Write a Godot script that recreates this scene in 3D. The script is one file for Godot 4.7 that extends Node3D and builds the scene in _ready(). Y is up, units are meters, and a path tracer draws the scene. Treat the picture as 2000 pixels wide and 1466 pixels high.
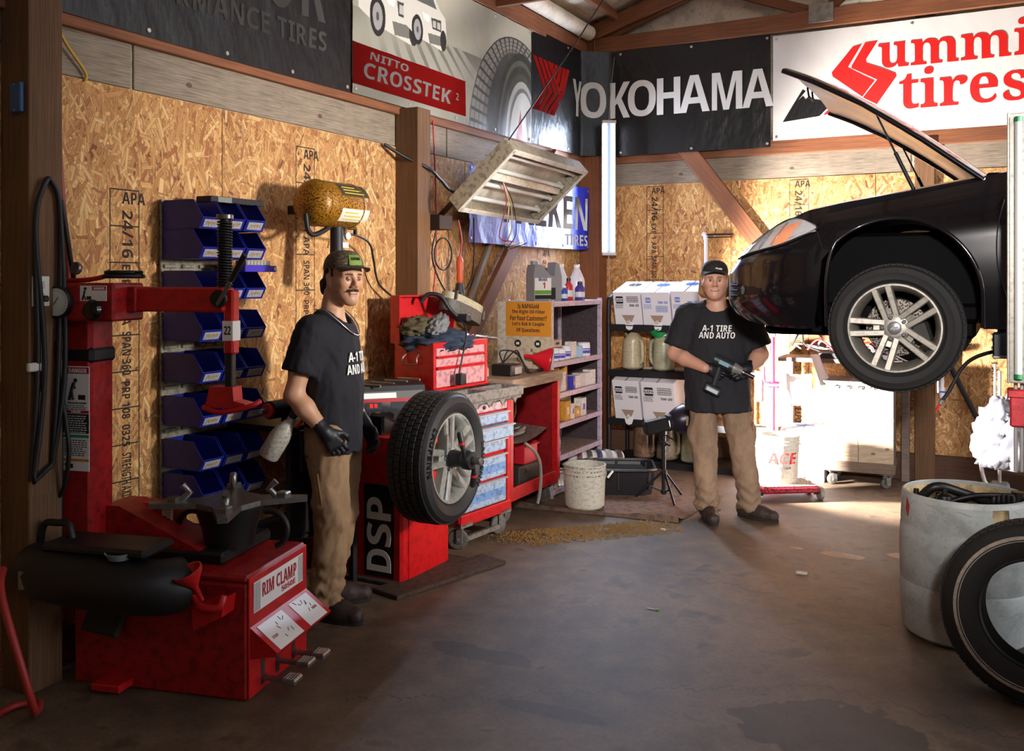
extends Node3D
# A tire shop bay: world x runs along the back wall, z along the left wall, metres, y up.
const WX := -3.6      # face of the left wall
const WZ := -8.3      # face of the back wall
class MB:
	var v := PackedVector3Array()
	var n := PackedVector3Array()
	var t := PackedVector2Array()
	var c := PackedColorArray()
	var ix := PackedInt32Array()
	var col := Color.WHITE
	var xf := Transform3D.IDENTITY
	func vert(p: Vector3, nn: Vector3, uv := Vector2.ZERO) -> int:
		v.append(xf * p)
		n.append((xf.basis * nn).normalized())
		t.append(uv)
		c.append(col)
		return v.size() - 1
	func tri(a: int, b: int, d: int) -> void:   # a, b, d counter-clockwise seen from outside
		ix.append(a); ix.append(d); ix.append(b)
	func poly(pts: Array) -> void:   # flat convex face, counter-clockwise seen from outside
		var nn: Vector3 = (pts[1] - pts[0]).cross(pts[2] - pts[0]).normalized()
		var k := []
		var ax := Vector3.UP.cross(nn)
		ax = Vector3.RIGHT if ax.length() < 0.1 else ax.normalized()
		var ay := nn.cross(ax)
		for p in pts:
			k.append(vert(p, nn, Vector2(p.dot(ax), -p.dot(ay))))
		for i in range(1, pts.size() - 1):
			tri(k[0], k[i], k[i + 1])
	func box(ce: Vector3, s: Vector3, b := 0.003) -> MB:
		var h := s * 0.5
		b = minf(b, minf(h.x, minf(h.y, h.z)) * 0.9)
		var q := func(ax: int, sx: float, sy: float, sz: float) -> Vector3:
			var p := Vector3(sx * h.x, sy * h.y, sz * h.z)
			for i in 3:
				if i != ax:
					p[i] -= signf(p[i]) * b
			return ce + p
		for ax in 3:
			for sg in [-1.0, 1.0]:
				var a1 := (ax + 1) % 3
				var a2 := (ax + 2) % 3
				var pts := []
				for uv in [[-1, -1], [1, -1], [1, 1], [-1, 1]]:
					var s3 := Vector3.ZERO
					s3[ax] = sg
					s3[a1] = uv[0] * sg
					s3[a2] = uv[1]
					pts.append(q.call(ax, s3.x, s3.y, s3.z))
				poly(pts)
		if b > 0.0001:
			for ax in 3:
				var a1 := (ax + 1) % 3
				var a2 := (ax + 2) % 3
				for s1 in [-1.0, 1.0]:
					for s2 in [-1.0, 1.0]:
						var lo := Vector3.ZERO
						lo[ax] = -1.0; lo[a1] = s1; lo[a2] = s2
						var hi := lo
						hi[ax] = 1.0
						var A: Vector3 = q.call(a1, lo.x, lo.y, lo.z)
						var B: Vector3 = q.call(a1, hi.x, hi.y, hi.z)
						var C: Vector3 = q.call(a2, hi.x, hi.y, hi.z)
						var D: Vector3 = q.call(a2, lo.x, lo.y, lo.z)
						var out := Vector3.ZERO
						out[a1] = s1; out[a2] = s2
						if (B - A).cross(C - A).dot(out) > 0.0:
							poly([A, B, C, D])
						else:
							poly([D, C, B, A])
			for sx in [-1.0, 1.0]:
				for sy in [-1.0, 1.0]:
					for sz in [-1.0, 1.0]:
						var A: Vector3 = q.call(0, sx, sy, sz)
						var B: Vector3 = q.call(1, sx, sy, sz)
						var C: Vector3 = q.call(2, sx, sy, sz)
						if (B - A).cross(C - A).dot(Vector3(sx, sy, sz)) > 0.0:
							poly([A, B, C])
						else:
							poly([A, C, B])
		return self
	func lathe(profile: Array, segs := 32, from := 0.0, to := TAU, smooth_deg := 40.0) -> MB:
		var m := profile.size()
		for i in m - 1:
			var p0: Vector2 = profile[i]
			var p1: Vector2 = profile[i + 1]
			if p0.distance_to(p1) < 1e-6:
				continue
			var e := (p1 - p0).normalized()
			var ns := Vector2(e.y, -e.x)
			var na := ns
			var nb := ns
			if i > 0:
				var e0: Vector2 = (p0 - profile[i - 1])
				if e0.length() > 1e-6 and absf(rad_to_deg(e0.angle_to(e))) < smooth_deg:
					e0 = e0.normalized()
					na = (ns + Vector2(e0.y, -e0.x)).normalized()
			if i < m - 2:
				var e2: Vector2 = (profile[i + 2] - p1)
				if e2.length() > 1e-6 and absf(rad_to_deg(e.angle_to(e2))) < smooth_deg:
					e2 = e2.normalized()
					nb = (ns + Vector2(e2.y, -e2.x)).normalized()
			var last0 := -1
			var last1 := -1
			for k in segs + 1:
				var a := from + (to - from) * k / segs
				var cs := Vector3(cos(a), 0, -sin(a))
				var i0 := vert(cs * p0.x + Vector3.UP * p0.y, cs * na.x + Vector3.UP * na.y, Vector2(float(k) / segs, p0.y))
				var i1 := vert(cs * p1.x + Vector3.UP * p1.y, cs * nb.x + Vector3.UP * nb.y, Vector2(float(k) / segs, p1.y))
				if k > 0:
					if p0.x > 1e-6:
						tri(last0, i0, i1)
					if p1.x > 1e-6:
						tri(last0, i1, last1)
				last0 = i0
				last1 = i1
		return self
	func cyl(a: Vector3, b: Vector3, r: float, segs := 16, r2 := -1.0) -> MB:
		if r2 < 0.0:
			r2 = r
		var keep := xf
		var d := (b - a).normalized()
		var side := d.cross(Vector3.UP if absf(d.y) < 0.9 else Vector3.RIGHT).normalized()
		var L := a.distance_to(b)
		xf = keep * Transform3D(Basis(side, d, side.cross(d)), a)
		var e := minf(0.0025, minf(r, r2) * 0.3)
		lathe([Vector2(0, 0), Vector2(r - e, 0), Vector2(r, e), Vector2(r2, L - e), Vector2(r2 - e, L), Vector2(0, L)], segs)
		xf = keep
		return self
	func tube(pts: Array, r, segs := 8, caps := true) -> MB:
		var m := pts.size()
		var up := Vector3.ZERO
		var rings := []
		for i in m:
			var d: Vector3 = (pts[mini(i + 1, m - 1)] - pts[maxi(i - 1, 0)]).normalized()
			if up == Vector3.ZERO:
				up = d.cross(Vector3.UP if absf(d.y) < 0.9 else Vector3.RIGHT).normalized()
			up = (up - d * up.dot(d)).normalized()
			var bi := d.cross(up)
			var rr: float = r[i] if r is Array else r
			var ring := []
			for k in segs + 1:
				var a := TAU * k / segs
				var o := up * cos(a) + bi * sin(a)
				ring.append(vert(pts[i] + o * rr, o, Vector2(float(k) / segs, float(i))))
			rings.append(ring)
		for i in m - 1:
			for k in segs:
				tri(rings[i][k], rings[i][k + 1], rings[i + 1][k + 1])
				tri(rings[i][k], rings[i + 1][k + 1], rings[i + 1][k])
		if caps:
			for e in [0, m - 1]:
				var d: Vector3 = (pts[1] - pts[0]) if e == 0 else (pts[m - 1] - pts[m - 2])
				d = d.normalized() * (-1.0 if e == 0 else 1.0)
				var ce := vert(pts[e], d)
				var ring := []
				for k in segs + 1:
					ring.append(vert(xf.affine_inverse() * v[rings[e][k]], d))
				for k in segs:
					if e == 0:
						tri(ce, ring[k + 1], ring[k])
					else:
						tri(ce, ring[k], ring[k + 1])
		return self
	func prism(pts: Array, z0: float, z1: float, smooth_deg := 30.0) -> MB:
		var pk := PackedVector2Array()
		for p in pts:
			pk.append(p)
		if Geometry2D.is_polygon_clockwise(pk):
			pk.reverse()
		var idx := Geometry2D.triangulate_polygon(pk)
		for e in 2:
			var z := z1 if e == 1 else z0
			var nn := Vector3(0, 0, 1 if e == 1 else -1)
			var base := v.size()
			for p in pk:
				vert(Vector3(p.x, p.y, z), nn, Vector2(p.x, -p.y))
			for i in range(0, idx.size(), 3):
				var a := pk[idx[i]]
				var b := pk[idx[i + 1]]
				var d := pk[idx[i + 2]]
				var ccw := (b - a).cross(d - a) > 0.0
				if ccw == (e == 1):
					tri(base + idx[i], base + idx[i + 1], base + idx[i + 2])
				else:
					tri(base + idx[i], base + idx[i + 2], base + idx[i + 1])
		var m := pk.size()
		for i in m:
			var p0 := pk[i]
			var p1 := pk[(i + 1) % m]
			var e := (p1 - p0).normalized()
			var ns := Vector2(e.y, -e.x)
			var na := ns
			var nb := ns
			var ep := (p0 - pk[(i + m - 1) % m]).normalized()
			var en := (pk[(i + 2) % m] - p1).normalized()
			if absf(rad_to_deg(ep.angle_to(e))) < smooth_deg:
				na = (ns + Vector2(ep.y, -ep.x)).normalized()
			if absf(rad_to_deg(e.angle_to(en))) < smooth_deg:
				nb = (ns + Vector2(en.y, -en.x)).normalized()
			var a0 := vert(Vector3(p0.x, p0.y, z0), Vector3(na.x, na.y, 0), Vector2(p0.x, z0))
			var b0 := vert(Vector3(p1.x, p1.y, z0), Vector3(nb.x, nb.y, 0), Vector2(p1.x, z0))
			var b1 := vert(Vector3(p1.x, p1.y, z1), Vector3(nb.x, nb.y, 0), Vector2(p1.x, z1))
			var a1 := vert(Vector3(p0.x, p0.y, z1), Vector3(na.x, na.y, 0), Vector2(p0.x, z1))
			tri(a0, b0, b1)
			tri(a0, b1, a1)
		return self
	func grid(fn: Callable, nu: int, nv: int, uvs := Vector2.ONE) -> MB:
		var P := []
		for j in nv + 1:
			for i in nu + 1:
				P.append(fn.call(float(i) / nu, float(j) / nv))
		var base := v.size()
		for j in nv + 1:
			for i in nu + 1:
				var du: Vector3 = P[j * (nu + 1) + mini(i + 1, nu)] - P[j * (nu + 1) + maxi(i - 1, 0)]
				var dv: Vector3 = P[mini(j + 1, nv) * (nu + 1) + i] - P[maxi(j - 1, 0) * (nu + 1) + i]
				var nn := du.cross(dv)
				nn = nn.normalized() if nn.length() > 1e-12 else Vector3.UP
				vert(P[j * (nu + 1) + i], nn, Vector2(uvs.x * i / nu, uvs.y * (1.0 - float(j) / nv)))
		for j in nv:
			for i in nu:
				var a := base + j * (nu + 1) + i
				tri(a, a + 1, a + nu + 2)
				tri(a, a + nu + 2, a + nu + 1)
		return self
	func add(m: ArrayMesh, x := Transform3D.IDENTITY) -> MB:   # append another mesh
		for s in m.get_surface_count():
			var ar := m.surface_get_arrays(s)
			var base := v.size()
			var vv: PackedVector3Array = ar[Mesh.ARRAY_VERTEX]
			var nn: PackedVector3Array = ar[Mesh.ARRAY_NORMAL]
			for i in vv.size():
				vert(x * vv[i], x.basis * nn[i])
			if ar[Mesh.ARRAY_INDEX] != null and ar[Mesh.ARRAY_INDEX].size() > 0:
				for k in ar[Mesh.ARRAY_INDEX]:
					ix.append(base + k)
			else:
				for k in vv.size():
					ix.append(base + k)
		return self
	func mesh() -> ArrayMesh:
		var ar := []
		ar.resize(Mesh.ARRAY_MAX)
		ar[Mesh.ARRAY_VERTEX] = v
		ar[Mesh.ARRAY_NORMAL] = n
		ar[Mesh.ARRAY_TEX_UV] = t
		ar[Mesh.ARRAY_COLOR] = c
		ar[Mesh.ARRAY_INDEX] = ix
		var am := ArrayMesh.new()
		am.add_surface_from_arrays(Mesh.PRIMITIVE_TRIANGLES, ar)
		return am
var rng := RandomNumberGenerator.new()
var M := {}
var used := {}
var tex := {}
var noise := FastNoiseLite.new()
var font_bold: Font
var font_sans: Font
var font_serif: Font
func R(a: float, b: float) -> float:
	return rng.randf_range(a, b)
func numbered(called: String) -> String:
	if not used.has(called):
		used[called] = 0
		return called
	used[called] += 1
	return "%s_%03d" % [called, used[called]]
func thing(called: String, label: String, category: String, at := Vector3.ZERO, turn := 0.0, group := "") -> Node3D:
	var o := Node3D.new()
	o.name = numbered(called)
	add_child(o)
	o.position = at
	o.rotation.y = turn
	tag(o, label, category, group)
	return o
func tag(o: Node, label: String, category: String, group := "") -> Node:
	o.set_meta("label", label)
	o.set_meta("category", category)
	if group != "":
		o.set_meta("group", group)
	return o
func part(parent: Node, called: String, b, m: Material, label := "") -> MeshInstance3D:
	var o := MeshInstance3D.new()
	o.mesh = b.mesh() if b is MB else b
	o.material_override = m
	if parent == self:
		o.name = numbered(called)
		add_child(o)
	else:
		o.name = called
		parent.add_child(o, true)
	if label != "":
		o.set_meta("label", label)
	return o
func solo(called: String, b, m: Material, label: String, category: String, group := "") -> MeshInstance3D:
	var o := part(self, called, b, m)
	tag(o, label, category, group)
	return o
func struct(called: String, b, m: Material, parent: Node = self) -> MeshInstance3D:
	var o := part(parent, called, b, m)
	if parent == self:
		o.set_meta("kind", "structure")
	return o
func copy(o: Node3D, at: Vector3, turn := 0.0, label := "") -> Node3D:
	var base: String = o.name
	var r: Node3D = o.duplicate()
	r.name = numbered(base)
	add_child(r)
	r.position = at
	r.rotation.y = turn
	if label != "":
		r.set_meta("label", label)
	return r
func arc_pts(ce: Vector3, ax: Vector3, ay: Vector3, r: float, a0: float, a1: float, k: int) -> Array:
	var o := []
	for i in k + 1:
		var a := deg_to_rad(a0 + (a1 - a0) * i / k)
		o.append(ce + ax * cos(a) * r + ay * sin(a) * r)
	return o
func smooth(pts: Array, per := 6) -> Array:
	var o := []
	var m := pts.size()
	for i in m - 1:
		var p0: Vector3 = pts[maxi(i - 1, 0)]
		var p1: Vector3 = pts[i]
		var p2: Vector3 = pts[i + 1]
		var p3: Vector3 = pts[mini(i + 2, m - 1)]
		for k in per:
			o.append(p1.cubic_interpolate(p2, p0, p3, float(k) / per))
	o.append(pts[m - 1])
	return o
func mat(key: String, color, rough := 0.6, metal := 0.0, grime := "", gscale := 1.0) -> StandardMaterial3D:
	if M.has(key):
		return M[key]
	var m := StandardMaterial3D.new()
	m.resource_name = key
	m.albedo_color = Color(color) if color is String else color
	m.roughness = rough
	m.metallic = metal
	if grime != "":
		m.albedo_texture = tex[grime]
		m.uv1_triplanar = true
		m.uv1_world_triplanar = true
		m.uv1_scale = Vector3.ONE * gscale
	M[key] = m
	return m
func glow(key: String, color, energy: float) -> StandardMaterial3D:
	var m := mat(key, "f4f6ff", 0.4)
	m.emission_enabled = true
	m.emission = Color(color)
	m.emission_energy_multiplier = energy
	return m
func clear(key: String, color, alpha: float, rough := 0.05) -> StandardMaterial3D:
	var m := mat(key, color, rough)
	m.albedo_color.a = alpha
	m.transparency = BaseMaterial3D.TRANSPARENCY_ALPHA
	return m
func noise_bytes(size: int, freq: float, oct: int, sd: int, type := FastNoiseLite.TYPE_SIMPLEX_SMOOTH) -> PackedByteArray:
	var f := FastNoiseLite.new()
	f.seed = sd
	f.noise_type = type
	f.frequency = freq
	f.fractal_octaves = oct
	return f.get_seamless_image(size, size, false, false, 0.1, true).get_data()
func pack(r: float, g: float, b: float) -> int:
	return clampi(int(r), 0, 255) | clampi(int(g), 0, 255) << 8 | clampi(int(b), 0, 255) << 16 | 255 << 24
func image_of(px: PackedInt32Array, w: int, h: int) -> ImageTexture:
	return ImageTexture.create_from_image(Image.create_from_data(w, h, false, Image.FORMAT_RGBA8, px.to_byte_array()))
func make_textures() -> void:
	var S := 512
	for spec in [["grime", 11, 0.3], ["dirty", 23, 0.6]]:
		var a := noise_bytes(S, 0.02, 5, spec[1])
		var b := noise_bytes(S, 0.12, 3, spec[1] + 1)
		var px := PackedInt32Array()
		px.resize(S * S)
		var k: float = spec[2]
		for i in S * S:
			var x := a[i] / 255.0
			var y := b[i] / 255.0
			var g := 1.0 - k * (clampf((x - 0.5) * 1.6, 0.0, 0.4) + clampf((y - 0.62) * 2.2, 0.0, 0.45))
			px[i] = pack(255 * g, 252 * g, 246 * g)
		for q in 260:
			var x0 := rng.randi_range(0, S - 1)
			var y0 := rng.randi_range(0, S - 1)
			var an := R(0, TAU)
			var sh := R(170, 235) if k < 0.8 else R(110, 220)
			for s in rng.randi_range(4, 40):
				px[posmod(y0 + int(sin(an) * s), S) * S + posmod(x0 + int(cos(an) * s), S)] = pack(sh, sh * 0.97, sh * 0.93)
		tex[spec[0]] = image_of(px, S, S)
	for spec in [["wood", 5, 0.35], ["weathered", 8, 0.28]]:
		var a := noise_bytes(S, 0.01, 4, spec[1])
		var b := noise_bytes(S, 0.05, 3, spec[1] + 3)
		var px := PackedInt32Array()
		px.resize(S * S)
		for y in S:
			for x in S:
				var g1: float = a[((y * 12) % S) * S + (x / 2)] / 255.0
				var g2: float = b[((y * 5) % S) * S + (x / 6)] / 255.0
				var big: float = a[y * S + x] / 255.0
				var g: float = 1.0 - spec[2] * (0.9 * absf(g1 - 0.5) * 2.0 + 0.5 * g2 + 0.35 * big)
				px[y * S + x] = pack(255 * g, 250 * g, 244 * g)
		for q in 5:
			var kx := rng.randi_range(0, S - 1)
			var ky := rng.randi_range(0, S - 1)
			for dy in range(-7, 8):
				for dx in range(-11, 12):
					var d := Vector2(dx / 1.6, dy).length()
					if d < 6.5:
						var g := 105.0 + 60.0 * fmod(d, 2.2) / 2.2
						px[posmod(ky + dy, S) * S + posmod(kx + dx, S)] = pack(g, g * 0.9, g * 0.8)
		tex[spec[0]] = image_of(px, S, S)
	tex["osb"] = osb(1024, 7000)
	var ca := noise_bytes(256, 0.03, 3, 77)
	var cp := PackedInt32Array()
	cp.resize(256 * 256)
	for i in 256 * 256:
		var x := ca[i]
		cp[i] = pack(58, 48, 36) if x < 105 else (pack(98, 84, 62) if x < 140 else (pack(40, 34, 26) if x < 165 else pack(126, 112, 88)))
	tex["camo"] = image_of(cp, 256, 256)
	var sa := noise_bytes(256, 0.09, 4, 91)
	var sp := PackedInt32Array()
	sp.resize(256 * 256)
	for i in 256 * 256:
		var x := sa[i]
		sp[i] = pack(255, 255, 255) if x < 140 else (pack(150, 110, 70) if x < 160 else pack(60, 45, 35))
	tex["rust"] = image_of(sp, 256, 256)
	var fa := noise_bytes(256, 0.2, 2, 41)
	var fp := PackedInt32Array()
	fp.resize(256 * 256)
	for y in 256:
		for x in 256:
			var g := 205.0 + 35.0 * (float((x % 3) == 0) - float((y % 3) == 0)) * 0.4 + (fa[y * 256 + x] - 128) * 0.35
			fp[y * 256 + x] = pack(g, g, g)
	tex["weave"] = image_of(fp, 256, 256)
func osb(W: int, count: int) -> ImageTexture:
	var px := PackedInt32Array()
	px.resize(W * W)
	px.fill(pack(190, 146, 92))
	var pal := [Color8(214, 172, 114), Color8(200, 155, 98), Color8(226, 188, 132), Color8(186, 138, 84), Color8(206, 164, 110), Color8(184, 136, 86), Color8(232, 200, 150), Color8(168, 112, 68), Color8(196, 150, 100), Color8(212, 170, 116), Color8(222, 182, 126)]
	for i in count:
		var late := float(i) / count
		var L := R(16, 62) * (1.0 if rng.randf() < 0.85 else 1.5)
		var w := R(3, 11) if rng.randf() < 0.8 else R(9, 17)
		var an := PI / 2 + R(-0.75, 0.75) if rng.randf() < 0.72 else R(0, PI)
		var cx := R(0, W)
		var cy := R(0, W)
		var base: Color = pal[rng.randi_range(0, pal.size() - 1)]
		if rng.randf() < 0.015:
			base = Color8(128, 76, 46)
		var dx := cos(an)
		var dy := sin(an)
		var hv := -w * 0.5
		var skew := R(-0.5, 0.5)
		while hv < w * 0.5:
			var edge: float = 0.78 if (hv < -w * 0.5 + 1.0 or hv > w * 0.5 - 1.0) else 1.0
			var sh := R(0.9, 1.08) * edge
			var q := pack(base.r8 * sh, base.g8 * sh, base.b8 * sh)
			var u := -L * 0.5 + hv * skew
			var u1 := L * 0.5 + hv * skew
			while u < u1:
				var X := int(cx + dx * u - dy * hv) & (W - 1)
				var Y := int(cy + dy * u + dx * hv) & (W - 1)
				px[Y * W + X] = q
				u += 0.85
			hv += 0.8
	for i in 1700:
		var x0 := R(0, W)
		var y0 := R(0, W)
		var an := PI / 2 + R(-0.9, 0.9)
		for s in rng.randi_range(2, 12):
			px[(int(y0 + sin(an) * s) & (W - 1)) * W + (int(x0 + cos(an) * s) & (W - 1))] = pack(92, 58, 36)
	return image_of(px, W, W)
func letters(s: String, w: float, h: float, font: Font = null, slant := 0.0, depth := 0.0015, bold := 0.0) -> ArrayMesh:
	var tm := TextMesh.new()
	tm.text = s
	tm.font = font if font else font_bold
	tm.font_size = 48
	tm.pixel_size = 0.01
	tm.depth = 0.01
	tm.curve_step = 3.0
	var ar := tm.get_mesh_arrays()
	var vv: PackedVector3Array = ar[Mesh.ARRAY_VERTEX]
	var lo := Vector3.INF
	var hi := -Vector3.INF
	for p in vv:
		lo = lo.min(p)
		hi = hi.max(p)
	var sx := w / (hi.x - lo.x)
	var sy := h / (hi.y - lo.y)
	if h <= 0.0:
		sy = sx
	if w <= 0.0:
		sx = sy
	for i in vv.size():
		var p := vv[i]
		var q := V((p.x - lo.x) * sx, (p.y - lo.y) * sy, ((p.z - lo.z) / maxf(hi.z - lo.z, 1e-6) - 0.5) * depth)
		q.x += q.y * slant
		vv[i] = q
	ar[Mesh.ARRAY_VERTEX] = vv
	var am := ArrayMesh.new()
	am.add_surface_from_arrays(Mesh.PRIMITIVE_TRIANGLES, ar)
	return am
func warp(m: ArrayMesh, fn: Callable) -> ArrayMesh:
	var am := ArrayMesh.new()
	for s in m.get_surface_count():
		var ar := m.surface_get_arrays(s)
		var vv: PackedVector3Array = ar[Mesh.ARRAY_VERTEX]
		for i in vv.size():
			vv[i] = fn.call(vv[i])
		ar[Mesh.ARRAY_VERTEX] = vv
		am.add_surface_from_arrays(Mesh.PRIMITIVE_TRIANGLES, ar)
	return am
func at(x: Vector3, ax := Vector3.RIGHT, ay := Vector3.UP) -> Transform3D:
	return Transform3D(Basis(ax.normalized(), ay.normalized(), ax.cross(ay).normalized()), x)
func lettered(parent: Node, called: String, s: String, x: Transform3D, w: float, h: float, m: Material, font: Font = null, slant := 0.0, depth := 0.0015) -> MeshInstance3D:
	var o := part(parent, called, letters(s, w, h, font, slant, depth), m)
	o.transform = x
	return o
const SKY := 8.5
const STROBE := 50.0      # short strobe at the rack
const KEY := 78.0         # tall strobe beyond the lift, aimed at the left wall
const KEY_AT := Vector3(3.0, 0, -4.1)
const KEY_TO := Vector3(-3.4, 1.95, -5.2)
const FILL := 75.0         # tall strobe by the front wall, aimed at the back corner
const TUBES := 10.0
func set_camera_and_light() -> void:
	var cam := Camera3D.new()
	cam.name = "camera"
	cam.position = V(0, 1.65, 0)
	cam.rotation_degrees.y = 28.1
	cam.projection = Camera3D.PROJECTION_FRUSTUM
	cam.near = 0.05
	cam.far = 60.0
	cam.size = 0.05 * 1466.0 / 1816.0
	cam.frustum_offset = Vector2(0, -0.05 * 189.0 / 1816.0)
	add_child(cam)
	cam.current = true
	var env := Environment.new()
	env.background_mode = Environment.BG_SKY
	var sky := Sky.new()
	var sm := ProceduralSkyMaterial.new()
	sm.sky_top_color = Color(0.74, 0.78, 0.85)
	sm.sky_horizon_color = Color(0.95, 0.945, 0.94)
	sm.ground_bottom_color = Color(0.42, 0.38, 0.33)
	sm.ground_horizon_color = Color(0.62, 0.58, 0.52)
	sm.sky_energy_multiplier = 1.0
	sm.ground_energy_multiplier = 1.0
	sky.sky_material = sm
	env.sky = sky
	env.background_energy_multiplier = SKY
	env.tonemap_mode = Environment.TONE_MAPPER_LINEAR
	env.tonemap_exposure = 0.82
	env.sdfgi_enabled = true
	env.ssao_enabled = true
	env.ssil_enabled = true
	var we := WorldEnvironment.new()
	we.name = "world_environment"
	we.environment = env
	add_child(we)
func fill_poly(px: PackedInt32Array, W: int, H: int, pts: Array, c: Color) -> void:
	var q := pack(c.r8, c.g8, c.b8)
	var y0 := H
	var y1 := 0
	for p in pts:
		y0 = mini(y0, int(p.y))
		y1 = maxi(y1, int(p.y) + 1)
	for y in range(maxi(y0, 0), mini(y1, H)):
		var xs := []
		for i in pts.size():
			var a: Vector2 = pts[i]
			var b: Vector2 = pts[(i + 1) % pts.size()]
			if (a.y <= y + 0.5) != (b.y <= y + 0.5):
				xs.append(a.x + (y + 0.5 - a.y) * (b.x - a.x) / (b.y - a.y))
		xs.sort()
		for k in range(0, xs.size() - 1, 2):
			for x in range(maxi(int(xs[k] + 0.5), 0), mini(int(xs[k + 1] + 0.5), W)):
				px[y * W + x] = q
func ell(cx: float, cy: float, rx: float, ry: float, a0 := 0.0, a1 := 360.0, k := 36) -> Array:
	var o := []
	for i in k + 1:
		var a := deg_to_rad(a0 + (a1 - a0) * i / k)
		o.append(Vector2(cx + cos(a) * rx, cy + sin(a) * ry))
	return o
func v2(list: Array) -> Array:
	var o := []
	for i in range(0, list.size(), 2):
		o.append(Vector2(list[i], list[i + 1]))
	return o
func print_mat(key: String, px: PackedInt32Array, W: int, H: int, rough := 0.35) -> StandardMaterial3D:
	var m := mat(key, "ffffff", rough)
	m.albedo_texture = image_of(px, W, H)
	m.texture_repeat = false
	return m
func lumber(parent: Node, called: String, a: Vector3, b: Vector3, w: float, h: float, m: Material, up := Vector3.UP) -> MeshInstance3D:
	var d := (b - a).normalized()
	var side := d.cross(up).normalized()
	var u := side.cross(d)
	var bb := MB.new()
	bb.box(Vector3.ZERO, V(a.distance_to(b), h, w), 0.004)
	for i in bb.t.size():
		bb.t[i] = Vector2(bb.v[i].x * 0.45 + a.x + a.y, (bb.v[i].y + bb.v[i].z) * 2.1 + a.z)
	var o := part(parent, called, bb, m)
	o.transform = Transform3D(Basis(d, u, side), (a + b) * 0.5)
	return o
var trims := 0
func trim(_what: String, a: Vector3, b: Vector3, w: float, h: float, m: Material, up := Vector3.UP) -> MeshInstance3D:
	trims += 1
	var o := lumber(self, "trim_%d" % trims, a, b, w, h, m, up)
	o.set_meta("kind", "structure")
	return o
func wood_mat(key: String, color: String, t := "wood") -> StandardMaterial3D:
	var m := mat(key, color, 0.72)
	m.albedo_texture = tex[t]
	return m
func build_shell() -> void:
	var W := 1536
	var span := 12.0
	var na := noise_bytes(W, 0.004, 5, 301)
	var nb := noise_bytes(W, 0.03, 4, 302)
	var nc := noise_bytes(W, 0.22, 2, 303)
	var px := PackedInt32Array()
	px.resize(W * W)
	for i in W * W:
		var a := na[i] / 255.0
		var b := nb[i] / 255.0
		var c := nc[i] / 255.0
		var g := 0.86 + (a - 0.5) * 0.5 + (b - 0.5) * 0.36 + (c - 0.5) * 0.22
		if b > 0.62 and a > 0.45:
			g -= (b - 0.62) * 1.5
		if c > 0.74:
			g *= 0.8
		px[i] = pack(119 * g, 96 * g + 3.0 * a, 73 * g + 6.0 * a)
	var fm := mat("concrete", "ffffff", 0.62)
	var at_floor := func(x: float, z: float) -> Vector2:
		return Vector2((x + 7.0) / span * W, (z + 9.5) / span * W)
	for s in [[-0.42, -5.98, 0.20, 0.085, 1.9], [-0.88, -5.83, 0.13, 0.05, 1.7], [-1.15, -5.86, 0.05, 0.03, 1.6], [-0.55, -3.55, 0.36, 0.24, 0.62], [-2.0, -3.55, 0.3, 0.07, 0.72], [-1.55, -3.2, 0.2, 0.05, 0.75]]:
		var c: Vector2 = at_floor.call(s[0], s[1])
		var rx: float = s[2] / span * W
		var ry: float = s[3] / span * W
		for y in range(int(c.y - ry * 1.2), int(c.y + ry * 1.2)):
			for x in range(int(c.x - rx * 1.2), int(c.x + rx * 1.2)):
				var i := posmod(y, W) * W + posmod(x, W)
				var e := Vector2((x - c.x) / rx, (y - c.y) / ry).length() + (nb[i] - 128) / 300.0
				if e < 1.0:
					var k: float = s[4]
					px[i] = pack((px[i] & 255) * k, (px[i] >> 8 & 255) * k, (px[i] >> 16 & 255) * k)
	for cr in [[-2.3, -2.9, -0.7, -3.9], [-0.7, -3.9, 1.2, -3.7], [-2.6, -5.2, -1.0, -4.9]]:
		var p: Vector2 = at_floor.call(cr[0], cr[1])
		var q: Vector2 = at_floor.call(cr[2], cr[3])
		var k := int(p.distance_to(q))
		for j in k:
			var w := p.lerp(q, float(j) / k) + Vector2(0, (nb[(j * 3) % W] - 128) * 0.07 + (nc[j] - 128) * 0.01)
			px[posmod(int(w.y), W) * W + posmod(int(w.x), W)] = pack(60, 48, 38)
	fm.albedo_texture = image_of(px, W, W)
	var f := MB.new()
	f.grid(func(u: float, v: float) -> Vector3: return V(-7.0 + span * u, 0.0, 2.5 - span * v), 1, 1)
	f.box(V(-1.0, -0.101, -3.5), V(12, 0.2, 12), 0.0)
	struct("floor", f, fm)
	var red := wood_mat("stained_lumber", "a4663f")
	var post := wood_mat("post_lumber", "86603c")
	var grey := wood_mat("weathered_board", "a39684", "weathered")
	var osbs := []
	for k in 3:
		var m := mat("oriented_strand_board_%d" % k, ["f0e8dc", "f6e6cc", "efe2cf"][k], 0.68)
		m.albedo_texture = tex["osb"]
		m.uv1_scale = Vector3.ONE / 1.9
		m.uv1_offset = V(0.37 * k, 0.61 * k, 0)
		osbs.append(m)
	var siding := mat("insulation_lining", "cfc4b2", 0.7, 0.0, "grime", 0.4)
	var wl := struct("wall_left", MB.new().box(V(WX - 0.17, 2.0, -3.0), V(0.3, 4.2, 11.0), 0.0), siding)
	var seams := [2.5, 1.33, 0.11, -1.11, -2.33, -3.55, -4.77, -5.99, -7.21, WZ]
	for i in seams.size() - 1:
		part(wl, "osb_panel", MB.new().box(V(WX - 0.008, 1.275, (seams[i] + seams[i + 1]) / 2), V(0.016, 2.51, seams[i] - seams[i + 1] - 0.004), 0.002), osbs[i % 3])
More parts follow.
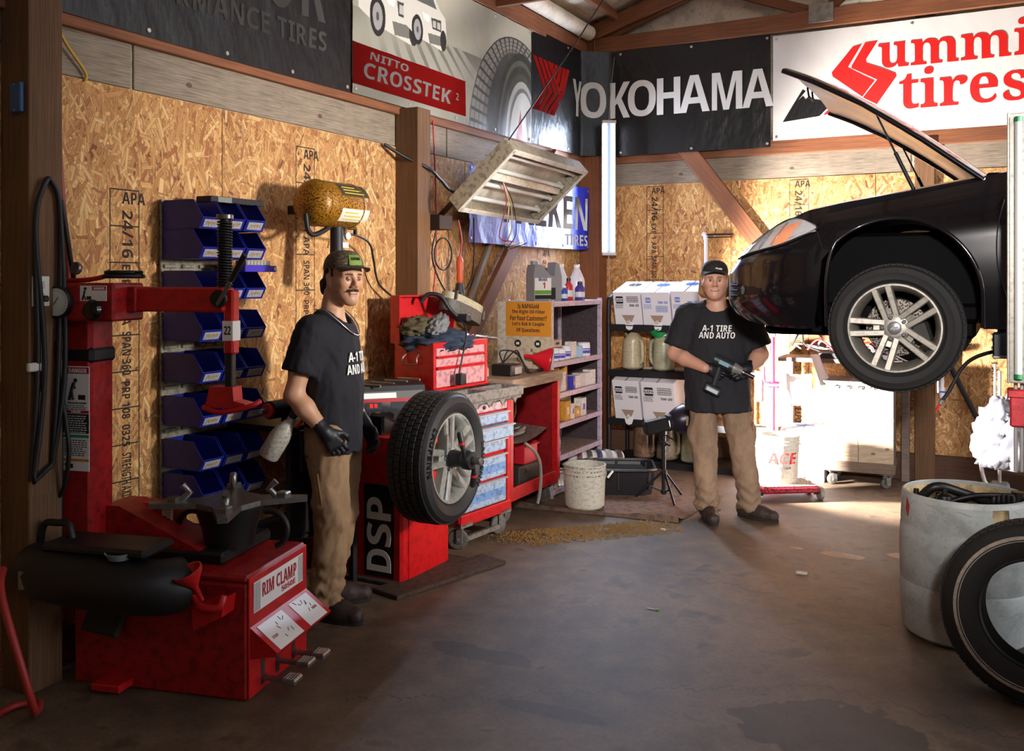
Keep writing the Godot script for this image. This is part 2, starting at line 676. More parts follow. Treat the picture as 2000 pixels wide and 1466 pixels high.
	for i in 4:
		var z0 := 2.5 - i * 2.75
		part(wl, "wall_board", MB.new().box(V(WX - 0.012, 2.64, z0 - 1.37), V(0.012, 0.21, 2.735), 0.002), grey)
	trim("girt", V(WX + 0.01, 2.81, 2.4), V(WX + 0.01, 2.81, WZ), 0.045, 0.14, red)
	trim("girt", V(WX + 0.0, 0.07, 2.4), V(WX + 0.0, 0.07, WZ), 0.04, 0.14, red)
	trim("top_plate", V(WX + 0.02, 3.83, 2.4), V(WX + 0.02, 3.83, WZ), 0.06, 0.16, red)
	for z in [1.2, -2.42, -5.17]:
		trim("post", V(WX + 0.09, 0, z), V(WX + 0.09, 2.78 if z < -4 else 3.75, z), 0.15, 0.18, post, Vector3.RIGHT)
	trim("post", V(WX + 0.1, 0, WZ + 0.1), V(WX + 0.1, 2.82, WZ + 0.1), 0.2, 0.2, red, Vector3.RIGHT)
	trim("post", V(WX + 0.07, 3.7, WZ + 0.07), V(WX + 0.07, 4.2, WZ + 0.07), 0.12, 0.12, red, Vector3.RIGHT)
	trim("brace", V(WX + 0.06, 2.75, -7.47), V(WX + 0.06, 0.9, -5.66), 0.045, 0.13, red, Vector3.UP)
	trim("brace", V(WX + 0.03, 2.2, -6.52), V(WX + 0.03, 1.3, -5.88), 0.03, 0.05, grey, Vector3.UP)
	var wb := struct("wall_back", MB.new().box(V(1.0, 2.6, WZ - 0.17), V(9.6, 5.4, 0.3), 0.0), siding)
	var sx := [WX, -2.2, -0.98, 0.24, 1.46, 2.68, 3.9, 5.0]
	for i in sx.size() - 1:
		part(wb, "osb_panel", MB.new().box(V((sx[i] + sx[i + 1]) / 2, 1.275, WZ - 0.008), V(sx[i + 1] - sx[i] - 0.004, 2.51, 0.016), 0.002), osbs[(i + 1) % 3])
	for i in 3:
		part(wb, "wall_board", MB.new().box(V(WX + 1.45 + i * 2.9, 2.64, WZ - 0.012), V(2.88, 0.21, 0.012), 0.002), grey)
	trim("girt", V(WX, 2.81, WZ + 0.01), V(5, 2.81, WZ + 0.01), 0.045, 0.14, red)
	trim("baseboard", V(WX, 0.11, WZ + 0.02), V(5, 0.11, WZ + 0.02), 0.04, 0.22, wood_mat("dark_lumber", "6a452f"))
	trim("brace", V(-2.72, 3.0, WZ + 0.06), V(-0.9, 0.6, WZ + 0.06), 0.045, 0.15, red, Vector3.UP)
	for x in [-0.6, 2.4]:
		trim("post", V(x, 0, WZ + 0.03), V(x, 2.78, WZ + 0.03), 0.15, 0.06, post, Vector3.BACK)
		trim("post", V(x, 3.79, WZ + 0.02), V(x, 4.6, WZ + 0.02), 0.15, 0.03, post, Vector3.BACK)
	var pvc := mat("pvc_pipe", "e4dfe6", 0.35)
	var pp := part(wb, "pipe", MB.new().tube([V(-2.42, 2.02, WZ + 0.03), V(-2.42, 1.2, WZ + 0.03)], 0.018, 10), pvc)
	part(pp, "elbow", MB.new().tube(smooth([V(-2.42, 2.0, WZ + 0.03), V(-2.425, 2.04, WZ + 0.03), V(-2.45, 2.06, WZ + 0.03)]), 0.023, 10), pvc)
	part(wb, "bracket", MB.new().box(V(-2.3, 2.05, WZ + 0.03), V(0.24, 0.012, 0.03), 0.001), mat("black_steel", "1b1a1c", 0.5, 0.6))
	part(wb, "bracket", MB.new().box(V(-2.3, 2.025, WZ + 0.03), V(0.24, 0.008, 0.03), 0.001), M["black_steel"])
	var wr := struct("wall_right", MB.new().box(V(4.85, 2.6, -7.95), V(0.3, 5.4, 1.0), 0.0).box(V(4.85, 2.6, -0.35), V(0.3, 5.4, 6.1), 0.0).box(V(4.85, 4.3, -5.4), V(0.3, 2.0, 4.2), 0.0), siding)
	lumber(wr, "door_jamb", V(4.7, 0, -7.42), V(4.7, 3.3, -7.42), 0.04, 0.14, red, Vector3.RIGHT)
	lumber(wr, "door_jamb", V(4.7, 0, -3.43), V(4.7, 3.3, -3.43), 0.04, 0.14, red, Vector3.RIGHT)
	struct("wall_front", MB.new().box(V(0.6, 2.6, 2.6), V(9.0, 5.4, 0.3), 0.0), siding)
	var lining := mat("white_lining", "e6dccb", 0.8, 0.0, "grime", 0.3)
	var sl := 0.30
	var roof_y := func(x: float) -> float: return 3.98 + (x - WX) * sl
	var cb := MB.new()
	cb.grid(func(u: float, v: float) -> Vector3:
		var x := WX - 0.1 + 8.8 * u
		var z := WZ - 0.1 + 11.0 * v
		var sag := 0.05 * absf(sin(v * 18.0 * PI)) + 0.03 * absf(sin(u * 14.0 * PI))
		return V(x, roof_y.call(x) + 0.16 - sag, z), 84, 108)
	cb.box(V(0.7, 6.9, -3.0), V(9.6, 0.2, 11.6), 0.0)
	var ce := struct("ceiling", cb, lining)
	for k in 12:
		var x := WX + 0.35 + k * 0.68
		lumber(ce, "purlin", V(x, roof_y.call(x) + 0.03, WZ), V(x, roof_y.call(x) + 0.03, 2.4), 0.04, 0.09, red, V(-sl, 1, 0))
	for z in [WZ + 0.1, -6.4, -3.9, -1.4]:
		lumber(ce, "bottom_chord", V(WX, 3.86, z), V(4.7, 3.86, z), 0.04, 0.15, red)
		lumber(ce, "top_chord", V(WX, 3.95, z + 0.04), V(4.7, 3.95 + 8.3 * sl, z + 0.04), 0.04, 0.14, red)
		var xs := [-3.5, -2.4, -1.4, -0.1, 1.3, 2.7, 4.2]
		for i in xs.size() - 1:
			var x0: float = xs[i]
			var x1: float = xs[i + 1]
			var a := V(x0, 3.9 if i % 2 == 0 else roof_y.call(x0) - 0.05, z - 0.03)
			var b := V(x1, roof_y.call(x1) - 0.05 if i % 2 == 0 else 3.9, z - 0.03)
			lumber(ce, "web", a, b, 0.035, 0.09, red)
		part(ce, "gusset_plate", MB.new().box(V(-1.4, 3.9, z + 0.03), V(0.2, 0.16, 0.004), 0.001), mat("galvanised", "9c9a94", 0.45, 0.7, "grime"))
	part(ce, "insulated_pipe", MB.new().tube([V(WX + 0.1, 3.97, 2.0), V(WX + 0.1, 3.97, WZ + 0.2)], 0.07, 14), lining)
func banner(called: String, label: String, path: Array, y0: float, y1: float, m: Material, wrinkle: float, sd: int, sag := 0.015) -> Array:
	var lens := [0.0]
	for i in path.size() - 1:
		lens.append(lens[i] + path[i].distance_to(path[i + 1]))
	var total: float = lens[-1]
	var fn := FastNoiseLite.new()
	fn.seed = sd
	fn.frequency = 1.0
	fn.fractal_octaves = 3
	var pos := func(s: float, y: float, out: float) -> Vector3:
		var i := 0
		while i < path.size() - 2 and s > lens[i + 1]:
			i += 1
		var d: Vector3 = (path[i + 1] - path[i]).normalized()
		var nn := d.cross(Vector3.UP)
		var q := (y - y0) / (y1 - y0)
		var sg := -sag * sin(PI * s / total) * (1.0 if q > 0.5 else 0.5)
		var w := wrinkle * (fn.get_noise_2d(s * 3.0, y * 1.6) + 0.45 * fn.get_noise_2d(s * 11.0 + y * 5.0, y * 3.0))
		return path[i] + d * (s - lens[i]) + Vector3.UP * (y + sg) + nn * (w + wrinkle + out)
	var b := MB.new()
	b.grid(func(u: float, v: float) -> Vector3: return pos.call(u * total, lerpf(y0, y1, v), 0.0), int(total * 34), 30)
	var th := thing(called, label, "banner")
	part(th, "vinyl_sheet", b, m)
	var gm := mat("grommet_brass", "c8c2b4", 0.35, 0.8)
	for k in 5:
		for y in [y0 + 0.03, y1 - 0.03]:
			var s := 0.03 + (total - 0.06) * k / 4.0
			var p: Vector3 = pos.call(s, y, 0.001)
			var q: Vector3 = pos.call(s, y, 0.004)
			part(th, "grommet", MB.new().cyl(p, p + (q - p).normalized() * 0.004, 0.012, 10), gm)
	return [th, pos]
func on_banner(bn: Array, called: String, m: ArrayMesh, s: float, y: float, material: Material, lift := 0.003) -> MeshInstance3D:
	var pos: Callable = bn[1]
	return part(bn[0], called, warp(m, func(p: Vector3) -> Vector3: return pos.call(s + p.x, y + p.y, p.z + lift)), material)
func flat_poly(pts: Array, depth := 0.0012) -> ArrayMesh:
	return MB.new().prism(pts, -depth / 2, depth / 2).mesh()
func build_banners() -> void:
	var white := mat("print_white", "e9e7e2", 0.4)
	var redp := mat("print_red", "d81f1c", 0.4)
	var black := mat("vinyl_black", "0d0c0e", 0.4)
	var xw := WX + 0.035
	var W0 := 256
	var nz := FastNoiseLite.new()
	nz.seed = 6
	nz.frequency = 0.02
	nz.fractal_octaves = 4
	var cr := nz.get_seamless_image(W0, W0)
	cr.bump_map_to_normal_map(5.0)
	var crinkle := ImageTexture.create_from_image(cr)
	var creased := func(m: StandardMaterial3D) -> void:
		m.normal_enabled = true
		m.normal_texture = crinkle
		m.normal_scale = 0.28
		m.uv1_scale = V(9, 1.3, 1)
	creased.call(black)
	var b1 := banner("tire_banner", "black vinyl banner with large white lettering above the blue parts bins", [V(xw, 0, -2.52), V(xw, 0, -4.56)], 2.79, 3.75, black, 0.007, 3)
	on_banner(b1, "lettering", letters("ANKOOK", 1.6, 0.42 ), 0.2, 3.16, white)
	on_banner(b1, "lettering", letters("PERFORMANCE TIRES", 1.62, 0.115), 0.19, 2.99, white)
	var W := 720
	var H := 280
	var px := PackedInt32Array()
	px.resize(W * H)
	for y in H:
		for x in W:
			var k := float(y) / H
			var g := 172.0 - 40.0 * k + 10.0 * sin(x * 0.02 + y * 0.05)
			if y > 120:
				g = 128.0 - 20.0 * sin((x + y * 2.0) * 0.013)
			px[y * W + x] = pack(g, g * 0.99, g * 0.9)
	for k in 9:
		fill_poly(px, W, H, v2([40 + k * 40, 118, 60 + k * 40, 118, 90 + k * 52, 190, 60 + k * 50, 190]), Color8(150, 149, 138))
	for s in [[0.0, 0.0, 1.25], [150.0, 18.0, 1.0]]:
		var ox: float = s[0]
		var oy: float = s[1]
		var k: float = s[2]
		var T := func(l: Array) -> Array:
			var o := []
			for p in v2(l):
				o.append(Vector2(ox, oy) + p * k)
			return o
		fill_poly(px, W, H, T.call([12, 62, 20, 40, 60, 10, 118, 8, 146, 40, 168, 52, 172, 108, 150, 122, 60, 112, 14, 96]), Color8(206, 204, 194))
		fill_poly(px, W, H, T.call([50, 40, 72, 16, 112, 14, 134, 40]), Color8(92, 94, 92))
		fill_poly(px, W, H, T.call([112, 62, 150, 60, 150, 84, 116, 84]), Color8(70, 70, 68))
		fill_poly(px, W, H, T.call([118, 66, 130, 66, 130, 80, 118, 80]), Color8(180, 180, 172))
		fill_poly(px, W, H, T.call([134, 66, 147, 66, 147, 80, 134, 80]), Color8(180, 180, 172))
		fill_poly(px, W, H, T.call([80, 58, 106, 60, 104, 74, 88, 72]), Color8(232, 232, 226))
		fill_poly(px, W, H, T.call([100, 96, 164, 92, 160, 112, 106, 116]), Color8(112, 112, 106))
		for e in [[62, 98, 20, 30, 40], [62, 98, 13, 21, 150], [62, 98, 4, 7, 80], [158, 100, 12, 22, 45]]:
			var pts := []
			for p in ell(e[0], e[1], e[2], e[3]):
				pts.append(Vector2(ox, oy) + p * k)
			fill_poly(px, W, H, pts, Color8(e[4], e[4], e[4]))
	fill_poly(px, W, H, ell(640, 300, 225, 262, 180, 360), Color8(70, 70, 66))
	for k in 26:
		var a := 183.0 + k * 6.0
		for r in 4:
			var q := ell(640 - r * 3, 300, 222 - r * 22, 258 - r * 9, a, a + 4.2, 3)
			var q2 := ell(640 - r * 3, 300, 205 - r * 22, 251 - r * 9, a, a + 4.2, 3)
			q2.reverse()
			fill_poly(px, W, H, q + q2, Color8(132, 130, 122) if r < 3 else Color8(112, 110, 104))
	for e in [[668, 132, 236, 58], [668, 122, 218, 86], [668, 112, 205, 62], [670, 100, 186, 78], [672, 88, 168, 176], [674, 78, 152, 120], [676, 70, 142, 205]]:
		fill_poly(px, W, H, ell(e[0], 305, e[1], e[2], 180, 360), Color8(e[3], e[3], e[3] - 8))
	fill_poly(px, W, H, v2([640, 280, 662, 205, 676, 280]), Color8(176, 70, 52))
	fill_poly(px, W, H, v2([700, 280, 690, 210, 716, 190, 720, 280]), Color8(120, 118, 112))
	var nm := print_mat("vehicle_print", px, W, H)
	var b2 := banner("tire_banner", "printed banner with pale vehicles, a big tire and a red strip", [V(xw + 0.01, 0, -4.57), V(xw + 0.01, 0, -6.99)], 2.79, 3.74, nm, 0.006, 9, 0.0)
	on_banner(b2, "red_strip", MB.new().grid(func(u: float, v: float) -> Vector3: return V(1.34 * u, 0.26 * v, 0.0), 24, 5).mesh(), 0.0, 2.85, redp, 0.004)
	on_banner(b2, "lettering", letters("NITTO", 0.42, 0.05, null, 0.25), 0.17, 3.03, white, 0.007)
	on_banner(b2, "lettering", letters("CROSSTEK", 1.02, 0.1, null, 0.15), 0.1, 2.905, white, 0.007)
	on_banner(b2, "lettering", letters("2", 0.035, 0.05), 1.2, 2.95, white, 0.007)
	var b3 := banner("tire_banner", "black banner turning the corner, red striped emblem and white capitals", [V(xw, 0, -7.0), V(xw + 0.03, 0, -7.98), V(-3.31, 0, -8.17), V(-1.83, 0, -8.225)], 2.8, 3.78, black, 0.006, 5, 0.0)
	var word := "YOKOHAMA"
	var spots := [[0.80, 0.19], [0.97, 0.26], [1.27, 0.20], [1.45, 0.27], [1.73, 0.22], [1.94, 0.28], [2.24, 0.27], [2.51, 0.27]]
	for i in 8:
		on_banner(b3, "letter", letters(word[i], spots[i][1], 0.335), spots[i][0], 3.155, white)
	on_banner(b3, "registered_mark", letters("R", 0.03, 0.04), 2.805, 3.175, white)
	var ring := []
	for p in ell(0, 0, 0.035, 0.035, 0, 352):
		ring.append(p)
	for p in ell(0, 0, 0.03, 0.03, 352, 0):
		ring.append(p)
	on_banner(b3, "registered_mark", flat_poly(ring), 2.82, 3.195, white)
	var bar := func(p: Array) -> void:
		var l := []
		var r := []
		for q in v2(p):
			l.append(Vector2(q.x * 0.74, q.y * 0.46))
			r.append(Vector2((q.x + 0.085) * 0.74, q.y * 0.46))
		r.reverse()
		on_banner(b3, "emblem_stripe", flat_poly(l + r), 0.02, 3.09, redp)
	for k in 4:
		bar.call([0.02 + k * 0.12, 1.0, 0.29 + k * 0.125, 0.43, 0.0 + k * 0.12, 0.0])
	bar.call([0.88, 1.0, 0.73, 0.48, 0.47, 0.0])
	for k in 4:
		bar.call([0.47 + k * 0.105, 1.0, 0.44 + k * 0.075, 0.86 - k * 0.11])
	var vin := mat("vinyl_white", "e8e4de", 0.33)
	var b4 := banner("tire_banner", "white banner with large red lettering and a mountain emblem", [V(-1.81, 0, -8.222), V(2.6, 0, -8.222)], 2.85, 3.76, vin, 0.004, 8, 0.0)
	on_banner(b4, "lettering", letters("ummit", 1.26, 0.29, font_serif), 0.86, 3.385, redp)
	on_banner(b4, "lettering", letters("tires", 0.92, 0.33, font_serif), 1.02, 3.035, redp)
	var P := func(l: Array) -> Array:
		var o := []
		for q in v2(l):
			o.append(Vector2((q.x - 650) / 660.0 * 0.943, (690 - q.y) / 450.0 * 0.618))
		return o
	on_banner(b4, "emblem", flat_poly(P.call([1058, 255, 1108, 245, 1030, 378, 1178, 474, 1110, 565, 945, 425, 940, 400])), 0.077, 2.995, redp)
	on_banner(b4, "emblem", flat_poly(P.call([1125, 240, 1195, 235, 1130, 342, 1134, 362, 1290, 440, 1296, 460, 1190, 618, 1113, 570, 1192, 470, 1050, 384, 1052, 370])), 0.077, 2.995, redp)
	on_banner(b4, "emblem", flat_poly(P.call([890, 658, 962, 585, 1045, 640])), 0.077, 2.995, redp)
	on_banner(b4, "emblem", flat_poly(P.call([655, 682, 772, 488, 790, 500, 745, 552, 775, 528, 790, 550, 812, 530, 826, 552, 950, 582, 870, 662])), 0.077, 2.995, black)
	var blue := mat("vinyl_blue", "1b2fae", 0.3)
	creased.call(blue)
	var b5 := banner("tire_banner", "blue shiny banner with white capitals behind the hanging troffer lamp", [V(WX + 0.1, 0, -5.87), V(WX + 0.1, 0, -8.08)], 1.92, 2.5, blue, 0.007, 13, 0.01)
	on_banner(b5, "lettering", letters("FALKEN", 1.62, 0.3), 0.55, 2.1, white)
	on_banner(b5, "lettering", letters("TIRES", 0.5, 0.1), 1.68, 1.955, white)
	on_banner(b5, "round_emblem", flat_poly(ell(0, 0, 0.13, 0.13)), 0.25, 2.3, white)
	on_banner(b5, "round_emblem", flat_poly(ell(0, 0, 0.06, 0.06)), 0.27, 2.3, redp, 0.006)
func tire_parts(parent: Node, Ro: float, w: float, rb: float, m: Material, ribs := 5, sip := 64) -> MeshInstance3D:
	var h := w / 2
	var P := func(l: Array) -> Array: return v2(l)
	var prof: Array = P.call([rb, -h * 0.72, rb + 0.006, -h * 0.84, rb + 0.012, -h * 0.82, rb + (Ro - rb) * 0.25, -h * 0.97, rb + (Ro - rb) * 0.5, -h, rb + (Ro - rb) * 0.54, -h - 0.002, rb + (Ro - rb) * 0.6, -h * 0.99, rb + (Ro - rb) * 0.8, -h * 0.93, Ro - 0.016, -h * 0.84, Ro - 0.009, -h * 0.74, Ro - 0.007, 0])
	var up := []
	for p in prof:
		up.append(Vector2(p.x, -p.y))
	up.reverse()
	up.remove_at(0)
	var b := MB.new()
	b.lathe(prof + up + [Vector2(Ro - 0.02, h * 0.6), Vector2(Ro - 0.02, -h * 0.6), Vector2(rb, -h * 0.72)], 72)
	var o := part(parent, "tire", b, m)
	var tr := MB.new()
	for r in ribs:
		var y := (r - (ribs - 1) / 2.0) * (w * 0.80 / ribs)
		var rw := w * 0.80 / ribs * 0.78
		for k in sip:
			var a := TAU * (k + 0.5 * (r % 2)) / sip
			tr.xf = Transform3D(Basis(Vector3.UP, a) * Basis(Vector3.BACK, 0.0), Vector3.ZERO)
			var off := 0.0 if absf(r - (ribs - 1) / 2.0) < 1.6 else 0.004
			tr.box(V(Ro - 0.006 - off, y, 0), V(0.012, rw, TAU * Ro / sip * 0.88), 0.0015)
	part(o, "tread", tr, m)
	return o
func beam(b: MB, pa: Vector3, pb: Vector3, side: Vector3, up: Vector3, w0: float, h0: float, w1: float, h1: float, ch := 0.3) -> void:
	var ring := func(p: Vector3, w: float, h: float) -> Array:
		return [p - side * w / 2 - up * h, p + side * w / 2 - up * h, p + side * w / 2 - up * h * ch * 0.6, p + side * w / 2 * (1.0 - ch), p - side * w / 2 * (1.0 - ch), p - side * w / 2 - up * h * ch * 0.6]
	var A: Array = ring.call(pa, w0, h0)
	var B: Array = ring.call(pb, w1, h1)
	var flip: bool = (B[0] - A[0]).cross(side).dot(up) > 0.0
	for i in 6:
		var j := (i + 1) % 6
		if flip:
			b.poly([A[i], A[j], B[j], B[i]])
		else:
			b.poly([A[j], A[i], B[i], B[j]])
	var A2 := A.duplicate()
	var B2 := B.duplicate()
	if flip:
		A2.reverse()
	else:
		B2.reverse()
	b.poly(A2)
	b.poly(B2)
func alloy_wheel(parent: Node, alloy: Material, nuts: bool) -> void:
	var rim := MB.new()
	rim.lathe(v2([0.228, -0.095, 0.231, -0.088, 0.222, -0.08, 0.2, -0.06, 0.196, 0.03, 0.214, 0.07, 0.224, 0.084, 0.231, 0.092, 0.229, 0.1, 0.22, 0.1, 0.212, 0.09, 0.205, 0.07, 0.19, 0.03, 0.188, -0.06, 0.2, -0.085, 0.228, -0.095]), 64)
	part(parent, "rim", rim, alloy)
	var hub := MB.new()
	hub.lathe(v2([0, 0.0, 0.075, 0.0, 0.078, 0.06, 0.07, 0.076, 0.05, 0.082, 0.034, 0.084, 0.0, 0.084]), 40)
	part(parent, "hub", hub, alloy)
	var cap := MB.new()
	cap.lathe(v2([0.034, 0.082, 0.034, 0.09, 0.028, 0.094, 0, 0.095]), 28)
	var cp := part(parent, "centre_cap", cap, mat("cap_grey", "9a9a9c", 0.3, 0.7))
	part(cp, "emblem", MB.new().prism(v2([-0.02, -0.006, -0.008, -0.006, -0.006, -0.016, 0.008, -0.006, 0.02, -0.004, 0.018, 0.006, 0.006, 0.006, 0.004, 0.014, -0.01, 0.006, -0.02, 0.004]), 0.0, 0.003), mat("emblem_chrome", "d8d8d8", 0.2, 0.9)).transform = Transform3D(Basis(Vector3.RIGHT, -PI / 2), V(0, 0.0945, 0))
	var web := mat("alloy_pocket", "55565a", 0.5, 0.5)
	for k in 5:
		var a := PI / 2 + TAU * k / 5
		var rad := V(cos(a), 0, -sin(a))
		var tan := V(-sin(a), 0, -cos(a))
		for s in [-1.0, 1.0]:
			var b := MB.new()
			beam(b, rad * 0.05 + tan * s * 0.027 + Vector3.UP * 0.082, rad * 0.216 + tan * s * 0.035 + Vector3.UP * 0.099, tan, Vector3.UP, 0.032, 0.045, 0.036, 0.055)
			part(parent, "spoke", b, alloy)
		var pk := MB.new()
		beam(pk, rad * 0.06 + Vector3.UP * 0.06, rad * 0.105 + Vector3.UP * 0.068, tan, Vector3.UP, 0.045, 0.03, 0.045, 0.03)
		part(parent, "spoke_web", pk, alloy)
		var a2 := a
		var rp := V(cos(a2), 0, -sin(a2)) * 0.057
		if nuts:
			var nm := MB.new().cyl(rp + Vector3.UP * 0.076, rp + Vector3.UP * 0.1, 0.011, 6)
			part(parent, "lug_nut", nm, mat("lug_chrome", "77777a", 0.25, 0.9))
		else:
			part(parent, "lug_hole", MB.new().cyl(rp + Vector3.UP * 0.076, rp + Vector3.UP * 0.0855, 0.012, 14), mat("bolt_seat", "77797c", 0.5, 0.5))
func arc_text(s: String, r: float, hgt: float, deg: float, centre_deg: float, y: float, inward := false) -> ArrayMesh:
	var w := deg_to_rad(deg) * r
	var m := letters(s, w, hgt, null, 0.0, 0.002)
	return warp(m, func(p: Vector3) -> Vector3:
		var a := deg_to_rad(centre_deg) - (p.x - w / 2) / r
		var rr := r + p.y
		if inward:
			a = deg_to_rad(centre_deg) + (p.x - w / 2) / r
			rr = r + hgt - p.y
		return V(cos(a) * rr, y + p.z, -sin(a) * rr))
const CZ := -6.06      # centre line
const CW := 0.9        # half width
func lerp_table(t: Array, x: float) -> float:
	if x <= t[0][0]:
		return t[0][1]
	for i in t.size() - 1:
		if x <= t[i + 1][0]:
			var k: float = (x - t[i][0]) / (t[i + 1][0] - t[i][0])
			return lerpf(t[i][1], t[i + 1][1], k)
	return t[-1][1]
func car_plan(q: float) -> Array:
	var far := q > 0.5
	var t := (1.0 - q if far else q) * 2.0
	var p: Vector2
	var nrm: Vector2
	var xs := -0.80
	if t < 0.62:
		p = Vector2(lerpf(3.45, xs, t / 0.62), CW)
		nrm = Vector2(0, 1)
	else:
		var th := (t - 0.62) / 0.38 * PI / 2
		var e := 2.0 / 2.7
		var cx := pow(maxf(sin(th), 0.0), e)
		var cz := pow(maxf(cos(th), 0.0), e)
		p = Vector2(xs - 0.745 * cx, CW * cz)
		nrm = Vector2(-pow(maxf(cx, 1e-4), 1.7) / 0.745, pow(maxf(cz, 1e-4), 1.7) / CW).normalized()
	var sg := -1.0 if far else 1.0
	return [V(p.x, 0, CZ + p.y * sg), V(nrm.x, 0, nrm.y * sg)]
func car_top(x: float) -> float:
	return lerp_table([[-1.5, 1.76], [-1.42, 1.80], [-1.32, 1.875], [-1.2, 1.945], [-1.0, 2.025], [-0.75, 2.07], [-0.5, 2.107], [0.0, 2.19], [0.35, 2.235], [1.2, 2.27], [3.0, 2.29], [3.45, 2.2]], x)
func car_low(x: float) -> float:
	for wx in [-0.52, 2.29]:
		var d: float = absf(x - wx)
		if d < 0.409:
			return 1.555 + sqrt(0.409 * 0.409 - d * d)
	return lerp_table([[-1.5, 1.46], [-1.42, 1.41], [-1.3, 1.385], [-1.0, 1.375], [-0.9, 1.385], [0.0, 1.40], [3.45, 1.42]], x)
func car_skin(q: float, y: float, out := 0.0) -> Vector3:
	var pl := car_plan(q)
	var p: Vector3 = pl[0]
	var nn: Vector3 = pl[1]
	var top := car_top(p.x)
	var nose := clampf(-nn.x * 1.3, 0.0, 1.0)
	var k := clampf((y - 1.38) / (top - 1.38), 0.0, 1.0)
	var off := 0.0
	if k < 0.5:
		off = lerpf(0.05 * pow(1.0 - k / 0.5, 2.0), 0.11 * pow(maxf(0.0, 1.0 - k / 0.42), 2.0), nose)
	if k > 0.6:
		off += lerpf(0.15 * pow((k - 0.6) / 0.4, 2.0), 0.07 * pow(maxf(0.0, (k - 0.72) / 0.28), 2.0), nose)
	off += 0.012 * exp(-pow((k - 0.78) / 0.05, 2.0)) * (1.0 - nose)
	return p - nn * (off - out) + Vector3.UP * y
func build_car() -> void:
	var paint := mat("black_paint", Color(0.055, 0.055, 0.075), 0.22)
	paint.metallic = 0.3
	paint.clearcoat_enabled = true
	paint.clearcoat = 1.0
	paint.clearcoat_roughness = 0.06
	var trimb := mat("black_plastic", "070708", 0.6)
	trimb.metallic_specular = 0.15
	var rubber := mat("tire_rubber", "131314", 0.75, 0.0, "grime", 2.0)
	var glass := clear("window_glass", "1a2022", 0.55)
	var chrome := mat("reflector_chrome", "d4d4d6", 0.18, 0.45)
	var c := thing("sedan_car", "black sedan raised on the lift with its hood propped open", "car", Vector3.ZERO)
	var qs := []
	var add_q := func(x: float) -> void: qs.append(0.31 * (3.45 - x) / 4.25)
	var xs := []
	for i in 40:
		xs.append(3.45 - i * 0.11)
	for wx in [-0.52, 2.29]:
		for i in 41:
			xs.append(wx - 0.409 * cos(PI * i / 40.0))
		xs.append(wx - 0.4095)
		xs.append(wx + 0.4095)
	xs.sort()
	xs.reverse()
	for x in xs:
		if x > -0.8:
			add_q.call(x)
	for i in 33:
		qs.append(0.31 + 0.19 * i / 32.0)
	var near := qs.duplicate()
	near.reverse()
	for q in near:
		if q < 0.5:
			qs.append(1.0 - q)
	var body := MB.new()
	var rows := 22
	var rings := []
	for q in qs:
		var pl := car_plan(q)
		var x: float = pl[0].x
		var y0 := car_low(x)
		var y1 := car_top(x)
		var ring := []
		for j in rows + 1:
			var y := lerpf(y0, y1, float(j) / rows)
			var p := car_skin(q, y)
			var dy := car_skin(q, y + 0.004) - car_skin(q, y - 0.004)
			var e := 0.0015
			var dq := car_skin(clampf(q + e, 0, 1), y) - car_skin(clampf(q - e, 0, 1), y)
			ring.append(body.vert(p, dy.cross(dq) * -1.0 if dy.cross(dq).dot(pl[1]) < 0 else dy.cross(dq), Vector2(q * 10, y)))
		rings.append(ring)
	for i in rings.size() - 1:
		for j in rows:
			body.tri(rings[i][j], rings[i][j + 1], rings[i + 1][j + 1])
			body.tri(rings[i][j], rings[i + 1][j + 1], rings[i + 1][j])
	body.grid(func(u: float, v: float) -> Vector3:
		var i := int(round(u * (qs.size() - 1)))
		var q: float = qs[i]
		var pl := car_plan(q)
		var y := car_top(pl[0].x)
		return car_skin(q, y, -0.11 * v) + Vector3.UP * (0.018 * sin(v * PI * 0.5)), qs.size() - 1, 3)
	part(c, "body_shell", body, paint)
	for side in [1.0, -1.0]:
		for wx in [-0.52, 2.29]:
			var lip := []
			for i in 37:
				var a := PI * i / 36.0
				var x: float = wx - 0.409 * cos(a)
				var y := 1.555 + 0.409 * sin(a)
				var q := 0.31 * (3.45 - x) / 4.25 if x > -0.8 else 0.31 + 0.004 * (-0.8 - x) / 0.13
				var p := car_skin(q, y, 0.004)
				if side < 0:
					p.z = 2 * CZ - p.z
				lip.append(p)
			lip.push_front(lip[0] + V(0, -0.16, -0.02 * side))
			lip.append(lip[-1] + V(0, -0.15, -0.02 * side))
			part(c, "arch_lip", MB.new().tube(lip, 0.011, 8), paint)
			var ln := MB.new()
			ln.grid(func(u: float, v: float) -> Vector3:
				var a := lerpf(-0.35, PI + 0.35, u)
				return V(wx - 0.405 * cos(a), 1.555 + 0.405 * sin(a), CZ + side * (CW - 0.04 - 0.45 * v)), 24, 2)
			part(c, "arch_liner", ln, trimb)
	part(c, "underbody", MB.new().box(V(1.0, 1.47, CZ), V(4.5, 0.1, 1.3), 0.02).box(V(-0.7, 1.38, CZ), V(1.1, 0.1, 1.2), 0.02).box(V(-0.2, 1.7, CZ), V(1.9, 0.4, 1.25), 0.02), trimb)
	part(c, "subframe", MB.new().box(V(-0.52, 1.36, CZ), V(0.5, 0.08, 1.1), 0.02).tube([V(-0.5, 1.36, CZ + 0.75), V(-0.45, 1.4, CZ)], 0.03).tube([V(-0.5, 1.36, CZ - 0.75), V(-0.45, 1.4, CZ)], 0.03), mat("dark_steel", "2c2a28", 0.6, 0.5))
	var seam := mat("seam_black", "050506", 0.8)
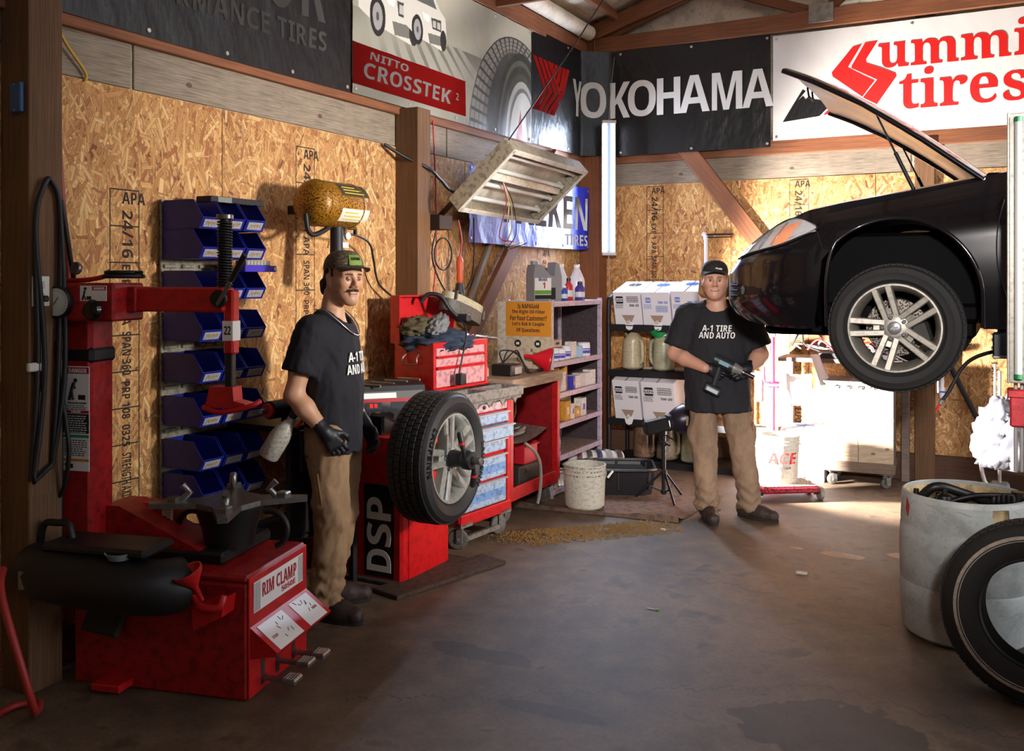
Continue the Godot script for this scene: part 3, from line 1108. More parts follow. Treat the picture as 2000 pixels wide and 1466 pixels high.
	for line in [[[0.02, 2.17], [-0.04, 1.95], [-0.05, 1.75], [-0.02, 1.6], [0.04, 1.42]], [[-0.93, 1.94], [-1.0, 1.9], [-1.12, 1.85], [-1.25, 1.8]], [[-0.88, 1.82], [-0.93, 1.94]]]:
		var pts := []
		for p in line:
			var x: float = p[0]
			pts.append(car_skin(0.31 * (3.45 - x) / 4.25 if x > -0.8 else q_of_x(x), p[1], 0.0005))
		part(c, "panel_seam", MB.new().tube(smooth(pts), 0.0035, 6), seam)
	var q0 := q_of_x(-1.40)
	var q1 := q_of_x(-0.92)
	var hl := func(u: float, v: float, out: float) -> Vector3:
		var q := lerpf(q0, q1, u)
		var x: float = car_plan(q)[0].x
		var top := car_top(x) - 0.008
		var lo := lerpf(1.765, 1.868, u)
		if u > 0.75:
			top = lerpf(top, 1.94, (u - 0.75) * 4.0)
			lo = lerpf(lo, 1.905, (u - 0.75) * 4.0)
		return car_skin(q, lerpf(lo, top, v), out)
	part(c, "headlamp_reflector", MB.new().grid(func(u: float, v: float) -> Vector3: return hl.call(u, v, 0.004 - 0.0 * u), 30, 12), chrome)
	for k in 3:
		part(c, "headlamp_rib", MB.new().tube(smooth([hl.call(0.25 + k * 0.17, 0.08, 0.006), hl.call(0.32 + k * 0.17, 0.5, 0.011), hl.call(0.36 + k * 0.17, 0.92, 0.006)]), 0.006, 6), mat("lamp_grey", "6c6c70", 0.3, 0.7))
	part(c, "turn_signal", MB.new().grid(func(u: float, v: float) -> Vector3: return hl.call(0.56 + 0.22 * u + 0.10 * v, 0.15 + 0.72 * v - 0.12 * sin(u * PI), 0.009 + 0.006 * sin(PI * u) * sin(PI * v)), 10, 10), mat("amber_lens", "f5860e", 0.2))
	part(c, "headlamp_lens", MB.new().grid(func(u: float, v: float) -> Vector3: return hl.call(u, v, 0.016 + 0.008 * sin(PI * u) * sin(PI * v)), 30, 12), clear("clear_lens", "f2f4f8", 0.16, 0.03))
	part(c, "headlamp_gasket", MB.new().tube(smooth([hl.call(0.0, 0.0, 0.01), hl.call(0.3, 0.0, 0.012), hl.call(0.7, 0.0, 0.012), hl.call(0.97, 0.1, 0.01), hl.call(1.0, 0.9, 0.01), hl.call(0.75, 1.0, 0.01), hl.call(0.4, 1.0, 0.01), hl.call(0.0, 1.0, 0.01)]), 0.005, 6), seam)
	var fq0 := q_of_x(-1.475)
	var fq1 := q_of_x(-1.22)
	part(c, "fog_lamp_pocket", MB.new().grid(func(u: float, v: float) -> Vector3: return car_skin(lerpf(fq0, fq1, u), 1.535 + (0.10 - 0.07 * u) * v + 0.03 * u, 0.003), 14, 4), mat("pocket_shade", "08080a", 0.5))  # flush black patch stands in for the shade of the lamp recess
	for k in 3:
		part(c, "grille_slat", MB.new().tube([car_skin(lerpf(fq0, fq1, 0.2), 1.55 + k * 0.03, 0.004), car_skin(lerpf(fq0, fq1, 0.5), 1.552 + k * 0.03, 0.006)], 0.006, 6), trimb)
	var fl := car_skin(lerpf(fq0, fq1, 0.62), 1.585, 0.0)
	part(c, "fog_lamp", MB.new().cyl(fl, fl + V(-0.006, 0, 0.004), 0.026, 20), mat("fog_glass", "8a8c90", 0.12, 0.8))
	part(c, "grille", MB.new().grid(func(u: float, v: float) -> Vector3: return car_skin(lerpf(0.455, 0.545, u), 1.50 + 0.2 * v, 0.004), 12, 4), M["pocket_shade"])
	var hinge := V(-0.08, 2.2, CZ)
	var tip := V(-1.14, 2.92, CZ)
	var hd := (tip - hinge).normalized()
	var hn := V(-hd.y, hd.x, 0) * (1.0 if hd.x > 0 else -1.0)
	var hl_len := hinge.distance_to(tip) + 0.02
	var hood := func(u: float, v: float, dn: float) -> Vector3:
		var w := (v - 0.5) * 2.0
		var L := hl_len * u - 0.10 * u * w * w
		var bow := 0.035 * sin(PI * clampf(u, 0, 1) * 0.9) - 0.045 * w * w * w * w - 0.035 * pow(u, 6.0)
		return hinge + hd * L + hn * (bow + dn) + V(0, 0, w * 0.76)
	var hood_p := part(c, "hood", MB.new().grid(func(u: float, v: float) -> Vector3: return hood.call(1.0 - u, v, 0.0), 28, 24), paint)
	var under := mat("hood_inner", "8f8f94", 0.32, 0.55, "grime", 1.5)
	part(hood_p, "inner_panel", MB.new().grid(func(u: float, v: float) -> Vector3:
		var e := minf(minf(u, 1.0 - u) * 8.0, minf(v, 1.0 - v) * 8.0)
		return hood.call(u * 0.985 + 0.005, 0.01 + v * 0.98, -0.008 - 0.022 * clampf(e, 0.0, 1.0) - 0.014 * maxf(0.0, sin(v * PI * 5.0)) * clampf(e - 1.0, 0.0, 1.0)), 30, 30), under)
	for s in [0.0, 1.0]:
		part(hood_p, "hood_edge", MB.new().tube([hood.call(0.0, s, -0.012), hood.call(0.3, s, -0.012), hood.call(0.6, s, -0.012), hood.call(0.85, s, -0.012), hood.call(1.0, s, -0.006)], 0.014, 8), paint)
	part(hood_p, "latch", MB.new().tube([hood.call(0.93, 0.45, -0.04), hood.call(0.9, 0.45, -0.09), hood.call(0.9, 0.55, -0.09), hood.call(0.93, 0.55, -0.04)], 0.006, 8), mat("black_steel", "1b1a1c", 0.5, 0.6))
	for s in [0.03, 0.97]:
		var a: Vector3 = hood.call(0.53, s, -0.03)
		var z: float = CZ + (-0.70 if s < 0.5 else 0.70)
		a.z = z
		var b := V(-0.42, 2.07, z)
		var st := part(c, "gas_strut", MB.new().cyl(b, b.lerp(a, 0.55), 0.011, 10), M["black_steel"])
		part(st, "strut_rod", MB.new().cyl(b.lerp(a, 0.55), a, 0.0055, 8), M["black_steel"])
	var st := [[0.0, 2.20, 2.215, 0.74], [0.35, 2.235, 2.40, 0.74], [0.95, 2.255, 2.68, 0.70], [1.6, 2.27, 2.72, 0.69], [2.3, 2.28, 2.66, 0.69], [3.0, 2.29, 2.32, 0.70]]
	var cab := func(u: float, v: float, out: float) -> Vector3:
		var k := u * (st.size() - 1)
		var i := mini(int(k), st.size() - 2)
		var f := k - i
		var x := lerpf(st[i][0], st[i + 1][0], f)
		var y0 := lerpf(st[i][1], st[i + 1][1], f)
		var y1 := lerpf(st[i][2], st[i + 1][2], f)
		var hw := lerpf(st[i][3], st[i + 1][3], f)
		var a := v * PI
		var cx := signf(cos(a)) * pow(absf(cos(a)), 0.45)
		var cy := pow(sin(a), 0.5)
		return V(x, y0 + (y1 - y0) * cy + out * cy, CZ + cx * (hw - 0.12 * cy + out))
	part(c, "cabin_glass", MB.new().grid(func(u: float, v: float) -> Vector3: return cab.call(1.0 - u, v, 0.0), 30, 24), glass)
	part(c, "roof", MB.new().grid(func(u: float, v: float) -> Vector3: return cab.call(0.80 - u * 0.4, 0.24 + v * 0.52, 0.006), 14, 20), paint)
	for v in [0.2, 0.8]:
		var pil := []
		for i in 12:
			pil.append(cab.call(0.02 + 0.38 * i / 11.0, v, 0.0))
		part(c, "pillar", MB.new().tube(pil, 0.03, 8), paint)
	part(c, "cowl", MB.new().box(V(0.0, 2.16, CZ), V(0.22, 0.06, 1.5), 0.02), trimb)
	part(c, "door_mirror", MB.new().lathe(v2([0, 0, 0.08, 0.02, 0.1, 0.07, 0.07, 0.13, 0, 0.14]), 14), paint).position = V(0.55, 2.27, CZ + 0.95)
	var alloy := mat("alloy_silver", "98958f", 0.45, 0.6, "grime", 2.5)
	for s in [[-0.52, 1.0], [2.29, 1.0], [-0.52, -1.0], [2.29, -1.0]]:
		var w := Node3D.new()
		w.name = "wheel"
		c.add_child(w, true)
		w.position = V(s[0], 1.395, CZ + s[1] * 0.80)
		w.basis = Basis(Vector3.RIGHT, PI / 2 * s[1]) * Basis(Vector3.UP, 0.31)
		if s[1] < 0 and s[0] < 0:
			w.basis = Basis(Vector3.UP, 0.3) * w.basis
		tire_parts(w, 0.335, 0.225, 0.224, rubber)
		alloy_wheel(w, alloy, true)
		part(w, "brake_disc", MB.new().lathe(v2([0.05, -0.03, 0.15, -0.03, 0.15, -0.005, 0.05, -0.005]), 36), mat("disc_steel", "6b6763", 0.4, 0.8, "rust", 3.0))
		part(w, "caliper", MB.new().box(V(0.11, -0.01, 0.06), V(0.09, 0.09, 0.12), 0.015), M["dark_steel"])
		part(w, "hub_carrier", MB.new().cyl(V(0, -0.18, 0), V(0, 0.0, 0), 0.06, 16), M["dark_steel"])
func q_of_x(x: float) -> float:
	var lo := 0.31
	var hi := 0.5
	for i in 30:
		var mid := (lo + hi) / 2
		if car_plan(mid)[0].x > x:
			lo = mid
		else:
			hi = mid
	return lo
func label_plate(parent: Node, x: Transform3D, w: float, h: float, m: Material, called := "label_plate") -> MeshInstance3D:
	var o := part(parent, called, MB.new().box(V(w / 2, h / 2, 0), V(w, h, 0.002), 0.0006), m)
	o.transform = x
	return o
func lines(parent: Node, n: int, w: float, h: float, m: Material, z := 0.0016) -> void:
	var b := MB.new()
	for i in n:
		var y := h - (i + 0.5) * h / n
		var x := 0.0
		while x < w * R(0.78, 1.0):
			var l := minf(R(0.1, 0.3) * w * 0.5, w - x)
			b.box(V(x + l / 2, y, z), V(l, h / n * 0.42, 0.0004), 0.0)
			x += l + 0.035 * w
	part(parent, "print_lines", b, m)
func build_tire_changer() -> void:
	var red := mat("machine_red", "a3171a", 0.42, 0.0, "dirty", 1.6)
	var bright := mat("arm_red", "c0161c", 0.36, 0.0, "grime", 1.6)
	var blk := mat("greasy_black", "121214", 0.5, 0.0, "grime", 2.0)
	var steel := mat("worn_steel", "8a8a8c", 0.35, 0.85, "grime", 3.0)
	var white := mat("print_white", "e9e7e2", 0.4)
	var inkr := mat("ink_red", "a81c20", 0.5)
	var inkb := mat("ink_black", "17171a", 0.6)
	var inkg := mat("ink_green", "2f8f66", 0.5)
	var inko := mat("ink_orange", "d98a2c", 0.5)
	var t := thing("tire_changer", "red tire changer with a gauge head, swing arm, turntable and foot pedals", "tire changer", V(-3.057, 0, -2.852), deg_to_rad(14.2))
	var cab := part(t, "cabinet", MB.new().box(V(0, 0.23, 0), V(0.79, 0.46, 0.5), 0.012).box(V(0.0, 0.475, 0), V(0.79, 0.03, 0.5), 0.01), red)
	part(cab, "end_panel", MB.new().box(V(0.397, 0.245, 0), V(0.008, 0.47, 0.49), 0.002), bright)
	var np := label_plate(t, at(V(0.403, 0.335, 0.215), V(0, 0, -1)), 0.42, 0.12, white, "name_plate")
	np.set_meta("label", "white name plate with red capitals")
	for k in 5:
		for x in [0.006 + k * 0.01, 0.376 + k * 0.01]:
			part(np, "plate_stripe", MB.new().box(V(x, 0.06, 0.0014), V(0.004, 0.112, 0.0006), 0.0), mat("ink_grey", "77777a", 0.5))
	lettered(np, "lettering", "RIM CLAMP", at(V(0.065, 0.045, 0.0018)), 0.29, 0.055, inkr)
	lettered(np, "lettering", "5050E", at(V(0.225, 0.014, 0.0018)), 0.12, 0.022, inkr)
	var sh := part(t, "control_shelf", MB.new().prism(v2([0, 0, 0.11, 0.02, 0.12, 0.035, 0, 0.125]), -0.24, 0.24), bright)
	sh.transform = at(V(0.399, 0.165, 0.0), Vector3.RIGHT, Vector3.UP)
	var slope := V(0.12, -0.09, 0).normalized()
	for pl in [[0.21, 0.2], [-0.05, 0.16]]:
		var c := label_plate(sh, Transform3D(Basis(V(0, 0, -1), -slope, V(0, 0, -1).cross(-slope)), V(0.118, 0.038, pl[0])), pl[1], 0.13, white, "pedal_chart")
		var g := MB.new()
		for k in 7:
			var a := V(R(0.02, pl[1] - 0.04), R(0.02, 0.11), 0.0014)
			g.tube([a, a + V(R(-0.02, 0.02), R(0.008, 0.02), 0)], 0.0016, 5)
		part(c, "chart_marks", g, inkb)
		lettered(c, "lettering", "STOP" if pl[0] > 0 else "5050", at(V(0.02 if pl[0] > 0 else 0.10, 0.05, 0.0015)), 0.04, 0.012, inkr)
	var slot := mat("pad_rubber_slot_shade", "2c2a27", 0.8)
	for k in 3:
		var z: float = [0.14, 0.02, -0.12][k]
		part(t, "pedal_slot_shade", MB.new().box(V(0.401, 0.09, z), V(0.004, 0.12, 0.03), 0.001), slot)  # dark patch stands in for the shade inside the open pedal slot
		var pd := part(t, "pedal", MB.new().box(V(0.465, 0.055 + 0.02 * (k % 2), z), V(0.13, 0.014, 0.028), 0.003), steel)
		var tread := MB.new()
		tread.box(V(0.53, 0.06 + 0.02 * (k % 2), z), V(0.06, 0.022, 0.07), 0.005)
		for j in 5:
			tread.box(V(0.507 + j * 0.011, 0.0725 + 0.02 * (k % 2), z), V(0.004, 0.004, 0.064), 0.001)
		part(pd, "tread_plate", tread, mat("pedal_alloy", "a0a0a2", 0.3, 0.85))
	var pad := part(t, "bead_pad", MB.new().box(Vector3.ZERO, V(0.17, 0.13, 0.03), 0.006), mat("pad_rubber_slot_shade", "2c2a27", 0.8))
	pad.transform = Transform3D(Basis(Vector3.RIGHT, -0.5) * Basis(Vector3.BACK, -0.1), V(-0.22, 0.29, 0.28))
	part(t, "floor_bracket", MB.new().box(V(-0.18, 0.03, 0.29), V(0.13, 0.03, 0.09), 0.004), bright)
	var arm := []
	for p in [[-0.45, 0.49, 0.36], [-0.40, 0.51, 0.42], [-0.25, 0.50, 0.45], [-0.05, 0.49, 0.45], [0.10, 0.48, 0.42], [0.16, 0.47, 0.34]]:
		arm.append(V(p[0], p[1], p[2]))
	var sm := smooth(arm, 8)
	var bb := part(t, "bead_breaker", MB.new().tube(sm, 0.105, 18), blk)
	part(bb, "breaker_lid", MB.new().box(V(-0.13, 0.615, 0.38), V(0.46, 0.035, 0.2), 0.012), blk)
	part(bb, "breaker_handle", MB.new().tube(smooth([V(-0.46, 0.58, 0.36), V(-0.44, 0.67, 0.36), V(-0.38, 0.68, 0.36), V(-0.32, 0.68, 0.37), V(-0.29, 0.62, 0.38)]), 0.014, 10), blk)
	part(bb, "breaker_clip", MB.new().box(V(-0.40, 0.5, 0.525), V(0.03, 0.07, 0.01), 0.003), steel)
	part(bb, "breaker_dish", MB.new().lathe(v2([0, 0, 0.04, 0.004, 0.055, 0.03, 0.05, 0.03, 0.037, 0.01, 0, 0.006]), 24), mat("clear_cup", "7c8e90", 0.2)).position = V(-0.02, 0.588, 0.46)
	part(t, "deck", MB.new().box(V(-0.08, 0.515, -0.05), V(0.62, 0.05, 0.4), 0.012), blk)
	var wedge := part(t, "deck_guard", MB.new().prism(v2([-0.28, 0.0, 0.2, 0.0, -0.2, 0.17, -0.28, 0.17]), -0.02, 0.16), red)
	wedge.position = V(-0.06, 0.53, -0.02)
	var cx := -0.40
	var cz := 0.158
	var col := part(t, "column", MB.new().box(V(cx, 0.99, cz), V(0.15, 1.02, 0.15), 0.016), red)
	part(col, "column_band", MB.new().box(V(cx + 0.005, 1.335, cz), V(0.16, 0.07, 0.16), 0.016), blk)
	var lx := at(V(cx - 0.058, 0.86, cz + 0.0765))
	var st := label_plate(t, lx, 0.128, 0.43, white, "hazard_sticker")
	st.set_meta("label", "tall white hazard sticker with red and black print")
	part(st, "header", MB.new().box(V(0.064, 0.413, 0.0012), V(0.124, 0.026, 0.0006), 0.0), inkr)
	lettered(st, "lettering", "DANGER", at(V(0.03, 0.404, 0.002)), 0.085, 0.017, white)
	part(st, "black_panel", MB.new().box(V(0.064, 0.195, 0.0012), V(0.124, 0.08, 0.0006), 0.0), inkb)
	part(st, "header", MB.new().box(V(0.064, 0.243, 0.0012), V(0.124, 0.012, 0.0006), 0.0), inkr)
	lettered(st, "lettering", "DANGER", at(V(0.042, 0.2395, 0.002)), 0.045, 0.008, white)
	part(st, "green_band", MB.new().box(V(0.064, 0.143, 0.0012), V(0.124, 0.012, 0.0006), 0.0), inkg)
	part(st, "orange_band", MB.new().box(V(0.064, 0.045, 0.0012), V(0.124, 0.011, 0.0006), 0.0), inko)
	var fig := MB.new()
	fig.cyl(V(0.062, 0.372, 0.0012), V(0.062, 0.372, 0.0018), 0.0085, 14)
	for s in [[0.056, 0.363, 0.044, 0.332, 0.008], [0.044, 0.334, 0.032, 0.292, 0.006], [0.045, 0.333, 0.052, 0.292, 0.006], [0.055, 0.358, 0.062, 0.338, 0.0035]]:
		fig.tube([V(s[0], s[1], 0.0015), V(s[2], s[3], 0.0015)], s[4], 6)
	fig.box(V(0.092, 0.303, 0.0015), V(0.034, 0.02, 0.0006), 0.0)
	part(st, "pictogram", fig, inkb)
	lettered(st, "lettering", "EXPLOSION HAZARD", at(V(0.024, 0.276, 0.0015)), 0.09, 0.007, inkb)
	for blk2 in [[0.25, 0.022, 3], [0.155, 0.075, 8], [0.06, 0.07, 8]]:
		var hold := Node3D.new()
		hold.name = "small_print"
		st.add_child(hold, true)
		hold.position = V(0.008, blk2[0], 0)
		lines(hold, blk2[2], 0.108, blk2[1], white if blk2[0] == 0.155 else inkb, 0.0018)
	part(st, "pictogram", MB.new().cyl(V(0.022, 0.026, 0.0012), V(0.022, 0.026, 0.0018), 0.009, 14).box(V(0.042, 0.02, 0.0015), V(0.016, 0.018, 0.0006), 0.0), inkb)
	var hb := part(t, "head_box", MB.new().box(V(cx + 0.055, 1.555, cz + 0.02), V(0.32, 0.155, 0.2), 0.008), red)
	part(t, "side_box", MB.new().box(V(cx - 0.15, 1.56, cz + 0.0), V(0.1, 0.15, 0.16), 0.008), red)
	var gx := V(cx - 0.035, 1.555, cz + 0.121)
	var ga := part(hb, "pressure_gauge", MB.new().lathe(v2([0, 0, 0.066, 0, 0.066, 0.02, 0.06, 0.026, 0.056, 0.02, 0, 0.02]), 36), blk)
	ga.transform = Transform3D(Basis(Vector3.RIGHT, PI / 2), gx)
	var gm := MB.new().lathe(v2([0.056, 0.0195, 0.056, 0.022, 0, 0.022]), 36)
	var face := part(t, "gauge_face", gm, mat("dial_paper", "d6d4c8", 0.4))
	face.transform = ga.transform
	var dial := MB.new()
	for k in 21:
		var a := deg_to_rad(-45 + 270.0 * k / 20)
		var o := V(cos(a), 0, -sin(a))
		dial.tube([o * 0.042 + Vector3.UP * 0.0226, o * 0.05 + Vector3.UP * 0.0226], 0.0008, 4)
	dial.tube([V(-0.012, 0.024, 0.01), V(0.03, 0.024, -0.03) * 0.0 + V(0.012, 0.024, -0.02)], 0.0014, 5)
	part(face, "gauge_marks", dial, inkb)
	var kn := part(hb, "knob", MB.new().lathe(v2([0, 0, 0.02, 0, 0.022, 0.015, 0.036, 0.022, 0.042, 0.035, 0.034, 0.05, 0.018, 0.056, 0, 0.057]), 28), mat("knob_black", "0a0a0c", 0.18))
	kn.transform = Transform3D(Basis(Vector3.RIGHT, PI / 2), V(cx + 0.145, 1.525, cz + 0.12))
	var dl := label_plate(hb, at(V(cx + 0.06, 1.56, cz + 0.1205)), 0.125, 0.062, white, "hazard_sticker")
	part(dl, "header", MB.new().box(V(0.09, 0.051, 0.0012), V(0.065, 0.016, 0.0006), 0.0), inkr)
	lettered(dl, "lettering", "DANGER", at(V(0.066, 0.046, 0.002)), 0.05, 0.01, white)
	part(dl, "pictogram", MB.new().cyl(V(0.026, 0.05, 0.0012), V(0.026, 0.05, 0.0018), 0.006, 12).tube([V(0.024, 0.043, 0.0015), V(0.02, 0.025, 0.0015), V(0.012, 0.004, 0.0015)], 0.004, 6).tube([V(0.02, 0.025, 0.0015), V(0.028, 0.004, 0.0015)], 0.003, 6).box(V(0.043, 0.012, 0.0015), V(0.022, 0.014, 0.0005), 0.0), inkb)
	var sl := label_plate(t, at(V(cx - 0.185, 1.58, cz + 0.081)), 0.045, 0.055, white, "small_sticker")
	lines(sl, 4, 0.04, 0.05, inkb)
	part(t, "air_gauge", MB.new().lathe(v2([0, 0, 0.026, 0, 0.028, 0.014, 0.024, 0.02, 0, 0.018]), 24), steel).transform = Transform3D(Basis(Vector3.RIGHT, PI / 2 - 0.3), V(cx - 0.01, 1.69, cz + 0.05))
	part(t, "pry_bar", MB.new().tube(smooth([V(cx - 0.05, 1.642, cz + 0.06), V(cx + 0.05, 1.645, cz + 0.07), V(cx + 0.13, 1.66, cz + 0.06), V(cx + 0.15, 1.685, cz + 0.05)]), 0.01, 8), bright)
	part(t, "coiled_wire", MB.new().tube(arc_pts(V(cx + 0.19, 1.66, cz + 0.02), Vector3.RIGHT, Vector3.BACK, 0.075, 0, 350, 28), 0.009, 8).tube(arc_pts(V(cx + 0.19, 1.676, cz + 0.02), Vector3.RIGHT, Vector3.BACK, 0.068, 20, 340, 28), 0.008, 8), blk)
	part(t, "air_hose", MB.new().tube(smooth([V(cx - 0.085, 1.64, cz + 0.13), V(cx - 0.075, 1.5, cz + 0.135), V(cx - 0.05, 1.36, cz + 0.13), V(cx - 0.03, 1.2, cz + 0.12), V(cx + 0.0, 1.08, cz + 0.13), V(cx + 0.015, 0.95, cz + 0.13), V(cx - 0.01, 0.82, cz + 0.12), V(cx - 0.06, 0.755, cz + 0.11), V(cx - 0.13, 0.8, cz + 0.11), V(cx - 0.14, 1.0, cz + 0.12), V(cx - 0.12, 1.3, cz + 0.12), V(cx - 0.1, 1.5, cz + 0.12)], 8), 0.009, 8), blk)
	part(t, "air_hose", MB.new().tube(smooth([V(cx - 0.06, 1.48, cz + 0.11), V(cx - 0.055, 1.2, cz + 0.1), V(cx - 0.05, 0.95, cz + 0.1), V(cx - 0.05, 0.7, cz + 0.1), V(cx - 0.05, 0.55, cz + 0.1)], 6), 0.011, 8), blk)
	var ay := 1.565
	var ax := cx + 0.22
	var arm2 := part(t, "swing_arm", MB.new().box(V(ax + 0.21, ay, cz - 0.02), V(0.44, 0.1, 0.09), 0.008), bright)
	part(arm2, "arm_collar", MB.new().box(V(ax + 0.005, ay, cz - 0.02), V(0.06, 0.105, 0.11), 0.006), red)
	var hx := ax + 0.42
	var hz := cz - 0.02
	part(t, "slide_housing", MB.new().box(V(hx + 0.02, ay - 0.09, hz), V(0.045, 0.26, 0.055), 0.008), bright)
	var band := part(t, "paper_label", MB.new().box(V(hx + 0.02, ay - 0.125, hz + 0.001), V(0.049, 0.08, 0.059), 0.002), white)
	lettered(band, "lettering", "22", at(V(hx + 0.005, ay - 0.14, hz + 0.031)), 0.03, 0.035, inkb)
	part(t, "slide_rod", MB.new().box(V(hx + 0.015, ay - 0.28, hz), V(0.034, 0.22, 0.034), 0.004), blk)
	var spring := []
	for k in 24 * 10:
		var a := TAU * k / 10.0
		spring.append(V(hx - 0.01 + cos(a) * 0.026, ay + 0.05 + 0.27 * k / 239.0, hz + sin(a) * 0.026))
	part(t, "spring", MB.new().tube(spring, 0.005, 6), blk)
	part(t, "slide_rod", MB.new().cyl(V(hx - 0.01, ay + 0.04, hz), V(hx - 0.01, ay + 0.33, hz), 0.019, 16), blk)
	part(t, "rod_cap", MB.new().cyl(V(hx - 0.01, ay + 0.325, hz), V(hx - 0.01, ay + 0.345, hz), 0.034, 18), steel)
	part(t, "lock_lever", MB.new().cyl(V(hx - 0.01, ay - 0.02, hz + 0.055), V(hx + 0.06, ay + 0.075, hz + 0.075), 0.009, 10), steel)
	part(t, "lever_grip", MB.new().cyl(V(hx + 0.06, ay + 0.075, hz + 0.075), V(hx + 0.135, ay + 0.18, hz + 0.095), 0.012, 10), blk)
	part(t, "lock_cam", MB.new().cyl(V(hx - 0.005, ay + 0.005, hz + 0.045), V(hx - 0.005, ay + 0.005, hz + 0.062), 0.036, 20), blk)
	var mh := part(t, "mount_head", MB.new().prism(v2([-0.085, 0, 0.11, 0.0, 0.10, 0.02, 0.05, 0.03, 0.045, 0.085, -0.06, 0.085, -0.07, 0.03]), -0.035, 0.035), bright)
	mh.position = V(hx + 0.0, ay - 0.435, hz)
	part(mh, "mount_lip", MB.new().tube(smooth([V(-0.09, 0.0, 0.03), V(0.0, -0.015, 0.045), V(0.12, 0.012, 0.03), V(0.15, 0.03, 0.0)]), 0.011, 8), bright)
	var tx := 0.17
	var tz := 0.0
	var tt := part(t, "turntable", MB.new().lathe(v2([0, 0.535, 0.10, 0.535, 0.11, 0.60, 0.13, 0.66, 0.14, 0.70, 0, 0.70]), 32), blk)
	tt.position = V(tx, 0, tz)
	var star := []
	for k in 4:
		var a := TAU * k / 4.0 + 0.45
		for q in [[-0.42, 0.14], [-0.1, 0.32], [0.1, 0.32], [0.42, 0.14]]:
			star.append(Vector2(cos(a + q[0] * (0.6 if q[1] > 0.2 else 1.0)) * q[1], sin(a + q[0] * (0.6 if q[1] > 0.2 else 1.0)) * q[1]))
	var pl := part(tt, "clamp_plate", MB.new().prism(star, -0.011, 0.011), steel)
	pl.transform = Transform3D(Basis(Vector3.RIGHT, -PI / 2), V(0, 0.712, 0))
	for k in 4:
		var a := TAU * k / 4.0 + 0.45
		var r := V(cos(a), 0, -sin(a))
		part(tt, "clamp_jaw", MB.new().tube([r * 0.2 + Vector3.UP * 0.715, r * 0.16 + Vector3.UP * 0.76, r * 0.19 + Vector3.UP * 0.79], 0.016, 8).box(r * 0.22 + Vector3.UP * 0.73, V(0.05, 0.03, 0.05), 0.006), steel)
	part(t, "corrugated_hose", MB.new().tube(arc_pts(V(tx + 0.19, 0.61, tz), Vector3.RIGHT, Vector3.UP, 0.075, -70, 110, 16), 0.013, 8), blk)
	part(t, "corrugated_hose", MB.new().tube(arc_pts(V(tx - 0.16, 0.6, tz + 0.02), Vector3.RIGHT, Vector3.UP, 0.07, 60, 260, 16), 0.013, 8), blk)
	part(t, "rear_box", MB.new().box(V(-0.16, 0.62, -0.02), V(0.17, 0.14, 0.1), 0.008), red)
	var rs := label_plate(t, at(V(-0.135, 0.61, 0.0305)), 0.055, 0.085, white, "small_sticker")
	lines(rs, 9, 0.05, 0.08, inkb)
	part(t, "tool_tray", MB.new().prism(v2([-0.06, 0, 0.06, 0.06, 0.07, 0.13, -0.07, 0.09]), -0.045, 0.045), bright).position = V(0.28, 0.30, 0.30)
	part(t, "red_hook", MB.new().tube(smooth([V(0.21, 0.42, 0.33), V(0.26, 0.40, 0.36), V(0.33, 0.40, 0.35), V(0.34, 0.44, 0.33)]), 0.016, 8), bright)
	var fu := part(self, "funnel", MB.new().lathe(v2([0.008, 0, 0.012, 0.06, 0.055, 0.12, 0.058, 0.135, 0.052, 0.135, 0.009, 0.06]), 26), bright)
	tag(fu, "small red funnel at the front corner of the tire changer", "funnel")
	fu.transform = Transform3D(Basis(Vector3.RIGHT, 0.4) * Basis(Vector3.BACK, 0.2), V(-2.70, 0.43, -2.56))
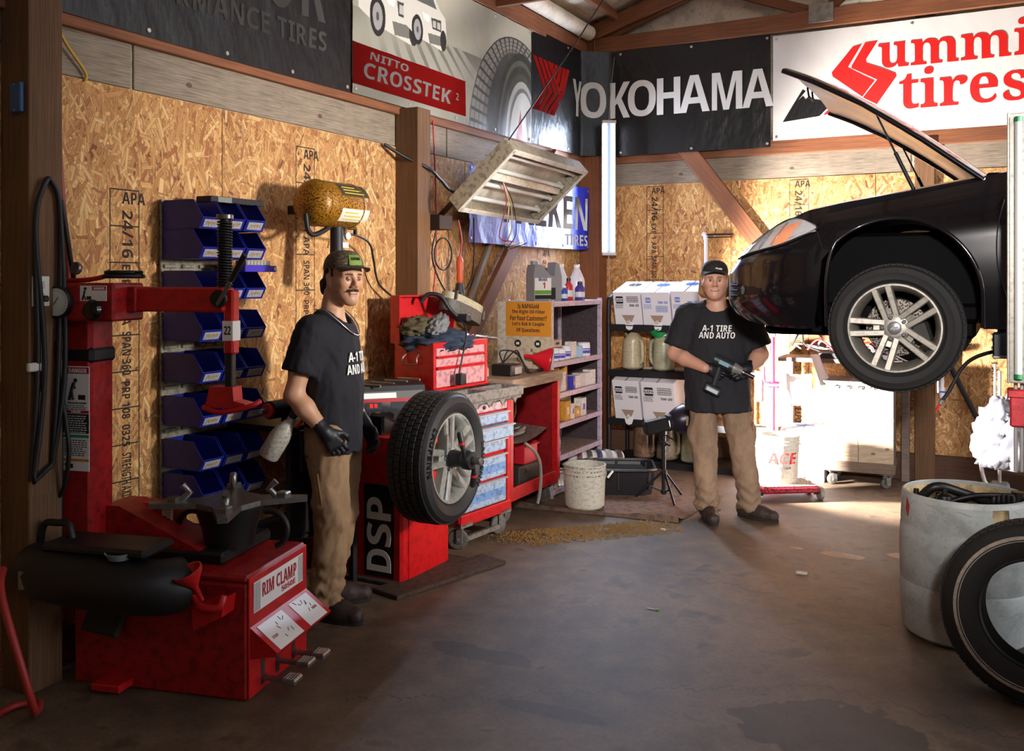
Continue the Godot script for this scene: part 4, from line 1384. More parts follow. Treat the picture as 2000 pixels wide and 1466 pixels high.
func build_bins() -> void:
	var panel := mat("louvre_panel", "8d887a", 0.6, 0.3, "dirty", 2.0)
	var blue := mat("bin_blue", "121f86", 0.35, 0.0, "grime", 3.0)
	var z0 := -3.13
	var rack := thing("louvred_panel", "pale louvred wall panel that carries the rows of blue bins", "wall panel", V(WX + 0.012, 0, z0))
	part(rack, "panel_sheet", MB.new().box(V(0.008, 1.28, -0.225), V(0.014, 1.5, 0.45), 0.003), panel)
	var rows := [1.885, 1.745, 1.55, 1.355, 1.16, 0.955, 0.75, 0.59]
	for y in rows:
		for k in 4:
			part(rack, "louvre", MB.new().box(V(0.02, y - 0.035, -0.05 - k * 0.11), V(0.012, 0.018, 0.075), 0.003), panel)
	var proto: Node3D
	var paper := mat("bin_label", "a9a8b4", 0.6, 0.0, "dirty", 8.0)
	var ink := mat("label_scrawl", "b59a3c", 0.7)
	var words := ["top row", "second row", "third row", "fourth row", "fifth row", "sixth row", "seventh row", "lowest row"]
	for r in rows.size():
		for k in 3:
			var p := V(WX + 0.035, rows[r], z0 - 0.005 - k * 0.142)
			var lab := "blue bin, %s of the panel's %s" % [["end nearest the tire changer,", "middle one", "end nearest the yellow tank,"][k], words[r]]
			if proto == null:
				proto = thing("parts_bin", lab, "bin", p, 0, "blue bins on the louvred panel")
				var b := MB.new()
				var side := v2([0, 0, 0.235, 0, 0.262, 0.05, 0.20, 0.135, 0, 0.135])
				for s in [0.0, 0.13]:
					b.prism(side, -s - 0.003, -s)
				b.box(V(0.12, 0.002, -0.066), V(0.235, 0.004, 0.132), 0.001)
				b.box(V(0.002, 0.067, -0.066), V(0.004, 0.135, 0.132), 0.001)
				b.prism(v2([0.232, 0, 0.236, 0, 0.264, 0.052, 0.260, 0.052]), -0.132, 0.0)
				part(proto, "tub", b, blue)
				var rim := MB.new()
				for s in [-0.001, -0.132]:
					rim.tube([V(0.262, 0.052, s), V(0.2, 0.136, s), V(0.005, 0.136, s)], 0.0028, 6)
				rim.tube([V(0.262, 0.052, 0), V(0.262, 0.052, -0.133)], 0.003, 6)
				part(proto, "rolled_rim", rim, blue)
				var lp := part(proto, "label_card", MB.new().box(V(0.0, 0.0, 0.0), V(0.10, 0.04, 0.002), 0.0005), paper)
				lp.transform = at(V(0.2515, 0.026, -0.066), V(0, 0, -1), V(0.47, 0.88, 0))
				var sc := MB.new()
				for j in 4:
					sc.tube(smooth([V(-0.035 + j * 0.018, -0.01, 0.0014), V(-0.03 + j * 0.018, 0.01, 0.0014), V(-0.022 + j * 0.018, -0.004, 0.0014), V(-0.018 + j * 0.018, 0.008, 0.0014)], 3), 0.0016, 4)
				part(lp, "handwriting", sc, ink)
			else:
				copy(proto, p, 0, lab)
	var dark := mat("dark_card", "1a181c", 0.6)
	var bx := thing("blade_box", "flat dark box with a grey band on the top row of bins", "box", V(WX + 0.17, 2.035, -3.44))
	part(bx, "carton", MB.new().box(Vector3.ZERO, V(0.1, 0.03, 0.36), 0.002), dark)
	part(bx, "band", MB.new().box(V(0.0505, 0, 0.09), V(0.002, 0.026, 0.09), 0.0005), mat("band_grey", "7d8078", 0.5))
	var pb := thing("slim_box", "slim purple blue box lying across the bins of the third row", "box", V(WX + 0.26, 1.70, -3.52))
	part(pb, "carton", MB.new().box(Vector3.ZERO, V(0.07, 0.032, 0.22), 0.002), mat("purple_card", "3a2bb0", 0.4))
	part(pb, "dot", MB.new().cyl(V(0.035, 0, -0.1), V(0.0362, 0, -0.1), 0.009, 14), mat("print_white", "e9e7e2", 0.4))
	var gb := thing("weight_box", "box of grey wheel weights on the slim purple box", "box", V(WX + 0.26, 1.716, -3.5))
	part(gb, "carton", MB.new().box(V(0, 0.012, 0), V(0.07, 0.024, 0.17), 0.001), mat("card_grey", "6f7068", 0.6))
	for k in 7:
		part(gb, "weight_strip", MB.new().box(V(0.036, 0.012, -0.07 + k * 0.023), V(0.003, 0.02, 0.017), 0.001), mat("strip_grey", ["9a9c92", "55584f"][k % 2], 0.5))
func spray_bottle(called: String, label: String, p: Vector3, tilt: Basis, m: Material) -> Node3D:
	var t := thing(called, label, "bottle", p)
	t.basis = tilt
	part(t, "bottle", MB.new().lathe(v2([0, 0, 0.042, 0, 0.05, 0.01, 0.051, 0.11, 0.044, 0.15, 0.025, 0.19, 0.018, 0.2, 0.018, 0.22, 0, 0.22]), 26), m)
	var tr := part(t, "trigger_head", MB.new().box(V(0.0, 0.245, 0), V(0.04, 0.05, 0.035), 0.008).box(V(0.03, 0.265, 0), V(0.08, 0.03, 0.03), 0.006), mat("trigger_black", "151417", 0.45))
	part(tr, "trigger", MB.new().tube(smooth([V(0.045, 0.255, 0), V(0.05, 0.22, 0), V(0.04, 0.19, 0)]), 0.007, 8), mat("trigger_red", "b01a1c", 0.4))
	return t
func build_left_clutter() -> void:
	var blk := mat("cable_black", "141315", 0.55)
	var redh := mat("hose_red", "8e3423", 0.5)
	solo("air_hose", MB.new().tube(smooth([V(WX + 0.03, 3.0, -2.56), V(WX + 0.03, 2.5, -2.57), V(WX + 0.035, 2.0, -2.6), V(WX + 0.03, 1.7, -2.63), V(WX + 0.03, 1.3, -2.66), V(WX + 0.04, 0.95, -2.68)], 8), 0.012, 8), redh, "thin red brown hose hanging straight down the strand board wall", "hose")
	solo("wire", MB.new().tube(smooth([V(WX + 0.02, 2.78, -2.55), V(WX + 0.03, 2.66, -2.62), V(WX + 0.02, 2.56, -2.72), V(WX + 0.01, 2.52, -2.73)], 6), 0.007, 6), mat("wire_yellow", "c29a2e", 0.5), "short yellow wire at the top of the strand board wall", "wire")
	var loop := []
	for k in 2:
		var off := 0.018 * k
		loop.append_array(smooth([V(WX + 0.2 + off, 0.85, -2.34), V(WX + 0.2 + off, 1.3, -2.37 - off), V(WX + 0.2, 1.85, -2.36), V(WX + 0.21, 2.02, -2.39), V(WX + 0.2, 2.04, -2.43), V(WX + 0.2, 1.9, -2.47), V(WX + 0.2 + off, 1.3, -2.46 - off), V(WX + 0.19, 0.9, -2.44)], 8))
	solo("looped_cable", MB.new().tube(loop, 0.011, 8), blk, "thick black cord looped over a nail on the first post", "cord")
	solo("black_cable", MB.new().tube(smooth([V(WX + 0.2, 1.97, -2.475), V(WX + 0.19, 1.75, -2.52), V(WX + 0.1, 1.5, -2.62), V(WX + 0.06, 1.2, -2.6), V(WX + 0.05, 0.95, -2.56), V(WX + 0.06, 0.86, -2.54)], 8), 0.01, 8), blk, "single black cord running from the post behind the tire changer", "cord")
	var so := thing("wall_outlet", "white duplex outlet with a plug on the first post", "outlet", V(WX + 0.182, 1.60, -2.395))
	part(so, "cover_plate", MB.new().box(V(0, 0, 0), V(0.006, 0.12, 0.075), 0.002), mat("ivory_plastic", "d8d4ca", 0.4))
	for y in [0.025, -0.025]:
		part(so, "socket", MB.new().box(V(0.004, y, 0), V(0.004, 0.03, 0.03), 0.003), mat("ivory_dark", "b0aca0", 0.4))
	part(so, "plug", MB.new().box(V(0.02, -0.03, 0), V(0.035, 0.025, 0.03), 0.006), blk)
	var sw := thing("blue_box", "small blue electrical box on the side of the first post", "box", V(WX + 0.12, 2.37, -2.335))
	part(sw, "cover", MB.new().box(Vector3.ZERO, V(0.07, 0.12, 0.02), 0.004), mat("blue_plastic", "24507e", 0.4))
	for y in [0.05, -0.05]:
		part(sw, "screw", MB.new().cyl(V(0, y, 0.01), V(0, y, 0.013), 0.006, 10), mat("galvanised", "9c9a94", 0.45, 0.7, "grime"))
	var clip := thing("red_handled_tool", "white headed tool with a red handle hung on the first post", "tool", V(WX + 0.2, 1.28, -2.36))
	part(clip, "tool_head", MB.new().box(V(0, 0.02, 0), V(0.02, 0.035, 0.07), 0.005), mat("tool_white", "cfcac0", 0.4))
	part(clip, "tool_handle", MB.new().cyl(V(0, 0.0, -0.03), V(0, -0.08, -0.035), 0.011, 10), mat("trigger_red", "b01a1c", 0.4))
	solo("air_hose", MB.new().tube(smooth([V(-3.36, 0.55, -2.2), V(-3.25, 0.5, -2.12), V(-3.12, 0.3, -2.1), V(-3.1, 0.12, -2.14), V(-3.2, 0.03, -2.22), V(-3.3, 0.016, -2.3), V(-3.35, 0.016, -2.2), V(-3.2, 0.016, -1.95), V(-2.9, 0.016, -1.85)], 8), 0.014, 8), mat("hose_bright", "a02a24", 0.5), "red air hose coiled on the floor at the first post", "hose")
	var yel := mat("tank_yellow", "b07c18", 0.42, 0.2, "rust", 3.2)
	var t := thing("bead_blaster", "rusty yellow air tank on a black barrel with valve and gauge", "air tank", V(-3.27, 2.055, -4.05), deg_to_rad(0))
	var body := MB.new()
	body.xf = Transform3D(Basis(Vector3.RIGHT, -PI / 2), V(0, 0, 0.21))
	body.lathe(v2([0, -0.035, 0.06, -0.03, 0.1, -0.012, 0.118, 0.015, 0.125, 0.03, 0.125, 0.325, 0.118, 0.345, 0.09, 0.37, 0.05, 0.382, 0, 0.385]), 40)
	part(t, "tank", body, yel)
	var wm := MB.new()
	wm.xf = Transform3D(Basis(Vector3.RIGHT, -PI / 2), V(0, 0, 0.21))
	wm.lathe(v2([0.1255, 0.036, 0.128, 0.038, 0.128, 0.046, 0.1255, 0.048]), 40)
	wm.lathe(v2([0.1255, 0.312, 0.128, 0.314, 0.128, 0.322, 0.1255, 0.324]), 40)
	part(t, "weld_seam", wm, yel)
	for a in [[20.0, 62.0, "d"], [-48.0, -12.0, "w"]]:
		var sheet := MB.new()
		sheet.grid(func(u: float, v: float) -> Vector3:
			var g := deg_to_rad(lerpf(a[0], a[1], v))
			return V(cos(g) * 0.1262, sin(g) * 0.1262, 0.08 - 0.24 * u), 8, 8)
		part(t, "decal", sheet, mat("decal_dark", "3b3a2c", 0.4) if a[2] == "d" else mat("decal_pale", "d9d6c4", 0.35))
		var stripe := MB.new()
		for k in 3:
			stripe.tube([V(cos(deg_to_rad(a[0] + 8 + k * 9)) * 0.1266, sin(deg_to_rad(a[0] + 8 + k * 9)) * 0.1266, 0.05), V(cos(deg_to_rad(a[0] + 8 + k * 9)) * 0.1266, sin(deg_to_rad(a[0] + 8 + k * 9)) * 0.1266, -0.12 + k * 0.03)], 0.003, 5)
		part(t, "decal_print", stripe, mat("decal_yellow", "d8b83a", 0.4))
	part(t, "barrel", MB.new().cyl(V(0, -0.10, -0.02), V(0.02, -0.42, 0.0), 0.035, 18, 0.042), blk)
	part(t, "handle", MB.new().tube(smooth([V(0.0, -0.11, 0.02), V(0.0, -0.15, 0.10), V(0, -0.17, 0.18), V(0, -0.14, 0.22), V(0, -0.06, 0.235)], 6), 0.014, 10), blk)
	var v := part(t, "valve", MB.new().cyl(V(0.0, -0.11, -0.1), V(0.01, -0.16, -0.07), 0.014, 12).cyl(V(0.0, -0.12, -0.12), V(0, -0.12, -0.19), 0.011, 10), mat("valve_brass", "6e5a34", 0.4, 0.7))
	part(v, "lever", MB.new().box(V(0.0, -0.135, -0.185), V(0.02, 0.04, 0.014), 0.003), blk)
	part(t, "dial_gauge", MB.new().lathe(v2([0, 0, 0.022, 0, 0.022, 0.012, 0.018, 0.016, 0, 0.014]), 22), mat("dial_paper", "d6d4c8", 0.4)).transform = Transform3D(Basis(Vector3.FORWARD, PI / 2), V(0.045, -0.17, -0.05))
	part(t, "wall_bracket", MB.new().box(V(-0.2, -0.02, 0.02), V(0.2, 0.05, 0.05), 0.006), blk)
	part(t, "tag", MB.new().box(V(0.05, -0.22, -0.035), V(0.003, 0.03, 0.05), 0.001), mat("print_white", "e9e7e2", 0.4))
	solo("air_line", MB.new().tube(smooth([V(-3.27, 1.90, -4.15), V(-3.34, 1.90, -4.35), V(-3.44, 1.86, -4.6), V(-3.5, 1.76, -4.72), V(-3.52, 1.62, -4.8), V(-3.5, 1.52, -4.95), V(-3.5, 1.49, -5.02)], 8), 0.007, 7), blk, "thin black line running from the yellow tank along the wall", "hose")
	var bn := thing("parts_bench", "dark steel bench between the blue bins and the balancer", "bench", V(-3.33, 0, -3.68))
	part(bn, "top", MB.new().box(V(0, 0.9, -0.12), V(0.42, 0.03, 0.56), 0.004), mat("bench_dark", "1d1b1c", 0.6, 0.2, "dirty", 2.0))
	for q in [[-0.18, 0.12], [0.18, 0.12], [-0.18, -0.38], [0.18, -0.38]]:
		part(bn, "leg", MB.new().box(V(q[0], 0.44, q[1]), V(0.035, 0.89, 0.035), 0.003), M["bench_dark"])
	part(bn, "shelf", MB.new().box(V(0, 0.35, -0.12), V(0.4, 0.02, 0.54), 0.003), M["bench_dark"])
	part(bn, "front_panel", MB.new().box(V(0.2, 0.62, -0.12), V(0.012, 0.5, 0.54), 0.003), M["bench_dark"])
	spray_bottle("spray_bottle", "grimy white spray bottle hung upside down by its trigger head", V(-3.115, 0.80, -3.36), Basis(V(0, 1, 0), 0.5) * Basis(V(1, 0, 0), 0.0) * Basis(V(0, 0, 1), -0.55), mat("bottle_grimy", "b9b6ac", 0.4, 0.0, "dirty", 5.0))
	var can := thing("spray_can", "white spray can lying slanted on the dark bench", "can", V(-3.22, 1.02, -3.62))
	can.basis = Basis(Vector3.RIGHT, -0.75) * Basis(Vector3.BACK, 0.2)
	part(can, "can", MB.new().lathe(v2([0, 0, 0.03, 0, 0.033, 0.006, 0.033, 0.17, 0.026, 0.185, 0, 0.187]), 22), mat("can_white", "cfccc6", 0.35))
	part(can, "cap", MB.new().cyl(V(0, 0.186, 0), V(0, 0.215, 0), 0.02, 16), mat("cap_grey", "9a9a9c", 0.3, 0.7))
	var br := thing("brush", "black handled brush standing up on the dark bench", "brush", V(-3.32, 0.915, -3.74))
	br.basis = Basis(Vector3.BACK, -0.06)
	part(br, "bristles", MB.new().box(V(0, 0.07, 0), V(0.05, 0.14, 0.07), 0.01), mat("bristle_tan", "6b5a34", 0.9))
	part(br, "handle", MB.new().cyl(V(0, 0.13, 0), V(0, 0.22, 0), 0.01, 10).cyl(V(0, 0.2, 0), V(0.005, 0.38, 0), 0.017, 12), blk)
	var gn := thing("impact_gun", "black air impact gun with a red collar on the dark bench", "impact gun", V(-3.17, 0.93, -3.5))
	part(gn, "body", MB.new().cyl(V(0, 0.08, 0.07), V(0, 0.08, -0.1), 0.045, 18), blk)
	part(gn, "grip", MB.new().box(V(0, 0.0, -0.05), V(0.04, 0.13, 0.05), 0.012), blk)
	part(gn, "collar", MB.new().cyl(V(0, 0.08, 0.07), V(0, 0.08, 0.09), 0.036, 16), mat("trigger_red", "b01a1c", 0.4))
	part(gn, "anvil", MB.new().cyl(V(0, 0.08, 0.09), V(0, 0.08, 0.13), 0.013, 8), mat("worn_steel", "8a8a8c", 0.35, 0.85, "grime", 3.0))
	var sp := thing("fluid_pack", "dark blister pack with red print leaning on the bench front", "package", V(-3.08, 0.80, -3.62))
	part(sp, "card", MB.new().box(Vector3.ZERO, V(0.02, 0.2, 0.13), 0.002), mat("card_dark", "2c2226", 0.5))
	part(sp, "print", MB.new().box(V(0.0105, 0.02, 0.0), V(0.001, 0.05, 0.1), 0.0).box(V(0.0105, -0.05, 0.02), V(0.001, 0.012, 0.06), 0.0), mat("print_mixed", "6d4a52", 0.5))
	var ink := mat("board_ink", "2a2018", 0.85)
	var stamp := func(where: String, zc: float, y_top: float, rows: Array) -> void:
		var holder := get_node(where)
		var y := y_top
		for r in rows:
			var w: float = r[1]
			var h: float = r[2]
			var m := letters(r[0], w, h, font_bold, 0.0, 0.0008)
			var o := part(holder, "stamp", m, ink)
			if r[3]:
				o.transform = at(V(WX + 0.0006, y, zc + r[4]), Vector3.DOWN, V(0, 0, -1)) if where == "wall_left" else at(V(zc + r[4], y, WZ + 0.0006), Vector3.DOWN, Vector3.RIGHT)
				y -= w + 0.03
			else:
				o.transform = at(V(WX + 0.0006, y - h, zc + r[4]), V(0, 0, -1)) if where == "wall_left" else at(V(zc + r[4], y - h, WZ + 0.0006))
				y -= h + 0.03
	var rowset := [["APA", 0.13, 0.055, false, 0.0], ["24/16", 0.22, 0.06, true, 0.0], ["EXP 1", 0.14, 0.045, true, 0.0], ["APA", 0.11, 0.05, true, 0.0], ["SPAN 360", 0.20, 0.05, true, 0.0], ["PRP 108  0325", 0.30, 0.045, true, 0.0], ["STRENGTH AXIS THIS DIRECTION", 0.45, 0.05, true, 0.0], ["861-48", 0.26, 0.09, true, 0.0], ["EXPOSURE", 0.24, 0.06, true, 0.0]]
	stamp.call("wall_left", -2.93, 2.05, rowset)
	stamp.call("wall_left", -4.18, 2.4, rowset)
	stamp.call("wall_left", -7.32, 1.9, rowset)
	stamp.call("wall_back", -2.95, 2.5, rowset)
	stamp.call("wall_back", -1.64, 2.5, rowset)
	stamp.call("wall_back", -0.12, 1.45, rowset)
	for s in [["l", -2.90, 2.06, 0.6], ["l", -4.15, 2.41, 0.0], ["b", -2.97, 2.51, 0.6], ["b", -1.66, 2.51, 1.7]]:
		var g := MB.new()
		for k in 9:
			var y: float = s[2] - k * (s[2] - 0.55) / 9.0
			if s[0] == "l":
				g.box(V(WX + 0.0004, y, s[1] - 0.045), V(0.0006, 0.006, 0.16), 0.0)
			else:
				g.box(V(s[1] + 0.055, y, WZ + 0.0004), V(0.16, 0.006, 0.0006), 0.0)
		if s[0] == "l":
			for z in [0.035, -0.125]:
				g.box(V(WX + 0.0004, (s[2] + 0.55) / 2, s[1] + z), V(0.0006, s[2] - 0.55, 0.005), 0.0)
		else:
			for x in [-0.025, 0.135]:
				g.box(V(s[1] + x, (s[2] + 0.55) / 2, WZ + 0.0004), V(0.005, s[2] - 0.55, 0.0006), 0.0)
		part(get_node("wall_left" if s[0] == "l" else "wall_back"), "stamp_frame", g, ink)
func build_balancer() -> void:
	var red := mat("balancer_red", "c41318", 0.3, 0.0, "grime", 1.2)
	var blk := mat("balancer_black", "141416", 0.45)
	var t := thing("wheel_balancer", "red wheel balancer cabinet with a sloping display panel and threaded shaft", "wheel balancer", V(-3.12, 0, -4.36))
	part(t, "cabinet", MB.new().box(V(0.0, 0.40, 0.0), V(0.5, 0.8, 0.48), 0.014), red)
	part(t, "front_panel", MB.new().box(V(0.252, 0.29, -0.02), V(0.01, 0.56, 0.40), 0.004), red)
	part(t, "head", MB.new().box(V(-0.06, 0.85, 0.0), V(0.36, 0.12, 0.46), 0.012), blk)
	part(t, "weight_tray", MB.new().box(V(-0.15, 0.98, -0.02), V(0.24, 0.14, 0.5), 0.012), blk)
	for k in 4:
		part(t, "tray_divider", MB.new().box(V(-0.02, 1.055, -0.22 + k * 0.13), V(0.16, 0.015, 0.012), 0.002), mat("pedal_alloy", "a0a0a2", 0.3, 0.85))
	var d := part(t, "display_housing", MB.new().prism(v2([0, 0, 0.13, 0, 0.06, 0.19, 0, 0.2]), -0.20, 0.20), blk)
	d.transform = at(V(0.02, 0.86, 0.05), V(0.75, 0, 0.66), Vector3.UP)
	var fx := V(0.133, 0.006, 0)
	var up := V(-0.07, 0.19, 0).normalized()
	var fp := part(d, "display_face", MB.new().box(V(0.19, 0.085, 0), V(0.37, 0.165, 0.003), 0.001), mat("panel_grey", "5d5a58", 0.4))
	fp.transform = Transform3D(Basis(V(0, 0, -1), up, V(0, 0, -1).cross(up)), fx + V(0.002, 0, 0.19))
	var strip := part(t, "display_strip", MB.new().box(V(0.12, 0.143, 0.002), V(0.2, 0.03, 0.002), 0.0), mat("print_white", "e9e7e2", 0.4))
	strip.transform = d.transform * fp.transform
	var redb := part(t, "display_strip", MB.new().box(V(0.19, 0.113, 0.002), V(0.36, 0.022, 0.002), 0.0), mat("ink_red", "a81c20", 0.5))
	redb.transform = strip.transform
	for k in 2:
		var win := part(t, "led_window", MB.new().box(V(0.09 + k * 0.14, 0.085, 0.003), V(0.09, 0.04, 0.002), 0.0), mat("window_dark", "120808", 0.2))
		win.transform = strip.transform
		if k == 0:
			var dg := part(win, "led_digits", MB.new().box(V(0.075, 0.087, 0.0045), V(0.016, 0.022, 0.001), 0.0).box(V(0.1, 0.087, 0.0045), V(0.016, 0.022, 0.001), 0.0), glow("led_red", "ff2010", 1.6))
			dg.material_override.albedo_color = Color("801008")
	for r in 2:
		for k in 5:
			var key := part(t, "key", MB.new().box(V(0.05 + k * 0.03, 0.02 + r * 0.025, 0.003), V(0.02, 0.016, 0.003), 0.001), mat("key_yellow", "b8a240", 0.4) if (k + r) % 3 == 0 else blk)
			key.transform = strip.transform
	for k in 3:
		part(t, "side_letter", letters("DSP"[k], 0.12, 0.16, null, 0.0, 0.002), mat("print_white", "e9e7e2", 0.4)).transform = at(V(0.18, 0.06 + k * 0.14, 0.2425), Vector3.UP, Vector3.LEFT)
	part(t, "side_panel", MB.new().box(V(0.1, 0.28, 0.2405), V(0.2, 0.5, 0.002), 0.0), mat("decal_black", "151313", 0.4))
	var sy := 0.73
	var steel := mat("worn_steel", "8a8a8c", 0.35, 0.85, "grime", 3.0)
	part(t, "shaft_housing", MB.new().cyl(V(0.2, sy, 0.14), V(0.36, sy, 0.14), 0.06, 24), red)
	part(t, "shaft", MB.new().cyl(V(0.3, sy, 0.14), V(0.62, sy, 0.14), 0.018, 18), steel)
	part(t, "foot_plate", MB.new().box(V(0.02, 0.012, -0.02), V(0.62, 0.02, 0.6), 0.003), mat("foot_rust", "4b3a30", 0.8, 0.2, "dirty", 2.0))
	var w := thing("mounted_tire", "alloy wheel with black tire mounted on the red balancer", "wheel", V(-2.605, sy, -4.06))
	w.basis = Basis(Vector3.UP, 0.05) * Basis(Vector3.BACK, -PI / 2) * Basis(Vector3.UP, 0.5)
	var rub := mat("tire_new", "19191a", 0.62, 0.0, "grime", 2.0)
	var ty := tire_parts(w, 0.338, 0.235, 0.224, rub)
	var alloy := mat("alloy_clean", "c6cac8", 0.3, 0.7, "grime", 2.0)
	alloy_wheel(w, alloy, false)
	var pale := mat("sidewall_print", "8c8c8c", 0.6)
	part(ty, "sidewall_lettering", arc_text("LAUFENN", 0.272, 0.03, 48, 75 - 28.6, 0.1205), pale)
	part(ty, "sidewall_lettering", arc_text("LAUFENN", 0.272, 0.03, 48, 255 - 28.6, 0.1205, true), pale)
	var nut := thing("wing_nut", "black quick nut with two handles clamping the balancer wheel", "clamp nut", V(-2.493, sy, -4.06))
	nut.basis = Basis(Vector3.BACK, -PI / 2)
	part(nut, "cone", MB.new().lathe(v2([0.02, -0.02, 0.045, -0.02, 0.04, 0.03, 0.034, 0.05, 0.02, 0.05]), 28), blk)
	part(nut, "nut_body", MB.new().lathe(v2([0.02, 0.05, 0.048, 0.05, 0.05, 0.06, 0.05, 0.09, 0.044, 0.098, 0.02, 0.1]), 28), blk)
	for s in [1.0, -1.0]:
		var hd := part(nut, "handle", MB.new().tube(smooth([V(-0.01 * s, 0.07, 0.035 * s), V(-0.05 * s, 0.075, 0.05 * s), V(-0.1 * s, 0.07, 0.06 * s), V(-0.15 * s, 0.06, 0.062 * s)]), [0.012, 0.012, 0.012, 0.012, 0.012, 0.012, 0.012, 0.012, 0.013, 0.014, 0.015, 0.016, 0.017, 0.017, 0.017, 0.017, 0.016, 0.015, 0.012], 10), blk)
		part(hd, "collar", MB.new().cyl(V(-0.085 * s, 0.072, 0.058 * s), V(-0.1 * s, 0.07, 0.061 * s), 0.0175, 12), mat("trigger_red", "b01a1c", 0.4))
	part(nut, "thread_end", MB.new().cyl(V(0, 0.1, 0), V(0, 0.15, 0), 0.019, 16), steel)
	var pl := lumber(self, "floor_plank", V(-2.86, 0.012, -3.95), V(-2.66, 0.012, -4.75), 0.2, 0.022, mat("foot_rust", "4b3a30", 0.8, 0.2, "dirty", 2.0))
	pl.name = numbered("floor_plank")
	tag(pl, "dark grimy plank on the floor before the red balancer", "plank")
func caster(parent: Node, p: Vector3, r := 0.06, swivel := 0.0) -> void:
	var m := mat("caster_steel", "7d7a74", 0.5, 0.6, "dirty", 3.0)
	var c := part(parent, "caster_fork", MB.new().box(V(0, r * 2 + 0.03, 0), V(0.09, 0.012, 0.09), 0.002).box(V(0.01, r * 1.4, 0.024), V(0.04, r * 1.5, 0.006), 0.002).box(V(0.01, r * 1.4, -0.024), V(0.04, r * 1.5, 0.006), 0.002).cyl(V(0, r, -0.03), V(0, r, 0.03), 0.01, 10), m)
	c.position = p
	c.rotation.y = swivel
	var w := part(c, "caster_wheel", MB.new().lathe(v2([0.012, -0.016, r * 0.8, -0.016, r - 0.004, -0.014, r, -0.008, r, 0.008, r - 0.004, 0.014, r * 0.8, 0.016, 0.012, 0.016]), 26), mat("caster_rubber", "5e5a55", 0.7, 0.0, "dirty", 3.0))
	w.transform = Transform3D(Basis(Vector3.RIGHT, PI / 2), V(0, r, 0))
